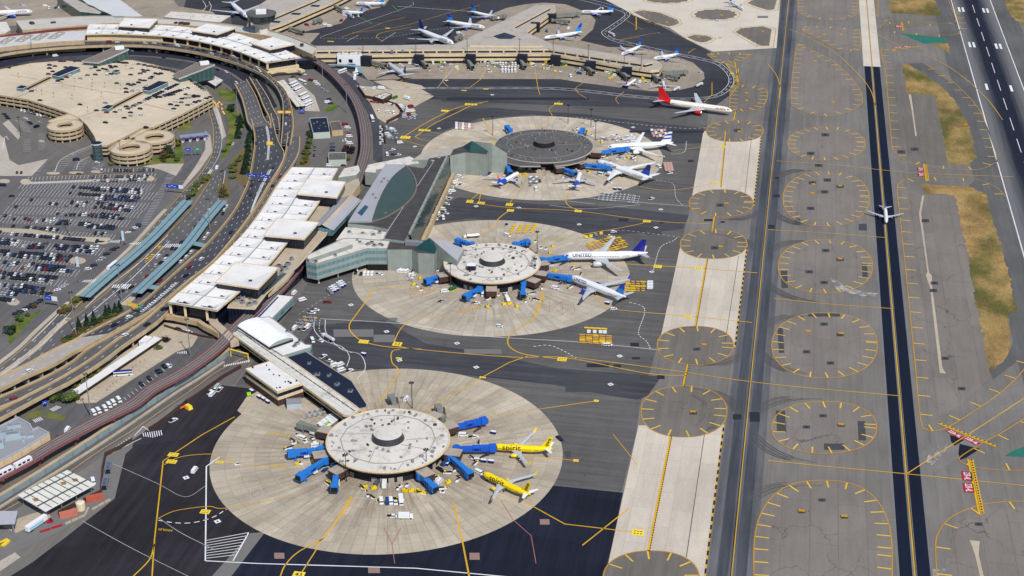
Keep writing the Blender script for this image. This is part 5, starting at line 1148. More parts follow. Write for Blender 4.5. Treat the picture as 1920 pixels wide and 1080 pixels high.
def stairhouse(px4,z,low=False):
 q=GP(px4,GD+z);mb=MB();mb.prism(q,GD+.02,GD+z-.5,0);s_=part('stair_house',mb,M['bglass'],t)
 mb=MB();mb.prism(offset([Vector(p)for p in ccw(q)],-.5,True),GD+z-.48,GD+z,0,1,True);part('roof',mb,[M['white'],M['nroof']],s_)
stairhouse([(97,140),(132,124),(150,127),(110,143)],4);stairhouse([(267,168),(298,152),(315,154),(280,170)],4)
stairhouse([(31,164),(40,160),(50,161.5),(42,166)],3.2);stairhouse([(191,202),(202,197),(212,198),(203,204)],3.4);stairhouse([(210,133.5),(217,131),(225,132),(219,135)],3)
def slant(label,lowl,lowr,higl,higr,zl,zh):
 s_=thing('walkway_tower',label,'walkway building',(*G(*lowr),GD))
 a,b,c_,d_=G(*lowl,zl),G(*lowr,zl),G(*higr,zh),G(*higl,zh)
 mb=MB()
 mb.face([(a.x,a.y,zl),(b.x,b.y,zl),(c_.x,c_.y,zh),(d_.x,d_.y,zh)],1)
 part('roof',mb,[M['white'],surf('taupe_roof',C(122,112,104),.9,.1,.2)],s_)
 mb=MB()
 for p,q,zp,zq in((a,b,zl,zl),(b,c_,zl,zh),(c_,d_,zh,zh),(d_,a,zh,zl)):
  mb.face([(p.x,p.y,zp-1.3),(q.x,q.y,zq-1.3),(q.x,q.y,zq+.25),(p.x,p.y,zp+.25)]);mb.face([(p.x,p.y,zp+.25),(q.x,q.y,zq+.25),(q.x,q.y,zq-1.3),(p.x,p.y,zp-1.3)])
 part('fascia',mb,M['white'],s_)
 cen=(a+b+c_+d_)/4;i_=[p.lerp(cen,.06)for p in(a,b,c_,d_)];zz=[zl-1.31,zl-1.31,zh-1.31,zh-1.31]
 mb=MB();mb.prism(i_,GD-4,zz,0);part('glazing',mb,M['gglass'],s_)
 mb=MB();pt=c_.lerp(d_,.5).lerp(cen,.12);mb.box((pt.x,pt.y,zh+1),(9,5,3),.6);part('plant_box',mb,M['white'],s_)
slant('sloping glazed walkway building rising from the garage deck, the larger near the van road',(153,115),(184,117.5),(213,89),(242,92),GD+4,GD+11)
slant('sloping glazed walkway building at the right corner of the garage deck',(323,141),(336,147),(370,117),(403,121),GD+4.5,GD+10)
t2=thing('entrance_canopy','pale entrance canopy beside the garage walkway building','canopy',(*G(400,160),0))
q=GP([(380,147),(400,141),(418,150),(404,161)],5);mb=MB();mb.prism(q,4.3,5,0,0,True);part('roof',mb,M['wroof'],t2)
for p in q:p2=p.lerp(sum(q,Vector((0,0)))/4,.12);mb=MB();mb.tube([(p2 .x,p2 .y,0),(p2 .x,p2 .y,4.3)],.25,6);part('post',mb,M['metal'],t2)
def helix(label,cx,cy,ro,ri,conn,z=GD,levels=3):
 s_=thing('spiral_ramp',label,'ramp',(*G(cx,cy,z),0));c_=G(cx,cy,z)
 for k in range(levels):
  zz=z-k*3.6
  mb=MB();mb.ring(c_,[(ri,zz-.5),(ri,zz),(ro,zz),(ro,zz-.5),(ri,zz-.5)],56,0);d_=part('ramp_deck',mb,M['deck'],s_)
  mb=MB();mb.ring(c_,[(ro-.1,zz-.9),(ro+.4,zz-.9),(ro+.4,zz+1.1),(ro-.1,zz+1.1),(ro-.1,zz-.9)],64,0,None,*((0,2*math.pi)));part('outer_parapet',mb,M['garage'],d_)
  mb=MB();mb.ring(c_,[(ri+.1,zz-.9),(ri-.4,zz-.9),(ri-.4,zz+1.1),(ri+.1,zz+1.1),(ri+.1,zz-.9)][::-1],48,0);part('inner_parapet',mb,M['garage'],d_)
 for k in range(14):
  a=2*math.pi*k/14;mb=MB();mb.box((c_.x+(ro-.8)*math.cos(a),c_.y+(ro-.8)*math.sin(a),(z-.5)/2),(.9,1.1,z-.6),a);part('column',mb,M['garage'],s_)
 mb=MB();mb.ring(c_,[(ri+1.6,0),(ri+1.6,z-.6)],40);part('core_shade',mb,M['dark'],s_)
 q=GP(conn,z);mb=MB();mb.prism(q,z-.5,z+.03,0,0,True);part('link_deck',mb,M['deck'],s_)
 for a,b in((q[0],q[1]),(q[2],q[3])):mb=MB();mb.wall([a,b],z-.9,z+1.1,.5);part('parapet',mb,M['garage'],s_)
helix('beige spiral ramp on tall columns, the left one of the three',122,236,15.5,7,[(91,228),(132,214),(150,222),(128,230)])
helix('beige spiral ramp with orange barriers, the middle one of the three',245,278,17.5,8.5,[(208,282),(226,262),(254,262),(225,276)])
helix('beige spiral ramp nearest the toll plaza',290,258,17,8.5,[(243,258),(268,243),(285,240),(262,254)])
t=thing('stair_tower','free-standing glass stair tower beside the spiral ramps','stair tower',(*G(185,300),0))
c_=G(185,300);mb=MB();mb.ring(c_,[(4.4,0),(4.4,15)],8,0);part('glazing',mb,ribbed('stair_glass',C(70,92,96),3.4,.5,.25,2),t)
mb=MB();mb.ring(c_,[(4.8,15),(4.8,15.8),(.01,15.8)],8,0,[1,0]);part('roof',mb,[M['nroof'],M['white']],t)
def canopy(label,line_,w_,z=5.2,cross=()):
 t=thing('walkway_canopy',label,'canopy',(*G(*line_[len(line_)//2]),0));p=spline(GP(line_,z),5)
 for s_ in(-1,1):mb=MB();mb.wall(offset(p,s_*w_*.27),z-.3,z+.1,w_*.46);part('roof_panel',mb,M['canopy'],t)
 mb=MB();mb.wall(p,z-.5,z-.05,w_*.08);part('gutter',mb,M['dark'],t)
 for q in cross:mb=MB();mb.wall(GP(q,z-.6),z-1,z-.6,w_*.7);part('cross_roof',mb,M['canopy'],t)
 for a,d_ in along(p,11,2):mb=MB();mb.tube([(a.x,a.y,0),(a.x,a.y,z-.3)],.3,6);part('post',mb,M['metal'],t)
 mb=MB();mb.wall(offset(p,-1.0),.1,2.2,.6);part('bench_screen',mb,M['dglass'],t)
canopy('long curving blue-grey walkway canopy nearest the surface car park',[(352,376),(320,410),(285,446),(245,482),(205,515),(158,556)],9.0)
canopy('long curving blue-grey walkway canopy with two cross arms, nearest the elevated road',[(417,376),(388,410),(356,452),(330,480),(300,508),(256,549)],8.4,5.2,([(360,455),(392,462)],[(270,535),(303,541)]))
t=thing('bus_canopy','long narrow white bus station canopy','canopy',(*G(220,690),0))
p=GP([(139,737),(296,632)],4.6);mb=MB();mb.wall(p,4.2,4.6,6.4);part('roof',mb,M['wroof2'],t)
for a,d_ in along(p,7,2):mb=MB();mb.tube([(a.x,a.y,0),(a.x,a.y,4.2)],.22,6);part('post',mb,M['metal'],t)
mb=MB();mb.wall(p,.1,2.4,1.2);part('glass_screen',mb,M['dglass'],t)
simple('bus_office','small white-roofed office at the end of the bus canopy','building',[(260,641),(273,630),(288,633),(275,643)],4.2,'white','wroof2',(275,650))
for nm,q,wd in(('grey twin-roofed bus canopy beside the row of parked coaches, left half',[(523,152),(560,199)],4.2),('grey twin-roofed bus canopy beside the row of parked coaches, right half',[(529,150),(569,198)],4.2)):
 t=thing('bus_canopy',nm,'canopy',(*G(545,180),0));p=GP(q,4.5);mb=MB();mb.wall(p,4.1,4.5,wd);part('roof',mb,M['wroof'],t)
 for a,d_ in along(p,9,2):mb=MB();mb.tube([(a.x,a.y,0),(a.x,a.y,4.1)],.22,6);part('post',mb,M['metal'],t)
t=thing('toll_plaza','toll plaza canopy with purple signs over the exit lanes','toll plaza',(*G(365,262),0))
p=GP([(337,256),(390,250)],5.5);mb=MB();mb.wall(p,5,5.6,7);part('roof',mb,M['canopy'],t)
for a,d_ in along(p,6.6,3):
 mb=MB();mb.box((a.x,a.y-1,1.3),(1.6,3.2,2.6));b_=part('booth',mb,M['white'],t);mb=MB();mb.box((a.x+2.6,a.y-3.8,4.9),(4,.3,1.6));part('lane_sign',mb,surf('purple_sign',C(150,50,170),.5),t)
RM,RY,XW=MB(),MB(),MB()
def lanes(l,r,n_,w_=.28,dash=(3.2,10)):
 L_,R_=resample(spline(GP(l),5),60),resample(spline(GP(r),5),60)
 for j in range(1,n_):RM.line([a.lerp(b,j/n_)for a,b in zip(L_,R_)],w_,LV*6,0,dash)
 RY.line([a.lerp(b,.04)for a,b in zip(L_,R_)],.35,LV*6);RM.line([a.lerp(b,.96)for a,b in zip(L_,R_)],.3,LV*6)
lanes(A_L,A_R,3);lanes(B_L[4:],B_R[4:],4)
for q in([(316,440),(262,492),(205,537),(160,577)],[(318,452),(250,520),(190,570),(135,620)],[(135,560),(100,600),(60,640)]):RM.line(spline(GP(q),5),.55,LV*6.2)
for q,n_ in(([(208,452),(226,450),(224,456),(202,455)],7),([(246,456),(275,453),(270,461),(240,458)],7),([(310,458),(342,457),(335,466),(305,464)],8),([(158,526),(186,523),(180,531),(152,529)],7),([(212,534),(248,533),(240,542),(208,540)],8),([(92,768),(106,761),(116,764),(100,772)],6),([(60,788),(76,782),(82,787),(66,793)],5),([(470,675),(420,685),(418,688),(468,679)],12),([(333,661),(350,658),(352,664),(330,663)],6)):
 p=GP(q);
 for j in range(n_):a,b=p[0].lerp(p[1],(j+.5)/n_),p[3].lerp(p[2],(j+.5)/n_);XW.line([a,b],(p[1]-p[0]).length/n_*.5,LV*6.3)
ROWS=[(40,361,290,368),(28,377,275,388),(12,394,262,402),(-10,411,240,420),(-20,432,212,447),(-30,451,190,473),(-30,478,150,492),(-30,495,145,513),(-30,512,120,532),(-30,530,95,552),(40,347,285,352)]
for x0,y0,x1,y1 in ROWS:
 n_=int((x1-x0)/6.6)
 for j in range(n_+1):
  f=j/n_;x,y=x0+(x1-x0)*f,y0+(y1-y0)*f
  RM.line(GP([(x-5.5,y+7),(x+5.5,y-7)]),.22,LV*5.4)
for x0,y0,x1,y1,dx,dy,n_ in((52,338,290,331,2.5,-6,34),(58,346,290,341,3,-6,34),(190,322,290,322,1,-6,15),(310,335,335,340,12,0,1),(100,320,125,290,18,1,9),(125,290,172,272,14,1,10),(135,318,145,300,20,1,6),(60,322,72,305,16,0,7),(44,284,44,262,14,0,7),(72,280,72,252,12,0,9),(175,318,185,308,12,0,4),(28,226,44,246,16,2,9)):
 for j in range(n_+1):
  f=j/max(1,n_);x,y=x0+(x1-x0)*f,y0+(y1-y0)*f;RM.line(GP([(x,y),(x+dx,y+dy)]),.25,LV*5.4)
for j in range(34):
 f=j/33;x,y=316-52*f,324+96*f-(0 if f<.7 else 0);RM.line(GP([(x,y),(x+15-3*f,y+1)]),.25,LV*5.4)
for q in([(5,280),(10,256),(16,262)],[(103,322),(112,302),(135,288),(172,273)],[(143,318),(150,303),(172,293)],[(85,331),(262,326)]):(RY if q[0][0]==85 else RM).line(spline(GP(q),4),.4,LV*5.5)
for j in range(15):x,y=168+j*9.5,752-j*6.0;RM.line(GP([(x,y),(x+9,y+1.5)]),.3,LV*5.4)
for j in range(14):x,y=225+j*7.2,751-j*5.4;RM.line(GP([(x,y),(x+5,y+5)]),.25,LV*5.4)
for q in([(280,808),(268,800),(252,818)],[(265,822),(245,832),(210,850)]):RM.line(GP(q),.5,LV*6)
for j in range(9):RM.line(GP([(268+j*4.2,812-j*.6),(270+j*4.2,822-j*.3-abs(j-4)*.8)]),.5,LV*6)
for j in range(10):RM.line(GP([(198+j*4.8,850-j*3.2),(202+j*5.2,852-j*2.6)]),.4,LV*6)
struct('lane_lines',RM,M['wht']);struct('road_line',RY,M['yel']);struct('zebra_crossing',XW,M['wht'])
for cx,cy,rx,ry in((145,489,16,6.5),(48,341,10,5.5),(280,335,10,5),(100,325,13,2.5),(143,324,14,2.5),(182,322,12,2.6),(8,340,11,4),(190,455,14,3),(25,567,12,6)):
 mb=MB();mb.prism(ellipse_px(cx,cy,rx,ry,2,24),0,.18,0);struct('kerb_island',mb,M['tanc'])
mb=MB();mb.prism(GP([(-20,427),(60,430),(130,443),(205,446),(208,450),(190,455),(120,449),(50,438),(-20,433)]),0,.18,0);struct('kerb_island',mb,M['tanc'])
mb=MB();mb.prism(GP([(52,342),(190,336),(272,333),(272,336),(190,340),(54,345)]),0,.15,0);struct('kerb_island',mb,M['walk'])
mb=MB();mb.prism(GP([(-20,235),(8,260),(18,300),(35,310),(90,298),(60,330),(-20,330)]),0,.15,0);struct('kerb_island',mb,M['walk'])
mb=MB();mb.prism(GP([(5,232),(16,225),(40,252),(34,262)]),0,.15,0);struct('kerb_island',mb,M['walk'])
mb=MB();mb.prism(GP([(268,312),(300,307),(345,307),(330,330),(300,318)]),0,.15,0);struct('kerb_island',mb,M['walk'])
mb=MB();mb.prism(GP([(385,245),(395,255),(398,285),(375,318),(345,352),(340,350),(368,310),(385,280)]),0,.15,0);struct('kerb_island',mb,M['walk'])
mb=MB();mb.prism(GP([(404,192),(413,215),(424,255),(416,262),(410,235),(400,205)]),0,.15,0);struct('kerb_island',mb,M['walk'])
M['tyre']=surf('black_rubber',C(26,26,28),.9)
M['wing']=surf('wing_grey',C(190,193,199),.45,.05,.3,0,.4)
M['alu']=surf('bare_metal',C(176,178,182),.3,.05,.4,.5)
def gloss(name,col):return surf(name,col,.28,.03,.2,0,.5,.01)
PW=gloss('aircraft_white',C(236,236,237));PC=gloss('aircraft_cream',C(240,234,222));PY=gloss('aircraft_yellow',C(252,218,0));PB=gloss('aircraft_blue',C(18,70,190));PN=gloss('aircraft_navy',C(30,36,140))
PS=gloss('aircraft_sky',C(40,140,215));PR=gloss('aircraft_red',C(216,26,34));PO=gloss('aircraft_orange',C(240,120,30));PK_=gloss('aircraft_black',C(18,18,20));PG=gloss('engine_grey',C(200,202,206));PWIN=glass('cabin_glass',C(40,44,54));PT=gloss('aircraft_lettering',C(26,44,110));PLR=gloss('red_lettering',C(170,40,40))
def surf2(mb,pts,t0,t1,k=0,kt=None):
 """a tapering blade: pts = [(le, te)] pairs of 3D points root to tip, thickness t0..t1 along n"""
def blade(mb,root_le,root_te,tip_le,tip_te,t0,t1,axis,k=0,mid=None):
 a=Vector(axis);secs=[(Vector(root_le),Vector(root_te),t0)]
 if mid:secs.append((Vector(mid[0]),Vector(mid[1]),(t0+t1)*.5))
 secs.append((Vector(tip_le),Vector(tip_te),t1));base=len(mb.v);n=6
 for le,te,t in secs:
  for f,h in((0,0),(.25,.5),(.6,.4),(1,0),(.6,-.4),(.25,-.5)):mb.v.append(tuple(le.lerp(te,f)+a*(t*h)))
 for i in range(len(secs)-1):
  for j in range(n):mb.f.append((base+i*n+j,base+i*n+(j+1)%n,base+(i+1)*n+(j+1)%n,base+(i+1)*n+j));mb.k.append(k)
 mb.f.append(tuple(base+j for j in range(n)));mb.k.append(k);mb.f.append(tuple(base+(len(secs)-1)*n+j for j in range(n)));mb.k.append(k)
ST=[(0,.04),(.006,.2),(.018,.42),(.04,.66),(.07,.86),(.105,.97),(.14,1),(.4,1),(.64,1),(.72,.95),(.80,.82),(.88,.6),(.95,.34),(.985,.2),(1,.09)]
def bent_text(mb,s,size,x0,sgn,r,hz,phi0,xs=1.0,bold=.02):
 vs,fs=text_geo(s,size,xs,bold);bm=bmesh.new()
 bv=[bm.verts.new((x,y,0))for x,y in vs]
 for f in fs:
  try:bm.faces.new([bv[i]for i in f])
  except ValueError:pass
 for q in(-.3,-.15,0,.15,.3):
  bmesh.ops.bisect_plane(bm,geom=bm.verts[:]+bm.edges[:]+bm.faces[:],plane_co=(0,q*size,0),plane_no=(0,1,0))
 bm.verts.index_update();i0=len(mb.v);R_=r+.035
 for v in bm.verts:
  ph=phi0+v.co.y/R_;mb.v.append((x0-sgn*v.co.x,sgn*R_*math.cos(ph),hz+R_*math.sin(ph)))
 for f in bm.faces:mb.f.append(tuple(i0+v.index for v in f.verts));mb.k.append(0)
 bm.free()
def airliner(label,nose,tail,span,dia,liv,scale_to=None,rear=False,zc=None,group='airliners at the gates'):
 r=dia/2;hz=r+.36*dia+.35
 a,b=G(*nose,hz),G(*tail,hz);L=scale_to or(a-b).length;d_=(a-b).normalized()
 if scale_to:a=b+d_*L
 rot=math.atan2(d_.y,d_.x)
 t=thing('airliner',label,'airliner',(a.x,a.y,0),rot,group);half=span/2
 P_=lambda n_,mb,m_,par=t,sm=False:mb.build(n_,m_,par,sm,True)
 mb=MB();mb.tube([(-s_*L,0,hz+(-.22*r*max(0,1-s_/.08)**2 if s_<.08 else(.62*r*max(0,(s_-.64)/.36)**1.3)))for s_,q in ST],[q*r for s_,q in ST],20)
 nseg=20;kk=liv.get('rearf')
 if kk:
  for i in range(len(ST)-1):
   if ST[i][0]>=kk[0]-.001:
    for j in range(nseg):mb.k[i*nseg+j]=1
 fu=P_('fuselage',mb,[liv['body'],kk[1]if kk else liv['body']],t,True)
 c=MB()
 for s_ in(-1,1):
  for u0,u1 in((.030,.046),(.048,.060)):
   q0,q1=r*(.60 if u0<.04 else.76),r*(.70 if u0<.04 else.83)
   pts=[]
   for u,q,ph in((u0,q0,.42),(u1,q1,.42),(u1,q1,.8),(u0,q0,.85)):pts.append((-u*L,s_*(q+.12)*math.cos(ph),hz-.03*r+(q+.12)*math.sin(ph)))
   c.face(pts if s_>0 else pts[::-1])
 P_('cockpit_window',c,PWIN,fu)
 for s_ in(-1,1):
  c=MB();x=.12*L
  while x<.78*L:
   z=hz+.16*r+(0 if x<.66*L else.1*r*(x-.66*L)/(.12*L));y_=s_*(math.sqrt(max(.01,r*r-(.16*r)**2))*(1 if x<.66*L else.955)+.015)
   w_=.023*L
   c.face([(-x,y_,z-.17),(-x-w_,y_,z-.17),(-x-w_,y_,z+.17),(-x,y_,z+.17)]);x+=.03*L
  P_('window_strip',c,liv.get('win',PWIN),fu)
 swp=half*.60
 for s_ in(-1,1):
  mb=MB();zr=hz-.55*r;x0=-.335*L if not rear else-.42*L
  rc=.185*L if dia>4.5 else.17*L
  blade(mb,(x0,s_*r*.7,zr),(x0-rc,s_*r*.7,zr),(x0-swp,s_*half,zr+half*.105),(x0-swp-.028*L-.6,s_*half,zr+half*.105),.55*r*.8,.16,(0,0,1),0,((x0-swp*.36,s_*half*.37,zr+half*.035),(x0-max(rc*.98,swp*.36+rc*.5),s_*half*.37,zr+half*.035)))
  wg=P_('wing',mb,liv.get('wing',M['wing']),t)
  mb=MB();th=liv.get('tip')
  if th is not None:
   e=(x0-swp,s_*half,zr+half*.105);hh=2.4*dia/4
   blade(mb,e,(e[0]-.028*L-.6,e[1],e[2]),(e[0]-1.5,e[1]+s_*.7,e[2]+hh),(e[0]-2.3,e[1]+s_*.7,e[2]+hh),.2,.1,(0,1,0));P_('winglet',mb,th,wg)
  f_=MB()
  for q in(.3,.5,.68):xx=x0-max(rc*.98*(1-q*.2),swp*q+rc*(1-q)*.75)+.5;f_.tube([(xx+2.2,s_*half*q,zr+half*q*.1-.35),(xx-1.0,s_*half*q,zr+half*q*.1-.2)],[.28,.1],5)
  P_('flap_fairing',f_,liv.get('wing',M['wing']),wg)
  re=liv.get('re',.27*dia*(1.12 if dia>5.5 else 1));ey=half*.325;ex=x0-swp*.36+re*3.1
  if rear:ex,ey=-.72*L,r+re*.9
  ez=zr-re*.75+half*.02 if not rear else hz+.3*r
  mb=MB();mb.tube([(ex,s_*ey,ez),(ex-re*.3,s_*ey,ez),(ex-re*2.2,s_*ey,ez),(ex-re*3.4,s_*ey,ez),(ex-re*4.2,s_*ey,ez)],[re*.86,re,re*1.02,re*.74,re*.4],14);en=P_('engine',mb,liv['eng'],t,True)
  mb=MB();mb.tube([(ex+.03,s_*ey,ez),(ex+.06,s_*ey,ez)],[re*.8,re*.8],14);P_('intake',mb,M['dark'],en)
  mb=MB();mb.tube([(ex+.02,s_*ey,ez),(ex-re*.28,s_*ey,ez)],[re*.9,re*1.015],14,caps=False);P_('intake_lip',mb,M['alu'],en)
  if not rear:mb=MB();mb.box((ex-re*3,s_*ey,ez+re*.9),(re*4,.35,re*.9));P_('pylon',mb,liv.get('wing',M['wing']),en)
  th_=span*.175;mb=MB();hz2=hz+.55*r if not rear else hz+r*1.1+.19*L*.55
  y0=r*.28 if not rear else.1
  blade(mb,(-.865*L,s_*y0,hz2),(-.965*L,s_*y0,hz2),(-.865*L-th_*.62,s_*th_,hz2+th_*.1),(-.865*L-th_*.62-.04*L,s_*th_,hz2+th_*.1),.35,.1,(0,0,1));P_('tailplane',mb,liv.get('stab',M['wing']),t)
  mb=MB();mb.tube([(-.5*L,s_*r*.9,hz-r*.6),(-.5*L,s_*r*.9,.7)],.22,6);lg=P_('main_gear',mb,M['alu'],t)
  w_=.62 if dia>5 else.5
  for wx in((-1.3,0,1.3)if dia>5.5 else(0,)):
   for wy in(-.45,.45):mb=MB();mb.tube([(-.5*L+wx,s_*r*.9+wy-.2,w_),(-.5*L+wx,s_*r*.9+wy+.2,w_)],w_,10);P_('wheel',mb,M['tyre'],lg)
 fh=.19*L if dia<4.5 else.155*L
 mb=MB();F0,F1=Vector((-.80*L,0,hz+.85*r)),Vector((-.955*L,0,hz+.8*r));T0,T1=Vector((-.80*L-fh*.78,0,hz+.9*r+fh)),Vector((-.80*L-fh*.78-.055*L,0,hz+.9*r+fh));sp=liv.get('split',.5)
 blade(mb,F0,F1,F0 .lerp(T0,sp),F1 .lerp(T1,sp),.5,.4,(0,1,0),0);blade(mb,F0 .lerp(T0,sp),F1 .lerp(T1,sp),T0,T1,.4,.22,(0,1,0),1)
 fn=P_('fin',mb,[liv['fin'][0],liv['fin'][1]],t)
 mb=MB();mb.tube([(-.085*L,0,hz-r*.9),(-.085*L,0,.5)],.15,6);lg=P_('nose_gear',mb,M['alu'],t)
 for wy in(-.3,.3):mb=MB();mb.tube([(-.085*L,wy-.15,.42),(-.085*L,wy+.15,.42)],.42,10);P_('wheel',mb,M['tyre'],lg)
 if 'text' in liv:
  s,size,u,ph,xs,m_=liv['text'];
  for s_ in(1,-1):mb=MB();bent_text(mb,s,size*r,-u*L,s_,r,hz,ph,xs,.03*r*min(size,.9));P_('lettering',mb,m_,fu)
 if 'fintext' in liv:
  mb=MB();m_=F0 .lerp(T1,.5)
  for s_ in(1,-1):dd=(T0-F0).normalized();add_text(mb,liv['fintext'],fh*.42,Vector((F0+F1+T0+T1)/4)+Vector((0,s_*.3,0)),tuple(-s_*Vector((.45,0,-.9)).normalized())if s_>0 else tuple(Vector((.45,0,-.9)).normalized()*-1),tuple(Vector((.9,0,.45))),1,.04)
  P_('fin_lettering',mb,PK_,fn)
 if 'stripe' in liv:
  mb=MB();m_,z0,z1,za,zb=liv['stripe']
  for s_ in(-1,1):
   prev=None
   for k in range(13):
    f=k/12;u=.1+.66*f;p0,p1=z0+(za-z0)*f,z1+(zb-z1)*f
    cur=[(-u*L,s_*(r+.03)*math.cos(p0),hz+(r+.03)*math.sin(p0)),(-u*L,s_*(r+.03)*math.cos(p1),hz+(r+.03)*math.sin(p1))]
    if prev:mb.face([prev[0],cur[0],cur[1],prev[1]][::s_])
    prev=cur
  P_('livery_stripe',mb,m_,fu)
 if 'finband' in liv:
  for f0,f1 in((.28,.42),(.62,.8)):
   mb=MB()
   for s_ in(-1,1):mb.face([tuple(F0 .lerp(T0,f0)+Vector((0,s_*.27,0))),tuple(F1 .lerp(T1,f0+.04)+Vector((0,s_*.27,0))),tuple(F1 .lerp(T1,f1+.04)+Vector((0,s_*.27,0))),tuple(F0 .lerp(T0,f1)+Vector((0,s_*.27,0)))])
   P_('fin_band',mb,liv['finband'],fn)
 return t
LN=dict(body=PW,fin=(PS,PB),eng=PB,tip=PB,text=('UNITED',1.0,.22,.5,1.2,PT))
LNr=dict(body=PW,fin=(PS,PB),eng=PB,text=('UNITED',1.0,.22,.5,1.2,PT))
LO=dict(body=PW,fin=(PN,PN),eng=PG,text=('UNITED',1.0,.22,.5,1.3,PT))
LOo=dict(body=surf('aircraft_silver',C(206,210,220),.35,.04,.2,.1),fin=(PN,PN),eng=PG,text=('UNITED',.5,.16,.45,1.3,PT))
LS=dict(body=PY,fin=(PY,PY),eng=PY,tip=PY,stab=PW,text=('spirit',2.35,.34,.42,1.1,PK_),fintext='spirit',win=PK_)
airliner('large cream airliner with red tail and red engines taxiing past the concourse end',(1373,207.5),(1229.7,189),64.8,6.2,dict(body=PC,fin=(PR,PR),eng=PR,re=1.9,rearf=(.8,PR),win=PLR,text=('AIR INDIA',.6,.14,.42,1.2,PLR)),None,group='airliners taxiing')
airliner('big white airliner with plain dark blue tail at the middle satellite',(1056,479.5),(1214.6,478),60.9,6.2,dict(LO,re=2.0))
airliner('white airliner with two-tone blue tail and blue wingtips, parked diagonally at the middle satellite',(1070,518.8),(1173.5,560.7),49.5,5.5,LN)
airliner('yellow airliner docked at a blue jet bridge, the upper of two at the near satellite',(920,837),(1036,844),35.8,4.1,LS)
airliner('yellow airliner parked diagonally, the lower of two at the near satellite',(905,886.7),(995,931),35.8,4.1,LS)
airliner('small white jet taxiing toward the viewer on the black strip',(1662,417),(1659.6,388.5),28.7,3.0,dict(body=PW,fin=(PS,PB),eng=PB,tip=PS),31.7,group='airliners taxiing')
airliner('white airliner with blue side stripes and striped tail at the dark satellite',(1138,276),(1262.5,270.5),60.1,5.8,dict(body=PW,fin=(PW,PW),eng=PW,wing=PW,stab=PW,re=1.7,finband=PB,stripe=(PB,-.1,.0,.75,.9)))
airliner('white airliner with dark blue tail and large side lettering at the dark satellite',(1123,303.5),(1222,337),60.1,5.8,dict(body=PW,fin=(PB,PT),eng=PW,wing=PW,stab=PW,re=1.7,text=('EGYPTAIR',1.05,.29,.5,1.05,PT)),62.8)
LA=dict(body=PW,fin=(PB,PO),eng=PB,tip=PB,rearf=(.64,PB),stab=PW)
airliner('white airliner with blue rear and orange tail, the left of two below the dark satellite',(972.7,324),(932,347),34.1,4.0,LA)
airliner('white airliner with blue rear seen tail on, the right of two below the dark satellite',(1088,323),(1078,353),34.1,4.0,LA)
airliner('big white airliner with dark blue tail and white engines behind the concourse',(850,81.5),(784,56.7),60.9,6.2,LO)
airliner('white airliner with blue tail and raised wingtips, second in the row behind the concourse',(909,51.5),(836.7,41),47.6,5.0,LN)
airliner('white airliner with blue tail, farthest of the three behind the concourse',(936.7,34),(883,22.5),38,4.0,LN)
airliner('silver-white airliner with dark blue tail, nose in toward the box office',(727.5,119),(762.5,144),48.0,5.0,LOo)
airliner('white airliner with bright blue tail at the far end of the concourse arm',(1088,22),(1150,22.5),35.8,3.9,LN)
airliner('white airliner with bright blue tail between the two concourse arms',(1020,71),(1091,61),38,4.0,LN)
airliner('white airliner parked tail out behind the concourse arm, wings spread toward the viewer',(1165,102),(1202.5,86.7),35.8,3.9,LN)
airliner('white airliner with blue tail at the rounded concourse tip',(1225,110),(1272.5,102.5),35.8,3.9,LN)
airliner('small white jet with dark tail, left of two small jets below the concourse tip',(1192,149),(1173,162),26,3.0,dict(body=PW,fin=(PN,PR),eng=PW))
airliner('small white jet seen tail on, right of two small jets below the concourse tip',(1242.5,152.5),(1247,168),28,3.0,dict(body=PW,fin=(PS,PB),eng=PB))
airliner('small white jet with rear engines and high tail on the cream apron',(1394,16.7),(1367,2),24,2.8,dict(body=PW,fin=(PB,PB),eng=PB,re=.7),None,True,group='airliners taxiing')
airliner('white airliner pointing down toward the control tower',(464,32),(431.7,5),60,6.0,LNr)
airliner('white airliner with blue tail beside the far concourse, just below the top edge',(640,22),(681,25),35.8,3.9,LN)
airliner('white airliner beside the far concourse at the very top edge',(666,6),(722,7.5),35.8,3.9,LN)
airliner('white airliner with large lettering cut by the left edge of the picture',(61,21.5),(-28,25),52,5.6,LNr)
BRB=surf('bridge_blue',C(40,122,208),.6,.16,.35,0,.3,.12);BRB2=surf('bridge_blue_deep',C(28,94,204),.6,.16,.35,0,.3,.12);BRG=ribbed('bridge_grey',C(130,134,126),2,.75,.6,0);LOGO=surf('logo_panel',C(22,36,130),.5)
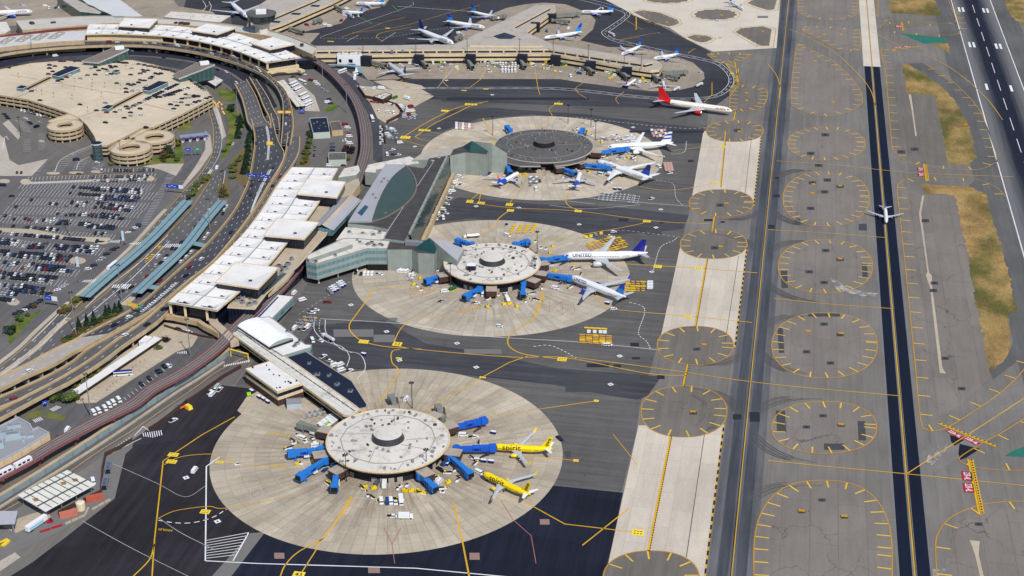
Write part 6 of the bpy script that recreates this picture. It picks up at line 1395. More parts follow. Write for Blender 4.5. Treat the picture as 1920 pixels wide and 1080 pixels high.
def bridge(label,a,b,kind=0,z=4.4):
 p,q=G(*a,z),G(*b,z);d_=q-p;L=d_.length;rot=math.atan2(d_.y,d_.x);m_=(BRB,BRG,BRB2)[kind]
 t=thing('jet_bridge',label,'jet bridge',(p.x,p.y,0),rot,'jet bridges');P_=lambda n_,mb,mm,par=t:mb.build(n_,mm,par,False,True)
 mb=MB();mb.tube([(0,0,0),(0,0,z-1.8)],.6,8);mb.tube([(0,0,z-1.8),(0,0,z+2)],2.3,12);P_('rotunda',mb,m_)
 mb=MB();mb.box((L*.28,0,z+.05),(L*.5,2.6,2.7),0);P_('tunnel',mb,m_)
 mb=MB();mb.box((L*.66,0,z+.15),(L*.5,3.1,3.1),0);tn=P_('tunnel',mb,m_)
 mb=MB()
 for k in range(4):mb.box((L*(.44+.15*k),0,z+.15),(.35,3.35,3.35),0)
 P_('rib',mb,m_,tn)
 if kind!=1:
  for s_ in(-1,1):mb=MB();mb.box((L*.52,s_*1.6,z+.1),(4.5,.08,1.4));P_('logo_panel',mb,LOGO,tn)
 mb=MB();mb.box((L-1.5,0,z+.2),(4.2,4.4,3.5),0,0,.95);cb=P_('cab',mb,m_)
 mb=MB();mb.box((L+.85,0,z+.1),(.12,3.6,2.6));P_('cab_opening',mb,M['dark'],cb)
 for s_ in(-1,1):mb=MB();mb.tube([(L*.8,s_*1.6,z-1.6),(L*.8,s_*1.6,.9)],.3,6);mb.box((L*.8,s_*1.6,.55),(1.6,.6,1.1));P_('drive_leg',mb,m_)
 mb=MB();mb.box((L*.72,-3.4,z*.5-.2),(6.5,1.2,.4),0,0,1,.58);P_('stair',mb,M['brown'])
 mb=MB();mb.box((L*.45,1.2,z-2.1),(3,1.6,1.1));P_('air_unit',mb,M['white'])
 return t
for i,(a,b,w_)in enumerate((((601,844),(541,851),'reaching left'),((610,863),(560,896),'pointing down left'),((632,881),(627,917),'pointing straight down, left of the vans'),((788,892),(816,917),'pointing down right'),((844,857),(882,891),'beside the lower yellow airliner'),((856,842),(929,840),'docked at the upper yellow airliner'),((845,803),(911,788),'reaching up right, above the yellow airliners'))):
 bridge('bright blue jet bridge of the near satellite, '+w_,a,b,2 if i>4 else 0)
for a,b,w_ in(((609,810),(561,796),'beside the white carts'),((742,764),(733,744),'behind its roof, left'),((829,785),(821,762),'behind its roof, right')):bridge('grey jet bridge of the near satellite, '+w_,a,b,1)
for a,b,w_ in(((833,517),(798,528),'reaching left'),((885,459),(856,451),'behind its roof by the tanker'),((966,459),(991,453),'behind its roof, right'),((1017,488),(1068,482),'docked at the big white airliner'),((1018,514),(1073,523),'docked at the diagonal airliner'),((900,541),(871,558),'pointing down left'),((981,532),(981,555),'pointing straight down')):bridge('blue jet bridge of the middle satellite, '+w_,a,b)
for a,b,w_ in(((947,305),(957,325),'at the orange-tailed airliner'),((1046,314),(1078,326),'at the tail-on airliner'),((1083,308),(1146,315),'docked at the lettered airliner'),((1120,287),(1178,279),'docked at the striped airliner'),((957,245),(950,238),'behind its roof, left'),((1088,250),(1093,243),'behind its roof, right')):bridge('blue jet bridge of the dark satellite, '+w_,a,b)
for i,(a,b,w_)in enumerate((((684,113),(722,123),'by the box office'),((783,109),(800,123),'second from the box office'),((876,112),(886,126),'at the start of the van rows'),((975,112),(984,125),'at the end of the van rows'),((1096,124),(1112,136),'above the green tanks'),((1160,132),(1178,146),'left of the small jets'),((1212,132),(1236,150),'at the tail-on small jet'),((1245,136),(1288,135),'at the rounded tip, upper'),((1245,140),(1272,146),'at the rounded tip, lower'),((1042,29),(1088,26),'at the far arm, upper'),((1036,37),(1066,41),'at the far arm, lower'),((855,73),(862,68),'at the big airliner behind'),((925,33),(948,30),'behind the far arm'),((590,40),(600,36),'on the tower side, first'),((545,53),(568,60),'on the tower side, second'),((625,10),(645,20),'on the tower side, third'))):
 bridge('grey jet bridge of the beige concourses, '+w_,a,b,1)
CP={n_:surf('car_%s'%n_,c_,.5,.03,.5,0,.25,.01)for n_,c_ in dict(black=C(18,22,32),navy=C(24,36,66),grey=C(92,96,102),silver=C(176,180,186),white=C(236,237,238),red=C(140,26,34),blue=C(36,74,140),yellow=C(246,184,30),teal=C(60,90,100)).items()}
def car_mesh(kind,col):
 mb=MB();L,W_,H=dict(sedan=(4.6,1.85,1.42),suv=(4.8,1.95,1.75),van=(5.6,2.05,2.3),pickup=(5.6,2.0,1.8))[kind]
 mb.box((0,0,.32+.26),(L,W_,.52),0,0,.98)
 if kind=='sedan':mb.box((-.15,0,1.06),(2.7,W_*.92,.44),0,1,.78);mb.box((-.15,0,1.31),(1.9,W_*.7,.08),0,0,.95)
 elif kind=='suv':mb.box((-.35,0,1.15),(3.7,W_*.94,.62),0,1,.86);mb.box((-.4,0,1.5),(3.0,W_*.8,.1),0,0,.95)
 elif kind=='van':mb.box((-.3,0,1.2),(4.9,W_*.98,.7),0,0,.98);mb.box((.2,0,1.75),(4.6,W_*.97,.4),0,1,.94);mb.box((-.3,0,2.05),(4.5,W_*.94,.22),0,0,.95)
 else:mb.box((.5,0,1.2),(2.1,W_*.92,.62),0,1,.82);mb.box((.45,0,1.54),(1.6,W_*.78,.08),0,0);mb.box((-1.7,0,.92),(2.0,W_*.96,.2),0,2)
 for x in(-L*.31,L*.31):
  for y in(-W_*.46,W_*.46):mb.tube([(x,y-.1,.34),(x,y+.1,.34)],.34,8,2)
 return mb.mesh('%s_car'%col,[CP[col],CGL,M['tyre']])
CM={};CGL=glass('car_glass',C(34,40,52),.4)
def car_data(kind,col):
 if(kind,col)not in CM:CM[kind,col]=car_mesh(kind,col)
 return CM[kind,col]
CARS=[]
COLS=['black']*14+['navy']*9+['grey']*3+['silver']*3+['white']*5+['red']*1+['blue']*1
def add_car(px,py,hd,place,group,col=None,kind=None,z=0.0):
 p=G(px,py,z);CARS.append((py,p.x,p.y,z,hd,kind or rnd.choice(['sedan','sedan','suv','suv']),col or rnd.choice(COLS),place,group))
def row(x0,y0,x1,y1,place,skip=.03,dx=5.6,hd=(6.7,-9.5)):
 n_=max(1,int(abs(x1-x0)/dx));h=pxdir((x0+x1)/2,(y0+y1)/2,*hd)
 for j in range(n_+1):
  if rnd.random()<skip:continue
  f=j/n_;add_car(x0+(x1-x0)*f+rnd.uniform(-.4,.4),y0+(y1-y0)*f+rnd.uniform(-.3,.3),h+rnd.choice((0,math.pi)),place,'cars in the surface car park')
U=(1,-10)
for nm,segs in(('top row below the spiral ramps',[(191,321,191,321,U),(215,321,245,321,U),(257,321,288,320,U)]),('double row along the paved strip',[(174,333,174,333,U),(197,333,198,333,U),(216,333,277,332,U),(178,340,178,340,U),(190,340,226,340,U),(244,339,273,337,U)]),('first full row under the paved strip',[(138,352,138,352),(151,353,266,358),(174,357,266,363)]),('second full row from the top',[(132,363,132,363),(150,365,186,367),(193,368,260,372),(182,373,198,375),(204,374,255,378)]),('third full row from the top',[(59,376,59,376),(94,383,106,384),(135,380,135,382),(146,382,162,381),(145,387,158,386),(184,382,200,382),(179,390,190,388),(201,385,248,390),(196,391,243,396)]),('fourth full row from the top',[(30,389,30,389),(108,402,108,402),(126,399,126,399),(125,404,140,404),(150,404,182,404),(155,402,180,407),(190,402,222,406),(190,408,230,411)]),('fifth full row from the top',[(10,406,20,407),(27,412,27,412),(48,411,60,415),(70,416,88,414),(96,417,102,413),(107,416,134,416),(107,421,130,421),(150,420,168,420),(150,422,218,427),(160,426,213,430)]),('row above the tan walkway',[(25,425,25,425),(47,427,108,432),(179,439,198,440)]),('row below the tan walkway',[(0,437,0,437),(23,440,32,441),(47,442,108,447),(121,448,163,452),(182,454,182,454)]),('first double row below the walkway',[(0,450,34,454),(0,457,30,459),(44,462,44,462),(55,463,87,458),(55,465,80,466),(104,462,183,466),(110,467,175,474)]),('second double row below the walkway',[(3,472,15,472),(10,478,28,480),(38,475,92,479),(36,482,90,486),(97,480,133,483),(95,487,127,490)]),('third double row below the walkway',[(0,490,0,490),(10,493,10,493),(16,498,33,495),(42,504,62,496),(70,498,120,503),(68,505,133,510)]),('fourth double row below the walkway',[(0,511,8,514),(0,520,7,522),(17,515,64,518),(17,522,82,527),(72,519,105,522),(88,527,98,530)]),('fifth double row below the walkway',[(0,537,9,536),(15,538,30,537),(36,537,64,541),(22,545,66,549),(70,541,82,543)]),('last rows at the bottom corner',[(4,552,30,553),(0,562,26,565),(20,545,20,545),(45,548,80,551)])):
 for s_ in segs:row(*s_[:4],nm,hd=(s_[4]if len(s_)>4 else(6.7,-9.5)))
for q in((260,422),(259,426),(253,429),(248,433),(240,437),(218,466),(212,470),(204,474),(200,478),(192,486),(186,490),(176,499),(165,506),(122,536),(116,540),(108,545),(92,552),(77,565),(71,568),(66,571),(61,573),(55,577),(49,580),(45,583),(38,586),(30,590)):
 add_car(*q,pxdir(*q,9,-1.5),'single column along the pavement edge','cars in the surface car park')
for q in((22,369,10,-1,'black','suv'),(143,301,10,-1,'navy','van'),(148,327,10,0,'grey','sedan'),(78,266,10,1,'white','sedan'),(69,239,9,-3,'black','van'),(32,325,2,-9,'black','suv'),(40,325,2,-9,'black','suv'),(182,306,9,1,'white','suv'),(178,317,9,1,'silver','sedan'),(5,349,9,0,'navy','van'),(48,223,9,2,'white','sedan'),(52,227,9,2,'silver','sedan'),(55,230,9,2,'navy','sedan'),(58,233,9,2,'black','sedan'),(74,231,9,1,'silver','suv'),(8,215,9,1,'black','sedan'),(12,219,9,1,'navy','sedan'),(15,223,9,1,'black','suv')):
 add_car(q[0],q[1],pxdir(*q[:4]),'near the spiral ramps','cars around the spiral ramps',q[4],q[5])
for i in range(10):add_car(40+i*6,208+i*1.6,pxdir(60,215,3,9),'shaded row under the garage wall','cars around the spiral ramps')
GR='cars on the garage roof deck'
for x,y in((30,123),(16,128),(93,123),(103,125),(93,129),(99,135),(91,140),(114,116),(120,116),(142,116),(149,116),(123,127),(207,117),(213,118),(223,118),(231,119),(237,119),(251,120),(260,121),(264,121),(271,123),(279,125),(284,125),(291,127),(300,129),(307,131),(313,132),(318,133),(325,135),(330,137),(247,129),(185,133),(193,130),(199,131),(202,134),(209,128),(217,126),(207,125),(178,128),(171,129),(179,127),(164,142),(151,148),(179,141),(202,142),(208,140),(245,141),(219,157),(133,143),(125,146),(116,150),(109,153),(102,156),(66,169),(59,172),(75,189),(150,197),(198,194),(181,208),(200,212),(216,211),(226,207),(237,201),(245,212),(265,217),(263,205),(245,218),(233,222),(198,231),(274,240),(237,174),(248,172),(250,169),(259,169),(236,167),(241,159),(246,161),(251,159),(260,156),(263,151),(271,152),(282,148),(285,145),(288,142),(292,139),(297,140),(302,139),(268,132),(263,139),(270,136),(277,133),(275,160),(272,165)):
 add_car(x,y,pxdir(x,y,10,.6+rnd.uniform(-1,1),GD),'beige garage roof',GR,None,None,GD+.01)
for x0,y0,x1,y1,n_ in((262,194,336,157,17),(300,183,352,166,12),(286,185,325,178,8),(353,148,384,170,9),(341,186,370,182,5),(349,178,372,181,4),(352,198,394,183,7),(240,205,262,194,5)):
 for j in range(n_):f=j/max(1,n_-1);x,y=x0+(x1-x0)*f,y0+(y1-y0)*f;add_car(x,y,pxdir(x,y,10,1,GD),'beige garage roof',GR,None,None,GD+.01)
for x,y in((326,205),(332,199),(340,193),(320,197),(330,192)):add_car(x,y,pxdir(x,y,10,.5,GD),'beige garage roof',GR,None,None,GD+.01)
RC2='cars on the roads'
def rc(lst,place,z=0.0,hd=None):
 for q in lst:add_car(q[0],q[1],pxdir(q[0],q[1],*(q[2:4]if hd is None else hd),z),place,RC2,q[4]if len(q)>4 else None,q[5]if len(q)>5 else None,z)
rc([(437,271,5,-9,'white','suv'),(407,316,4,-8,'white','van')],'on the curving road beside the shrubs')
rc([(393,395,5,-9,'white'),(397,391,3,-9,'grey'),(389,402,5,-9,'silver'),(376,416,5,-9,'black'),(366,427,6,-9,'black'),(347,451,6,-8,'grey'),(340,456,6,-8,'navy'),(323,467,6,-8,'black'),(330,468,6,-8,'navy'),(298,481,6,-6,'white'),(312,481,7,-6,'navy'),(311,487,7,-6,'white'),(302,494,7,-6,'black'),(292,499,3,-9,'silver'),(275,519,7,-6,'red')],'between the two curving canopies')
rc([(300,466,8,-5,'yellow'),(285,481,8,-5,'yellow'),(277,488,8,-5,'yellow')],'in the cab queue beside the canopy')
rc([(426,388,5,-9,'white','suv'),(421,395,5,-9,'white','suv'),(418,402,4,-9,'black','suv'),(405,420,6,-8,'silver'),(390,440,7,-8,'white','suv'),(384,448,7,-8,'white','suv'),(359,474,7,-7,'white','suv'),(350,483,7,-7,'white','suv'),(340,492,7,-7,'white','suv'),(300,528,8,-7,'red','suv'),(246,540,8,-5,'black'),(228,548,7,-4,'navy')],'under the elevated road beside the canopy')
rc([(433,437,5,-7,'navy','suv'),(378,487,8,-6,'white','suv'),(355,502,8,-6,'red'),(349,518,8,-5,'black'),(472,348,4,-8,'navy'),(470,366,4,-8,'black'),(480,270,1,-8,'navy'),(512,316,3,-8,'navy'),(242,596,9,-4,'white','suv'),(215,611,9,-4,'black')],'on the dark elevated road past the terminal',7.1)
rc([(511,350,5,-8,'black','suv'),(525,332,5,-8,'red'),(540,272,2,-8,'navy'),(538,244,2,-8,'grey'),(536,234,1,-8,'white','suv'),(276,610,9,-5,'black'),(308,581,9,-4,'black','suv'),(318,577,9,-4,'navy'),(506,141,6,5,'black'),(514,156,5,6,'black'),(487,134,8,5,'white','suv')],'on the kerbside elevated road',7.2)
rc([(55,697,10,-4,'white','suv'),(25,748,11,-3,'red')],'on the pale elevated road at the lower left',7.3)
rc([(234,630,9,-4,'white')],'on the elevated road between trees',7.3)
rc([(104,106,10,-1,'white','van'),(159,102,10,0,'navy','suv'),(11,117,10,-1,'blue'),(307,109,9,2,'navy'),(373,117,9,3,'black'),(247,96,9,1,'white'),(270,97,9,1,'navy','suv'),(281,97,9,1,'white'),(292,97,9,1,'silver'),(313,99,9,1,'silver'),(330,102,9,2,'navy'),(352,105,9,2,'silver'),(370,108,9,3,'white'),(408,120,9,3,'navy'),(418,121,9,4,'white','suv'),(424,120,9,4,'white'),(434,124,9,4,'white'),(446,127,9,4,'white','suv'),(408,132,9,3,'black'),(424,136,9,3,'white'),(443,156,7,5,'white'),(457,134,8,5,'navy'),(472,141,8,5,'white'),(482,172,4,7,'black','suv')],'on the lower road under the far terminal')
rc([(205,80,9,0,'red','van'),(220,80,9,0,'white'),(258,81,9,1,'grey'),(272,82,9,1,'white'),(289,82,9,1,'white'),(308,84,9,1,'black'),(333,87,9,2,'white','van'),(360,91,9,2,'black'),(371,95,9,2,'navy'),(382,96,9,2,'black'),(397,102,9,2,'white'),(403,98,9,2,'black'),(420,103,9,3,'black'),(428,105,9,3,'red'),(438,107,9,3,'white'),(428,110,9,3,'grey'),(450,113,9,3,'navy'),(459,115,9,3,'black'),(480,123,8,4,'black'),(472,128,8,4,'navy'),(482,128,8,4,'white')],'on the upper departures road of the far terminal',7.3)
for x,y in((402,194),(405,198),(409,201),(411,193),(415,197),(416,205),(418,211),(420,214),(400,191),(408,196)):add_car(x,y,pxdir(x,y,3,6),'queue beside the garage corner','yellow cabs queuing','yellow','sedan')
for i,(x,y)in enumerate(((176,776),(185,772.5),(197,768),(205,762),(213,757.5),(223,752))):add_car(x,y,pxdir(x,y,7,9),'slanted row beside the guideway','white vans beside the guideway','white','van')
rc([(265,722,7,9,'navy','suv'),(280,711,7,9,'navy','suv'),(296,699,7,7,'black','suv'),(300,698,7,7,'navy','suv'),(308,689,7,6,'black','suv'),(316,688,7,5,'white','suv'),(334,619,10,2,'black','suv'),(354,624,10,2,'white','suv'),(127,808,6,-9,'white','van'),(112,819,8,-4,'grey'),(550,145,8,-1,'navy'),(571,141,9,-1,'white'),(612,139,8,2,'red'),(583,152,9,2,'red','van'),(592,156,9,2,'white','van'),(596,160,9,2,'white','van'),(604,167,9,2,'silver'),(612,172,9,2,'silver'),(617,187,9,0,'navy'),(614,193,9,-1,'white','van'),(620,195,9,-1,'black'),(594,250,2,8,'white','van'),(600,250,2,8,'white','van'),(606,251,2,8,'white','van'),(612,250,2,8,'white'),(590,275,1,8,'black'),(590,282,1,8,'black'),(589,293,1,8,'black'),(644,311,8,0,'black'),(618,312,8,0,'white','van'),(647,235,9,0,'red','van'),(652,241,9,1,'white','van'),(650,246,9,1,'silver'),(654,252,9,0,'red'),(655,257,9,0,'white','van'),(643,265,2,8,'silver'),(648,264,2,8,'white'),(656,270,9,0,'white','van'),(655,275,9,0,'white'),(648,276,2,8,'red'),(623,270,9,-1,'grey'),(624,277,9,0,'blue','suv'),(623,283,9,0,'navy','suv')],'around the bus stands and guideway')
AV='service vehicles on the apron'
def av(lst,place):
 for q in lst:add_car(q[0],q[1],pxdir(q[0],q[1],*(q[4:6]if len(q)>5 else rnd.choice(((9,2),(7,-4),(3,8),(9,-1))))),place,AV,q[2]if len(q)>2 else 'white',q[3]if len(q)>3 else rnd.choice(('van','pickup','van','suv')))
av([(684,515,'white','van',3,-8),(691,515,'white','van',3,-8),(698,515,'white','van',3,-8),(677,515,'navy','suv',3,-8),(711,516,'white','pickup',9,2),(750,510,'white','van',8,-4),(756,511,'white','van',8,-4),(763,511,'white','van',7,-5),(772,518,'white','van',9,-2),(770,527,'silver','sedan',9,1),(667,513,'black','suv',3,-8)],'in front of the grey office wing')
av([(567,564,'white','van',10,-3),(614,568,'red','pickup',10,0),(552,551,'white','van',6,-6),(606,670,'white','pickup',9,-5),(617,678,'white','pickup',8,3),(638,686,'white','van',9,-4),(627,687,'white','van',9,-4),(640,696,'white','van',9,-3),(655,697,'white','pickup',10,-4),(586,640,'white','van',4,7),(600,640,'white','pickup',8,4),(553,617,'white','van',5,-6),(562,619,'silver','pickup',5,-6),(572,618,'white','pickup',5,-6),(578,614,'white','van',5,-6),(584,588,'white','pickup',9,1),(591,583,'white','pickup',9,0)],'between the navy-roofed wing and the middle satellite')
av([(365,884,'white','van',6,-8)],'alone on the dark ramp')
av([(567,824,'white','van',8,3),(587,827,'white','pickup',5,6),(592,838,'white','van',9,-1),(610,883,'blue','sedan',8,-4),(629,873,'silver','van',8,-4),(623,889,'white','van',2,8),(707,907,'grey','van',4,-8),(825,882,'black','pickup',7,5),(836,872,'blue','van',8,-3),(824,905,'white','van',6,-6),(715,942,'white','van',1,9),(726,943,'blue','van',1,9),(733,942,'white','van',1,9),(742,943,'white','pickup',1,9),(868,818,'white','van',9,0),(736,970,'white','pickup',9,0),(888,821,'white','pickup',9,-1),(1049,824,'navy','pickup',7,6),(898,888,'white','van',8,4),(762,750,'white','van',5,-7)],'round the near satellite')
av([(905,554,'white','van',1,9),(892,570,'white','pickup',9,-1),(916,576,'silver','pickup',8,-3),(948,556,'white','pickup',5,7),(1041,542,'white','van',9,2),(1150,436,'white','suv',9,-1),(1141,444,'white','pickup',9,2),(1150,581,'white','suv',9,-1),(936,613,'white','suv',10,1),(951,443,'white','van',8,3),(828,566,'silver','pickup',8,-3),(834,548,'white','van',9,-1),(950,422,'silver','pickup',2,-8),(1135,648,'white','suv',9,1),(1141,648,'white','suv',9,1)],'round the middle satellite')
av([(1127,328,'white','van',9,2),(1141,344,'white','pickup',9,1),(1241,295,'white','suv',9,0),(1235,314,'white','van',7,4),(1255,326,'white','pickup',9,-1),(1221,374,'white','pickup',8,-3),(1133,298,'white','pickup',9,0),(1166,298,'white','pickup',9,1),(1186,301,'white','pickup',9,2),(1186,296,'white','suv',9,0),(1005,356,'white','van',3,8),(1130,262,'white','van',8,3),(1136,264,'silver','pickup',9,0),(1012,341,'black','suv',2,8),(907,329,'white'),(914,327,'black','suv'),(921,325,'white'),(928,323,'white'),(874,324,'white','van',4,-7),(880,324,'white','van',4,-7),(887,326,'white','van',4,-7),(892,324,'black','suv',4,-7),(906,322,'black'),(912,321,'navy')]+[(1150+(k*37)%42,258+(k*7)%10)for k in range(12)],'round the dark satellite')
av([(857,325),(850,333),(858,340),(845,343),(851,348),(864,347),(838,357),(840,363),(848,360),(836,373),(843,374),(828,382),(838,384),(830,394),(820,391),(822,407),(835,401),(813,407),(823,403),(810,415),(831,410),(815,412),(846,352),(854,343),(848,327),(862,333)],'beside the sloped glazing of the big grey hall')
av([(933+k*5.2,116+j*5.5,'white','van',1,6)for k in range(4)for j in range(2)]+[(961+k*5.5,116+j*5.5,'white','van',1,6)for k in range(2)for j in range(2)]+[(942+k*6.0,129+j*6,'white','van',1,6)for k in range(5)for j in range(2)],'in the rows of vans before the concourse')
av([(770,120),(812,120),(857,128),(752,124),(834,121),(843,122),(866,117),(898,117),(903,117),(911,118),(1000,123),(998,122,'white','van'),(1070,144),(1082,137,'white','pickup',9,2),(1086,139,'blue','van',9,2),(1152,143),(1138,138),(1200,155),(1212,156),(1260,145),(1246,148),(1312,137),(1172,165,'blue','van',9,1),(645,30),(660,33),(672,31),(610,47),(618,50),(640,40,'red','van'),(575,48,'red','van'),(650,17),(565,66,'blue','van'),(935,49),(1035,44),(1066,55),(1025,60,'blue','van'),(860,63,'white','van'),(866,66),(1242,107),(1130,17),(1345,40,'white','suv',9,1),(85,12),(92,16),(110,14),(40,10),(45,12),(105,16,'teal','van')],'round the beige concourses')
av([(725+(k*17)%26,242+(k*9)%28,rnd.choice(['white','white','silver','white','grey']))for k in range(26)]+[(713+(k%2)*4,240+k*5,'white','suv',1,8)for k in range(7)]+[(752+(k*11)%26,200+(k*7)%27,rnd.choice(['white','yellow','red','white','silver']))for k in range(15)]+[(710,209,'white'),(728,212,'white'),(738,213,'white'),(731,198,'white'),(738,199,'white')]+[(692+k*4.5,191+k*.5,'red','sedan')for k in range(5)]+[(702,167,'white','van'),(680,168,'white','van'),(735,282,'white'),(726,291,'white'),(738,291,'blue'),(746,292,'white')],'in the crowded equipment yard')
av([(395,737,'white','pickup',6,-6),(403,733,'white','pickup',6,-6),(398,741,'white','van',6,-6),(408,727,'silver','van',6,-6),(412,732,'white','pickup',6,-6),(325,790,'white','pickup',8,-4),(175,905,'white','van',2,8)],'on the dark ramp by the security fence')
CARS.sort(key=lambda c:-c[0]-c[3]*2)
NAMES=dict(sedan='parked_car',suv='parked_car',van='van',pickup='pickup_truck')
WORD=dict(sedan='car',suv='sport utility car',van='van',pickup='pickup truck')
for i,(py,x,y,z,hd,kind,col,place,grp)in enumerate(CARS[:300+330]):
 pass
IND={}
stuff={}
for(py,x,y,z,hd,kind,col,place,grp)in CARS:
 base='cars' if kind in('sedan','suv')else 'service'
 IND[base]=IND.get(base,0)+1
 if IND[base]<=(290 if base=='cars' else 250):
  nm=NAMES[kind]if 'road' not in place else 'car'
  if kind in('van','pickup'):nm=NAMES[kind]
  o=bpy.data.objects.new(nm,car_data(kind,col));COL.objects.link(o);o.location=(x,y,z+.02+LV*4);o.rotation_euler=(0,0,hd);o.scale=(1.06,1.08,1.05)
  pl=place if place.split()[0]in('on','in','under','between','round','around','beside','near','alone')else 'in the '+place
  if grp==GR:pl='on the beige garage roof deck'
  if grp=='yellow cabs queuing':pl='in the queue at the garage corner'
  tag(o,'%s %s %s'%(col if col!='teal' else 'dark green',WORD[kind],pl),'car' if base=='cars' else('van' if kind=='van' else 'truck'),grp)
 else:stuff.setdefault(base,[]).append((x,y,z,hd,kind,col))
for base,lst in stuff.items():
 mb=MB();mats=[]
 for x,y,z,hd,kind,col in lst:
  me=car_data(kind,col);ca,sa=math.cos(hd),math.sin(hd);i0=len(mb.v)
  ks=[]
  for m_ in me.materials:
   if m_ not in mats:mats.append(m_)
   ks.append(mats.index(m_))
  for v in me.vertices:mb.v.append((x+v.co.x*ca-v.co.y*sa,y+v.co.x*sa+v.co.y*ca,z+v.co.z+.02+LV*4))
  for p in me.polygons:mb.f.append(tuple(i0+q for q in p.vertices));mb.k.append(ks[p.material_index])
 FLAT.add('distant_parked_cars' if base=='cars' else 'distant_service_vehicles');o=mb.build('distant_parked_cars' if base=='cars' else 'distant_service_vehicles',mats)
 tag(o,'small far-off %s scattered about the garage and far terminal'%('parked cars' if base=='cars' else 'service vehicles'),'cars' if base=='cars' else 'vehicles',None,'stuff')
ZG=LV*4
def big(name,cat,label,px,py,dx,dy,group,parts,z=0.0):
 p=G(px,py,z);t=thing(name,label,cat,(p.x,p.y,z+ZG),pxdir(px,py,dx,dy,z),group)
 for nm,me in parts:child(nm,me,t)
 return t
def bm_(f,mats,name):
 mb=MB();f(mb);return mb.mesh(name,mats)
def wheels(xs_,w_=1.1,r=.5):return[('wheel',bm_(lambda mb,x=x,y=y:mb.tube([(x,y-.18,r),(x,y+.18,r)],r,10),M['tyre'],'wheel'))for x in xs_ for y in(-w_,w_)]
def bus_parts(body,band,roof=None):
 return[('body',bm_(lambda mb:(mb.box((0,0,1.75),(12,2.55,2.9),0,0,.98)),body,'bus_body')),('window_band',bm_(lambda mb:mb.box((.1,0,2.05),(11.7,2.6,.95)),PWIN,'bus_windows')),('windscreen',bm_(lambda mb:mb.box((5.95,0,2.0),(.16,2.2,1.5)),PWIN,'bus_screen')),('roof',bm_(lambda mb:(mb.box((0,0,3.25),(11.8,2.4,.12)),mb.box((-2,0,3.45),(3,1.6,.3)),mb.box((3,0,3.4),(1.2,1,.2))),roof or body,'bus_roof'))]+wheels((-3.8,3.9))
BW=bus_parts(M['white'],PWIN);BBl=bus_parts(M['white'],PWIN,LOGO);BPa=bus_parts(surf('pale_blue_paint',C(150,176,204),.5),PWIN)
CB='coaches parked beside the bus canopy'
for i,(x,y)in enumerate(((550,160),(553,164.5),(559,170.5),(568,181),(573,188),(577,196),(578,201))):big('coach','bus','white coach nosed up to the grey bus canopy, %s from the far end'%('first','second','third','fourth','fifth','sixth','last')[i],x,y,-12,5.5,CB,BW)
big('coach','bus','white coach turning in the middle of the bus yard',567,156,12,5,None,BW)
big('bus','bus','white city bus on the road beside the curving canopy',211,502,24,-19,None,BW)
big('coach','bus','white coach with dark blue roof stripe beside the long white canopy',231,704,-40,3,None,BBl)
big('coach','bus','pale blue coach behind the long white canopy, partly under the elevated road',206,676,35,-20,None,BPa)
for(x,y,a,b,w_)in((642,136,8,-3,'beside the box office'),(669,134,2,-9,'top of the three at the walkway end'),(671,139,10,-3,'middle of the three at the walkway end'),(666,147,3,-9,'lowest of the three at the walkway end'),(698,225,4,9,'on the ramp road beside the guideway')):big('bus','bus','white bus '+w_,x,y,a,b,None,BW)
TK_=[('tank',bm_(lambda mb:mb.tube([(-6,0,2.0),(-5.7,0,2.0),(3.2,0,2.0),(3.5,0,2.0)],[1.0,1.25,1.25,1.0],14),surf('polished_tank',C(214,216,220),.3,.05,.3,.2),'tank')),('chassis',bm_(lambda mb:mb.box((-.6,0,.75),(11,1.6,.35)),M['dark'],'chassis')),('cab',bm_(lambda mb:(mb.box((5.2,0,1.5),(2.2,2.3,2.2),0,0,.9)),M['white'],'cab')),('windscreen',bm_(lambda mb:mb.box((6.2,0,1.9),(.25,2.0,.9)),PWIN,'screen'))]+wheels((-4.6,-3.3,2.6,5.2))
for x,y,a,b,w_ in((616,637,-9,-5,'on the service lane by the vaulted hall'),(884,446,-12,1,'behind the middle satellite'),(1311,162,9,-5,'on the loop road at the concourse tip'),(1268,170,9,-5,'below the concourse tip beside a small jet'),(1146,66,9,4,'on the winding loop road between the arms')):big('fuel_tanker','tanker','silver fuel tanker '+w_,x,y,a,b,'fuel tankers',TK_)
GT=[('tank',bm_(lambda mb:mb.tube([(-3,0,1.9),(-2.6,0,1.9),(2.6,0,1.9),(3,0,1.9)],[1.0,1.4,1.4,1.0],12),surf('green_tank',C(24,100,68),.5),'tank')),('chassis',bm_(lambda mb:mb.box((0,0,.5),(6.4,2,.4)),M['bright'],'chassis'))]
for x,y,w_ in((849,545,'beside the middle satellite'),(1056,124,'before the concourse, left of a pair'),(1061,123,'before the concourse, right of a pair'),(741,186,'behind the white-roofed guard house')):big('storage_tank','tank','dark green tank on a skid '+w_,x,y,8,-3,None,GT)
BT=[('cargo_box',bm_(lambda mb:mb.box((-1,0,2.0),(6,2.5,2.6)),M['white'],'cargo_box')),('cab',bm_(lambda mb:mb.box((3.1,0,1.4),(2,2.3,2.0),0,0,.92),M['white'],'cab')),('windscreen',bm_(lambda mb:mb.box((4.0,0,1.75),(.2,2.0,.8)),PWIN,'screen'))]+wheels((-2.6,2.8),1.05,.48)
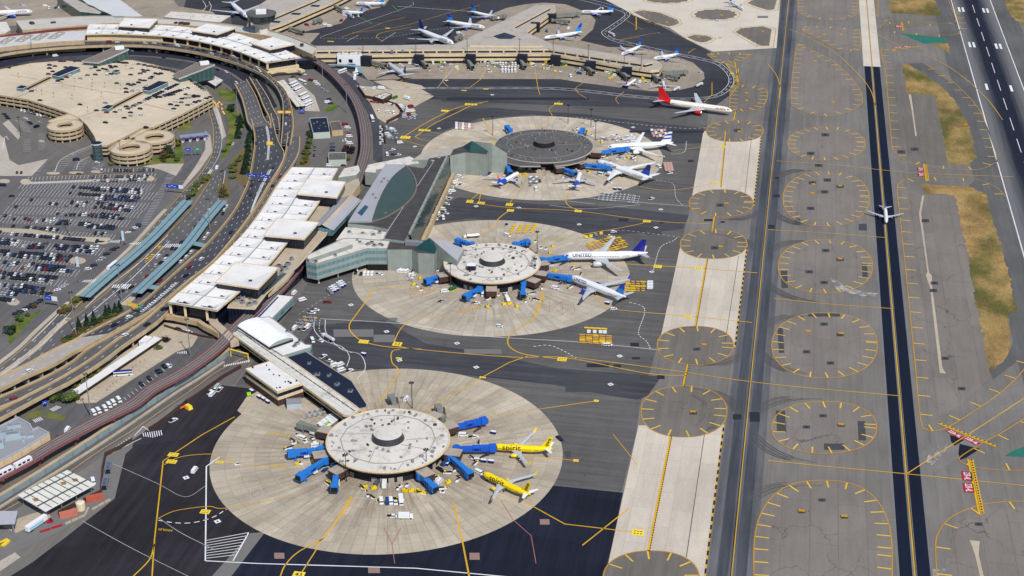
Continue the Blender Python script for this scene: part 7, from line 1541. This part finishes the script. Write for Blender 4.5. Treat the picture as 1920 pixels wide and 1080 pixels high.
for x,y,a,b,w_ in((752,942,1,9,'at the right of the van row below the near satellite'),(761,972,9,0,'below the van row on the near apron'),(721,911,1,-9,'under the near satellite roof'),(952,566,4,8,'below the middle satellite'),(126,860,3,6,'none'),(764,187,12,3,'long, beside the guard house'),(716,168,9,1,'on the tan yard by the taxilane'),(1152,315,9,1,'beside the lettered airliner'),(510,690,5,5,'none')):
 if w_!='none':big('box_truck','truck','white box truck '+w_,x,y,a,b,'box trucks',BT)
for x,y,a,b,w_ in((69,988,9,-6,'white trailer with a pale blue side beside the lower left barriers'),):
 big('trailer','trailer',w_,x,y,a,b,None,[('box',bm_(lambda mb:mb.box((0,0,2.5),(14,2.6,2.9)),M['white'],'trailer_box')),('blue_panel',bm_(lambda mb:mb.box((-1,0,2.1),(10,2.66,1.4)),surf('sky_panel',C(140,206,236),.5),'blue_panel'))]+wheels((-5,-3.8,4.5)))
FR=[('frame',bm_(lambda mb:[mb.box((x,y,1.9),(.4,.3,2.6))for x in(-5,-2.5,0,2.5,5)for y in(-1.3,1.3)]+[mb.box((x,0,3.1),(.3,2.7,.25))for x in(-5,-3.75,-2.5,-1.25,0,1.25,2.5,3.75,5)]+[mb.box((0,y,3.25),(10.6,.3,.3))for y in(-1.3,1.3)],surf('steel_blue_frame',C(120,128,150),.6),'frame')),('bed',bm_(lambda mb:mb.box((0,0,1.0),(11,2.6,.5)),M['navy_w'],'bed'))]+wheels((-4,4))
big('stair_truck','truck','dark lattice-topped truck, upper of two beside the security fence',204,880,1,-9,None,FR);big('stair_truck','truck','dark lattice-topped truck, lower of two beside the security fence',198,910,2,-9,None,FR)
OR=ribbed('salmon_container',C(200,116,96),.8,.82,.7,0)
for x,y,w_,m_ in((129,968,'salmon pink shipping container in the left bay of the barriers',OR),(178,938,'rusty salmon shipping container in the right bay of the barriers',surf('rusty_salmon',C(184,90,72),.8,.25,.6))):
 p=G(x,y);mb=MB();mb.box((p.x,p.y,1.5+ZG),(9.5,3,3),.62,0);t=mb.build('shipping_container',m_);tag(t,w_,'container')
 mb=MB();mb.box((p.x-3.87,p.y-2.75,1.5+ZG),(.08,2.4,2.6),.62);part('door',mb,m_,t)
p=G(152,955);t=thing('storage_tank','cream upright tank between two salmon containers','tank',(p.x,p.y,0));mb=MB();mb.tube([(p.x,p.y,0),(p.x,p.y,4.6),(p.x,p.y,5.2)],[2.5,2.5,1.5],16);part('shell',mb,surf('cream_tank',C(228,212,180),.6),t);mb=MB();mb.tube([(p.x+.4,p.y+1.5,5.1),(p.x+.4,p.y+1.5,5.8)],.6,8);part('hatch',mb,M['metal'],t)
for q,w_ in(([(75,999),(97,992),(119,985)],'low white barrier row by the trailer'),([(122,984),(160,967),(167,952)],'low white barrier row round the left container'),([(172,957),(208,937)],'low white barrier row below the right container')):
 pts=GP(q);t=thing('barrier',w_,'barrier',(pts[0].x,pts[0].y,0))
 for a,b in zip(pts,pts[1:]):
  n_=max(1,int((b-a).length/4))
  for j in range(n_):u,v=a.lerp(b,j/n_),a.lerp(b,(j+.9)/n_);mb=MB();mb.wall([u,v],0,1.0,.9);part('block',mb,M['red']if(j==n_-1 and q[0][0]==75)else M['tanc'],t)
p=G(10,1020);t=thing('mobile_lift','yellow lattice boom lift at the lower left edge','lift',(p.x,p.y,0));mb=MB();mb.box((p.x,p.y,.8),(5,2.6,1.2),1.4);part('chassis',mb,M['bright'],t);mb=MB();mb.tube([(p.x,p.y+2,1.4),(p.x-.5,p.y-6,4.5)],[.9,.4],6);part('boom',mb,M['bright'],t)
p=G(354,767);t=thing('excavator','yellow loader with orange chute by the security fence','loader',(p.x,p.y,0));mb=MB();mb.box((p.x,p.y,1.6),(5,3,2.4),-.6,0,.8);part('body',mb,M['bright'],t);mb=MB();mb.tube([(p.x-2,p.y,2),(p.x-6,p.y-3,.8)],[.8,.5],6);part('chute',mb,surf('orange_paint',C(230,90,40),.6),t)
for x,y,w_ in((67,888,'first'),):pass
for x,y,m_,w_ in((94,980,'red','small red tractor beside the trailer'),(268,757,'red','red and white road barrier block by the service road')):
 p=G(x,y);t=thing('tractor',w_,'vehicle',(p.x,p.y,0));mb=MB();mb.box((p.x,p.y,.9),(3.4,1.8,1.2),.4);part('body',mb,M[m_],t);mb=MB();mb.box((p.x+.4,p.y+.2,1.9),(1.4,1.5,.9),.4,0,.8);part('cab',mb,PWIN,t)
def proto(name,cat,parts,group):
 def make(label,x,y,a,grp=None):
  p=G(x,y);t=thing(name,label,cat,(p.x,p.y,ZG),a,grp or group)
  for nm,me in parts:child(nm,me,t)
  return t
 return make
cart=proto('baggage_cart','cart',[('canopy',bm_(lambda mb:mb.box((0,0,1.95),(3.2,1.7,.12)),M['white'],'canopy')),('curtain',bm_(lambda mb:mb.box((0,0,1.2),(3.0,1.55,1.4)),LOGO,'curtain')),('bed',bm_(lambda mb:mb.box((0,0,.45),(3.2,1.7,.2)),M['dark'],'bed'))],'baggage carts')
wcart=proto('baggage_cart','cart',[('canopy',bm_(lambda mb:mb.box((0,0,1.95),(3.4,2.0,.14)),M['white'],'canopy')),('curtain',bm_(lambda mb:mb.box((0,0,1.2),(3.2,1.8,1.4)),M['metal'],'curtain')),('bed',bm_(lambda mb:mb.box((0,0,.45),(3.4,2,.2)),M['dark'],'bed'))],'baggage carts')
YD=surf('dolly_yellow',C(216,158,30),.7,.2,.8);YD2=surf('bright_dolly_yellow',C(240,206,20),.6,.1,.8)
dolly=proto('cargo_dolly','dolly',[('deck',bm_(lambda mb:mb.box((0,0,.55),(2.3,1.9,.2)),YD,'deck')),('roller',bm_(lambda mb:[mb.box((x,0,.7),(.25,1.7,.1))for x in(-.8,0,.8)],M['tan2'],'roller'))],'cargo dollies')
dolly2=proto('cargo_dolly','dolly',[('deck',bm_(lambda mb:mb.box((0,0,.55),(4.0,2.0,.2)),YD2,'deck')),('roller',bm_(lambda mb:[mb.box((x,0,.7),(.3,1.7,.1))for x in(-1.5,-.5,.5,1.5)],YD,'roller'))],'cargo dollies')
dolly3=proto('cargo_dolly','dolly',[('deck',bm_(lambda mb:mb.box((0,0,.55),(3.8,1.3,.2)),YD,'deck')),('roller',bm_(lambda mb:[mb.box((x,0,.7),(.3,1.1,.1))for x in(-1.3,-.45,.45,1.3)],M['tan2'],'roller'))],'cargo dollies')
def uld_parts(m_):return[('shell',bm_(lambda mb:mb.box((0,0,1.15),(2.6,1.9,1.7),0,0,.94),m_,'shell')),('base',bm_(lambda mb:mb.box((0,0,.2),(2.8,2.1,.35)),M['dark'],'base'))]
uld=proto('cargo_container','container',uld_parts(M['white']),'cargo containers');uldy=proto('cargo_container','container',uld_parts(YD2),'cargo containers');uldp=proto('cargo_container','container',uld_parts(surf('pinkish_board',C(198,160,150),.8)),'cargo containers');uldg=proto('cargo_container','container',uld_parts(M['metal']),'cargo containers');uldo=proto('cargo_container','container',uld_parts(surf('lime_board',C(150,220,40),.6)),'cargo containers')
flat=proto('flat_cart','cart',[('deck',bm_(lambda mb:mb.box((0,0,.5),(4.2,2.0,.18)),M['metal'],'deck')),('rail',bm_(lambda mb:[mb.box((x,0,.9),(.12,2.0,.7))for x in(-2,2)],M['white'],'rail'))],'flat carts')
for x,y in((472,736),(486,747),(494,751),(502,756)):cart('white-topped cart with blue sides beside the gate building',x,y,pxdir(x,y,8,5))
uldo('lime green cart on the yellow hatched box',467,742,.5)
for x,y in((894,865),(907,867),(921,868.5)):cart('white-topped blue cart in the short train between the yellow airliners',x,y,pxdir(x,y,9,1))
for x,y in((925,814),(682,667),(1139,571),(836,873),(1153,356),(1162,356.5)):cart('single white-topped blue cart on the apron',x,y,pxdir(x,y,9,2))
for j in range(4):
 for i in range(5):(uldo if(i,j)==(1,2)else wcart)('white cart in the block beside the near satellite' if(i,j)!=(1,2)else 'lime green cart in the white block beside the near satellite',600+i*7+j*3.5,798-i*5.2+j*3.2,pxdir(615,790,7,-5),'carts beside the near satellite')
for j in range(7):flat('flat cart in the stack of rails beside the near satellite',575+j*5,783-j*1.0-(j%2)*7,pxdir(590,775,9,-5),'flat carts beside the near satellite')
for i in range(4):
 for j in range(4):dolly2('bright yellow flat dolly in the loose field behind the middle satellite',958+i*13+j*2.2,437-j*4.2-i*.6,pxdir(980,430,9,-4),'yellow dollies behind the middle satellite')
for i in range(9):
 for j in range(7):
  if abs(i-4)+abs(j-3)<6.2:(dolly if rnd.random()<.8 else dolly2)('ochre dolly in the packed field above the big white airliner',1098+i*7.2+j*3.8,464-i*1.9+j*3.1-5,pxdir(1130,457,8,-2.5),'dollies above the big white airliner')
for i in range(4):
 for j in range(5):(dolly if rnd.random()<.6 else dolly2)('yellow dolly in the block beyond the diagonal airliner',1177+i*9.6,529+j*4.2+i*.2,pxdir(1195,537,9,.5),'dollies beyond the diagonal airliner')
for i in range(2):
 for j in range(3):uld('white container in the short stack beside the yellow dollies',1216+i*5.4,532+j*5,1.4,'white containers by the yellow dollies')
for i in range(5):
 for j in range(6):(dolly3 if rnd.random()<.85 else dolly2)('orange dolly packed in the block on the dark taxilane apron',1092+i*12.4,629+j*3.0+i*.6+rnd.uniform(-.3,.3),pxdir(1110,635,9,.8),'dollies on the taxilane apron')
for i in range(4):dolly2('yellow dolly in the row above the orange block',1101+i*10.6,616+i*.6,pxdir(1110,616,9,.6),'dollies above the orange block')
for i,x in enumerate((1104,1115,1126,1134)):uld('white container in the row above the orange block',x,624.5+i*.3,.1,'containers above the orange block')
for i,(x,y)in enumerate(((1099,447),(1108,445),(1127,440))):uldy('bright yellow tarpaulined container, %s of the train behind the big white airliner'%('last','second last','first')[i],x,y,.2)
uldg('silver container between yellow ones in the train behind the big white airliner',1118,442.5,.2)
for k in range(14):(uldp if k%3 else uld)('pale pink or white container in the stack behind the striped tail',1222+(k%5)*6+(k//5)*2,246+(k//5)*5.4+(k%2),.3,'containers behind the striped tail')
for k in range(12):uldp('brown-pink box in the stack right of the lettered airliner',1246+(k%3)*5.5+(k//3)*1,309+(k//3)*4,.3,'boxes right of the lettered airliner')
for k in range(16):(uldp if k%2 else uld)('pink and white container in the yard beside the dark satellite',856+(k%6)*6,233+(k//6)*4.5+(k%6)*.6,.3,'containers beside the dark satellite')
for x0,y0,n_,m_ in((1130,364,4,4),(1160,366,4,3),(1187,369,2,4)):
 for i in range(n_):
  for j in range(m_):flat('grey flat cart in the rows on the taxilane edge',x0+i*7.5-j*1.2,y0+j*4+i*.6,pxdir(1150,370,8,1),'flat carts on the taxilane edge')
for k in range(10):(uldg if k%2 else wcart)('grey or white cart between the two blue-tailed airliners',995+(k%3)*5.5,336+(k//3)*4.2,1.3,'carts between the two blue-rear airliners')
for k in range(18):(cart if k%3 else uldg)('blue or grey cart in the pen beside the grey office stilts',616+(k%6)*4.6+(k//6)*3,545-(k%6)*2.8+(k//6)*3.2,.6,'carts in the pen by the office wing')
for k in range(16):(flat if k%3 else dolly)('orange and grey flat cart in the rack beside the vaulted hall',556+(k%4)*7+(k//4)*5,612-(k//4)*5.5+(k%4)*.8,.5,'flat carts beside the vaulted hall')
for k in range(12):(uldg if k%2 else wcart)('white or grey cart behind the concourse',920+(k*31)%60,116+(k*5)%7,.2,'carts before the concourse')
for k in range(26):(uldg if k%3 else(uldo if k%2 else cart))('small apron cart before the concourse',770+(k*53)%420,119+(k*7)%9+max(0,(770+(k*53)%420)-1040)*.12,k*.4,'carts before the concourse')
LDR=[('chassis',bm_(lambda mb:mb.box((0,0,.6),(4.6,1.7,.6)),M['white'],'chassis')),('belt',bm_(lambda mb:mb.box((.3,0,1.5),(6.2,.9,.3),0,0,1,.22),M['dark'],'belt')),('cab',bm_(lambda mb:mb.box((-1.4,.5,1.3),(1.1,.8,.9)),M['bright'],'cab'))]
TUG=[('body',bm_(lambda mb:(mb.box((0,0,.65),(2.8,1.5,.7)),mb.box((-.6,0,1.2),(1.0,1.3,.5))),M['white'],'body')),('roof',bm_(lambda mb:mb.box((-.4,0,1.75),(1.3,1.4,.1)),M['dark'],'roof'))]
GPU=[('body',bm_(lambda mb:mb.box((0,0,1.0),(3,1.7,1.5),0,0,.95),YD2,'body')),('exhaust',bm_(lambda mb:mb.box((.6,.3,1.9),(.5,.5,.4)),M['dark'],'exhaust'))]
KINDS_=(('belt_loader','loader','white belt loader with dark belt',LDR),('baggage_tug','tug','small white baggage tug with dark roof',TUG),('power_unit','generator','yellow ground power unit',GPU))
def around(cpx,rx,ry,n_,w_,a0=0.0,a1=6.28,rmin=.45):
 for k in range(n_):
  a=rnd.uniform(a0,a1);q=rnd.uniform(rmin,1);x,y=cpx[0]+rx*q*math.cos(a),cpx[1]+ry*q*math.sin(a)
  nm,cat,lb,ps=KINDS_[k%3];big(nm,cat,lb+' '+w_,x,y,rnd.uniform(-9,9),rnd.uniform(-4,4),'ground support gear '+w_,ps)
around((728,850),190,92,48,'round the near satellite',-.5,3.6,.68);around((925,510),170,70,48,'round the middle satellite',-1.2,3.4,.6);around((1032,285),160,56,54,'round the dark satellite',-1.2,3.6,.62)
for k in range(70):x=690+rnd.random()*540;nm,cat,lb,ps=KINDS_[k%3];big(nm,cat,lb+' before the beige concourse',x,118+rnd.random()*18+max(0,x-1040)*.13,rnd.uniform(-9,9),rnd.uniform(-3,3),'ground support gear before the beige concourse',ps)
def leaf_mat(name,col):
 n=NT(name);o=n.obj();f=n.mapr(n.noise(o,1.1,3),.3,.7,.55,1.5)
 return n.done(n.mul(col,f),.9,0,.15)
LG={'green':leaf_mat('foliage_green',(.07,.105,.028)),'olive':leaf_mat('foliage_olive',(.12,.125,.03)),'dark':leaf_mat('foliage_dark',(.024,.048,.024)),'purple':leaf_mat('foliage_purple',(.03,.012,.02)),'brown':leaf_mat('foliage_brown',(.09,.06,.03))}
BARK=surf('bark',C(92,76,60),.95,.2,2)
def crown_mesh(kind,seed,key):
 r_=random.Random(seed);mb=MB();n_=420
 lobes=[(Vector((r_.uniform(-.55,.55),r_.uniform(-.55,.55),r_.uniform(-.4,.5))),r_.uniform(.35,.6))for _ in range(9)]
 for _ in range(n_):
  if kind=='conifer':
   h=r_.random()**1.3;rad=(1-h)*r_.uniform(.55,1.0)*(.8+.25*math.sin(h*40));a=r_.uniform(0,6.283);p=Vector((rad*math.cos(a)*.38,rad*math.sin(a)*.38,h*2-.9));s_=.16*(1.15-h*.7)
  else:
   c_,q=r_.choice(lobes);d_=Vector((r_.gauss(0,1),r_.gauss(0,1),r_.gauss(0,1))).normalized();p=c_+d_*q*r_.uniform(.6,1.05);p.z*=.85;s_=r_.uniform(.09,.17)
  n=(p+Vector((r_.gauss(0,.5),r_.gauss(0,.5),r_.gauss(.3,.5)))).normalized();u=n.orthogonal().normalized();w_=n.cross(u)
  mb.face([p+u*s_,p+w_*s_*.8,p-u*s_,p-w_*s_*.8])
 return mb.mesh('crown',LG[key])
TRK={}
def tree(label,x,y,h,w_,kind='round',key='green',name=None):
 k=(kind,key,rnd.randrange(3))
 if k not in TRK:
  mb=MB();mb.tube([(0,0,0),(.01,0,.25),(0,.02,.6)],[.05,.035,.015],6)
  for a in(0,2.1,4.2):mb.tube([(0,0,.25),(.18*math.cos(a),.18*math.sin(a),.55)],[.025,.008],5)
  TRK[k]=(crown_mesh(kind,hash(str(k))%999 if False else len(TRK)*7+3,key),mb.mesh('trunk',BARK))
 p=G(x,y);t=thing(name or('conifer' if kind=='conifer' else('shrub' if h<3.2 else 'tree')),label,'tree' if h>=3.2 else 'shrub',(p.x,p.y,0),rnd.uniform(0,6))
 tr_=child('trunk',TRK[k][1],t);tr_.scale=(h,h,h*.9)
 c_=child('crown',TRK[k][0],t,(0,0,h*.56 if kind!='conifer' else h*.52));c_.scale=(w_,w_,h*.5)if kind=='conifer' else(w_*.62,w_*.62,h*.52)
 return t
CN='dark conifer on the scrub bank by the pale bridge, %s from left'
for i,(x,y)in enumerate(((149,619),(164,613),(177,607),(200,596),(206,592),(217,588),(225,583))):tree(CN%('first','second','third','fourth','fifth','sixth','seventh')[i],x,y,9.5 if i<4 else 8,6.5,'conifer','dark')
for i,(x,y)in enumerate(((447,252),(446,259),(450,240),(452,232),(466,268),(465,277),(466,286),(464,294),(463,302),(462,310),(459,318),(457,326),(469,262),(461,324))):tree('dark conifer in the tall hedge between the curving roads',x,y,9,8,'conifer','dark')['group']='conifers in the tall hedge'
for x,y,h,w_,k in((383,340,5,7,'olive'),(376,346,5,7,'olive'),(370,352,5,7,'green'),(364,360,5,7,'olive'),(359,368,5,7,'green'),(390,333,3.5,5,'green'),(354,374,4,5,'dark')):tree('bushy tree in the strip between the two ground roads',x,y,h,w_,'round',k)['group']='trees in the strip between roads'
for x,y,h,w_,k in((420,358,5,6,'olive'),(417,365,4,5,'brown'),(424,368,4,5,'green'),(414,371,4,4,'green')):tree('bushy tree in the small island at the canopy end',x,y,h,w_,'round',k)['group']='trees in the canopy island'
for x,y,h,w_,k in((437,323,4,7,'green'),(434,316,4,6,'olive'),(446,303,4,6,'green'),(452,298,3,5,'olive'),(436,334,3,6,'green'),(440,312,4,6,'green'),(420,285,3,5,'green'),(430,272,3,5,'olive')):tree('low bush on the scrub bank inside the road loop',x,y,h,w_,'round',k)['group']='bushes in the road loop'
for x,y,h,w_,k in((581,262,6,6,'dark'),(580,270,6,6,'green'),(578,280,6,6,'green'),(576,290,5,7,'olive'),(573,299,5,7,'olive'),(570,307,5,7,'olive'),(579,254,5,5,'dark')):tree('tree in the leafy row above the tented terminal roof',x,y,h,w_,'round',k)['group']='trees above the tented roof'
for x,y,h,w_,k in((317,288,9,9,'dark'),(309,297,8,9,'brown'),(322,297,7,8,'green'),(332,275,8,8,'olive'),(333,302,4,6,'green'),(306,304,4,5,'green'),(208,310,3,5,'olive')):tree('leafy tree on the lawn beside the spiral ramps',x,y,h,w_,'round',k)['group']='trees beside the spiral ramps'
for x,y,h,w_,k in((39,602,7,7,'green'),(20,628,8,8,'dark'),(64,578,4,4,'brown'),(52,593,3,4,'green'),(138,567,4,7,'olive'),(146,564,4,7,'olive'),(122,580,4,6,'olive'),(116,587,3,6,'brown'),(130,583,3,6,'brown')):tree('tree on the lawn at the car park bottom corner',x,y,h,w_,'round',k)['group']='trees at the car park corner'
for x,y,h,w_,k in((215,643,5,5,'green'),(228,635,4,5,'olive'),(185,701,4,5,'olive'),(171,709,4.5,5,'olive'),(156,718,4.5,5,'olive'),(142,727,3,4,'olive'),(267,648,3,4,'green'),(300,640,3.4,6,'green'),(310,640,3,6,'purple'),(298,655,3.4,5,'green')):tree('small tree along the white bus canopy',x,y,h,w_,'round',k)['group']='trees along the bus canopy'
for x,y,h,w_,k in((106,754,6,6,'green'),(115,750,6,6,'dark'),(130,753,8,10,'green'),(138,752,6,7,'olive')):tree('leafy tree in the round bed below the bus canopy',x,y,h,w_,'round',k)['group']='trees in the round bed'
tree('dark purple tree beside the guideway car park',656,287,7,11,'round','purple');tree('yellow-green shrub beside the grey-roofed office',654,300,4,5,'round','olive')
for x,y,h in((435,203,5),(438,210,5),(432,207,5),(450,228,6),(447,236,6)):tree('tree on the lawn under the road bridge',x,y,h,6,'round','dark')['group']='trees under the road bridge'
for k in range(26):x=120+k*4.1;y=640-(k*2.25)+rnd.uniform(-3,4);tree('low brown and green shrub on the bank below the conifers',x,y,rnd.uniform(1.6,2.8),4.5,'round',rnd.choice(['green','olive','brown','dark']))['group']='shrubs on the conifer bank'
def mast(label,x,y,h,z=0.0,heads=4,kind='light_mast'):
 p=G(x,y,z);t=thing(kind,label,'light pole',(p.x,p.y,z));mb=MB();mb.tube([(0,0,0),(0,0,h)],[.42 if h>25 else.32,.2],8);mb.build('pole',M['metal']if h>24 else M['brown'],t,False,True)
 mb=MB()
 for k in range(heads):a=6.283*k/heads;mb.box((1.2*math.cos(a),1.2*math.sin(a),h),(.9,.6,.4),a);mb.box((.6*math.cos(a),.6*math.sin(a),h),(1.2,.1,.1),a)
 mb.build('lamp_head',M['dark'],t,False,True)
for x,y,h,w_ in((62,106,26,'before the old wing'),(143,629,32,'by the conifers'),(171,783,30,'by the row of white vans'),(357,668,27,'beside the bus exit island'),(447,225,30,'under the road bridge'),(437,176,24,'on the grass loop'),(606,163,26,'in the bus yard'),(651,212,28,'beside the guideway curve'),(133,445,26,'on the tan walkway'),(229,565,28,'between the canopies'),(394,432,26,'beside the canopy with cross arms'),(420,372,24,'in the canopy island'),(39,255,18,'in the exit lanes'),(228,305,20,'before the middle spiral ramp')):mast('tall grey light mast '+w_,x,y,h)
for x,y,w_ in((650,904,'left below the near satellite'),(800,894,'right below the near satellite'),(773,766,'behind the near satellite'),(845,537,'left of the middle satellite'),(1007,476,'right behind the middle satellite'),(1003,528,'right below the middle satellite'),(924,254,'left behind the dark satellite'),(1065,232,'behind the dark satellite'),(1116,263,'right of the dark satellite'),(1108,240,'far right behind the dark satellite')):mast('brown floodlight mast '+w_,x,y,18,0,6)
for i,x in enumerate((681,780,876,974,1037,1103,1170,1202)):mast('thin floodlight mast on the concourse roof edge, %s from the box office'%('first','second','third','fourth','fifth','sixth','seventh','eighth')[i],x,101+max(0,x-1032)*.17,16,10,3)
SB=surf('sign_blue',C(26,70,190),.5,.03);SY=surf('sign_yellow',C(250,196,20),.5,.03);SG=surf('sign_green',C(20,150,110),.5,.03)
def gantry(label,a,b,panels,z0=0.0,h=6.5):
 p,q=G(*a,z0),G(*b,z0);d_=q-p;rot=math.atan2(d_.y,d_.x);t=thing('sign_gantry',label,'road sign',(p.x,p.y,z0),rot);L=d_.length
 mb=MB();mb.tube([(0,0,0),(0,0,h)],.25,6);mb.tube([(L,0,0),(L,0,h)],.25,6);mb.box((L/2,0,h),(L,.4,.4));mb.build('frame',M['metal'],t,False,True)
 for f0,f1,m_,hh in panels:
  mb=MB();mb.box((L*(f0+f1)/2,-.4,h+.3),(L*(f1-f0),.2,hh));s_=mb.build('sign_panel',m_,t,False,True)
  mb=MB()
  for k in range(3):mb.box((L*(f0+(f1-f0)*(.25+.22*k)),-.52,h+.3+(.4 if k%2 else-.2)),(L*(f1-f0)*.18,.06,.4))
  mb.build('sign_legend',M['white'],s_,False,True)
gantry('two blue overhead signs with yellow tops across the dark elevated road',(463,342),(508,345),[(.05,.46,SB,2.6),(.54,.95,SB,2.6)],7)
gantry('blue and white overhead signs across the car park road',(312,362),(345,365),[(.05,.75,SB,3),(.75,1.0,M['white'],3)])
gantry('orange and green overhead sign across the elevated road by the conifers',(240,583),(268,590),[(0,.75,SY,3),(.75,1.0,SG,3)],7,5.5)
gantry('two yellow and green overhead signs on the upper departures road',(520,220),(548,220),[(.05,.45,SY,2.4),(.55,.95,SY,2.4)],7,5)
gantry('yellow and green sign over the slip road',(500,277),(513,277),[(.05,.95,SY,3.4)],5,4)
gantry('blue overhead sign near the toll plaza',(348,294),(360,294),[(.1,.9,SB,3)]);gantry('green overhead sign near the toll plaza',(366,293),(378,293),[(.1,.9,SG,3)])
gantry('blue and white overhead signs at the car park bottom corner',(84,573),(110,577),[(.1,.6,SB,3.4),(.6,1,M['white'],3.4)])
gantry('blue road sign beside the black-roofed depot',(562,214),(572,214),[(0,1,SB,3)],0,3);gantry('small blue road sign beside the bus road',(80,765),(89,762),[(0,1,SB,2.6)],0,3)
for x,y in((156,500),(231,451)):
 p=G(x-10 if x<200 else x,y,0);t=thing('pylon_sign','pale blue pylon sign at the pedestrian crossing, %s one'%('lower' if x<200 else 'upper'),'sign',(p.x,p.y,0));mb=MB();mb.box((p.x,p.y,4),(1.8,.9,8),.5,0,.95);part('panel',mb,surf('pylon_blue_white',C(190,208,226),.5),t);mb=MB();mb.box((p.x,p.y,.25),(2.6,1.6,.5),.5);part('plinth',mb,M['conc'],t)
sg=[('board',bm_(lambda mb:mb.box((0,0,.8),(3.4,.35,1.1)),YD,'board')),('leg',bm_(lambda mb:[mb.box((x,0,.15),(.15,.2,.3))for x in(-1.2,1.2)],M['dark'],'leg'))]
for i,(x,y)in enumerate(((1525,347),(1575,350),(1523,364),(1575,487),(1515,623),(1577,627),(1577,798),(1503,960),(1583,970),(1545,66),(1577,66),(1528,116),(1562,193),(1350,72),(1386,248),(1362,383),(1351,464),(1320,648),(1299,774),(1405,104),(1400,176),(1400,190),(1353,30),(1310,71),(1430,60),(1208,25),(1250,43),(1843,369),(1810,235))):
 p=G(x,y);t=thing('guidance_sign','yellow airfield guidance sign on a grey taxiway island','sign',(p.x,p.y,ZG+.02),.05,'airfield guidance signs')
 for nm,me in sg:child(nm,me,t)
def figure():
 pts=[(0,0,.95),(0,0,1.2),(0,0,1.42),(0,0,1.54),(0,.02,1.68),(.1,0,.9),(.11,.02,.5),(.11,0,.06),(.12,.13,.04),(-.1,0,.9),(-.12,-.02,.5),(-.13,0,.06),(-.13,.12,.04),(.2,0,1.4),(.25,.0,1.12),(.24,.1,.88),(-.2,0,1.4),(-.26,.02,1.12),(-.24,.12,.9)]
 ed=[(0,1),(1,2),(2,3),(3,4),(0,5),(5,6),(6,7),(7,8),(0,9),(9,10),(10,11),(11,12),(2,13),(13,14),(14,15),(2,16),(16,17),(17,18)]
 rad=[.15,.14,.15,.06,.11,.1,.065,.05,.045,.1,.065,.05,.045,.065,.05,.04,.065,.05,.04]
 me=bpy.data.meshes.new('body');me.from_pydata(pts,ed,[]);ob=bpy.data.objects.new('figure',me);COL.objects.link(ob)
 m_=ob.modifiers.new('skin','SKIN');ob.modifiers.new('sub','SUBSURF').levels=1
 for v,r in zip(me.skin_vertices[0].data,rad):v.radius=(r,r)
 me.skin_vertices[0].data[0].use_root=True
 dg=bpy.context.evaluated_depsgraph_get();ev=bpy.data.meshes.new_from_object(ob.evaluated_get(dg));bpy.data.objects.remove(ob);return ev
fig=figure();cloth={'yellow':surf('hi_vis',C(200,240,40),.8),'dark':surf('dark_clothes',C(40,42,54),.9),'red':surf('red_clothes',C(170,50,50),.9),'pale':surf('pale_clothes',C(190,190,196),.9)};trouser_=cloth['dark'];skin_=surf('skin',C(200,150,124),.7)
for cname,cm in list(cloth.items()):
 me=fig.copy();me.materials.clear();me.materials.append(cm);me.materials.append(skin_);me.materials.append(trouser_)
 for p in me.polygons:p.material_index=1 if p.center.z>1.52 else(2 if p.center.z<.9 else 0);p.use_smooth=True
 cloth[cname]=me
hair=MB();hair.tube([(0,.0,1.68),(0,-.01,1.8)],[.115,.06],8);hair=hair.mesh('hair',M['dark'])
for i,(x,y,c_,w_)in enumerate(((1002.5,898,'yellow','standing beside the wingtip of the lower yellow airliner'),(8,630,'yellow','standing on the pavement at the left edge'),(472,745,'yellow','standing by the carts at the gate building'),(586,615,'yellow','standing by the parked trucks beside the vaulted hall'),(666,697,'yellow','standing behind the pickup at the navy-roofed wing'),(843,819,'yellow','standing under the near satellite edge'))):
 p=G(x,y);t=thing('person','person in yellow work vest '+w_,'person',(p.x,p.y,ZG),i*1.3);child('body',cloth[c_],t);child('hair',hair,t)
for i in range(34):
 c_=rnd.choice(['dark','dark','red','pale'])
 if i<12:f=i/11;x,y,w_=200+f*70+rnd.uniform(-2,2),752-f*54-20+rnd.uniform(-2,2),'beside the white bus canopy'
 elif i<24:f=(i-12)/11;x,y,w_=250+f*80+rnd.uniform(-3,3),508-f*85+rnd.uniform(-3,3),'on the pavement of the curving canopy'
 else:x,y,w_=rnd.choice((228,150))+rnd.uniform(-6,8),0,'at the pedestrian crossing';y=(458 if x>190 else 530)+rnd.uniform(-3,3)
 p=G(x,y);t=thing('person','person in %s clothes standing %s'%(c_,w_),'person',(p.x,p.y,.15),rnd.uniform(0,6),'people waiting '+w_);child('body',cloth[c_],t);child('hair',hair,t)
bpy.context.view_layer.update()
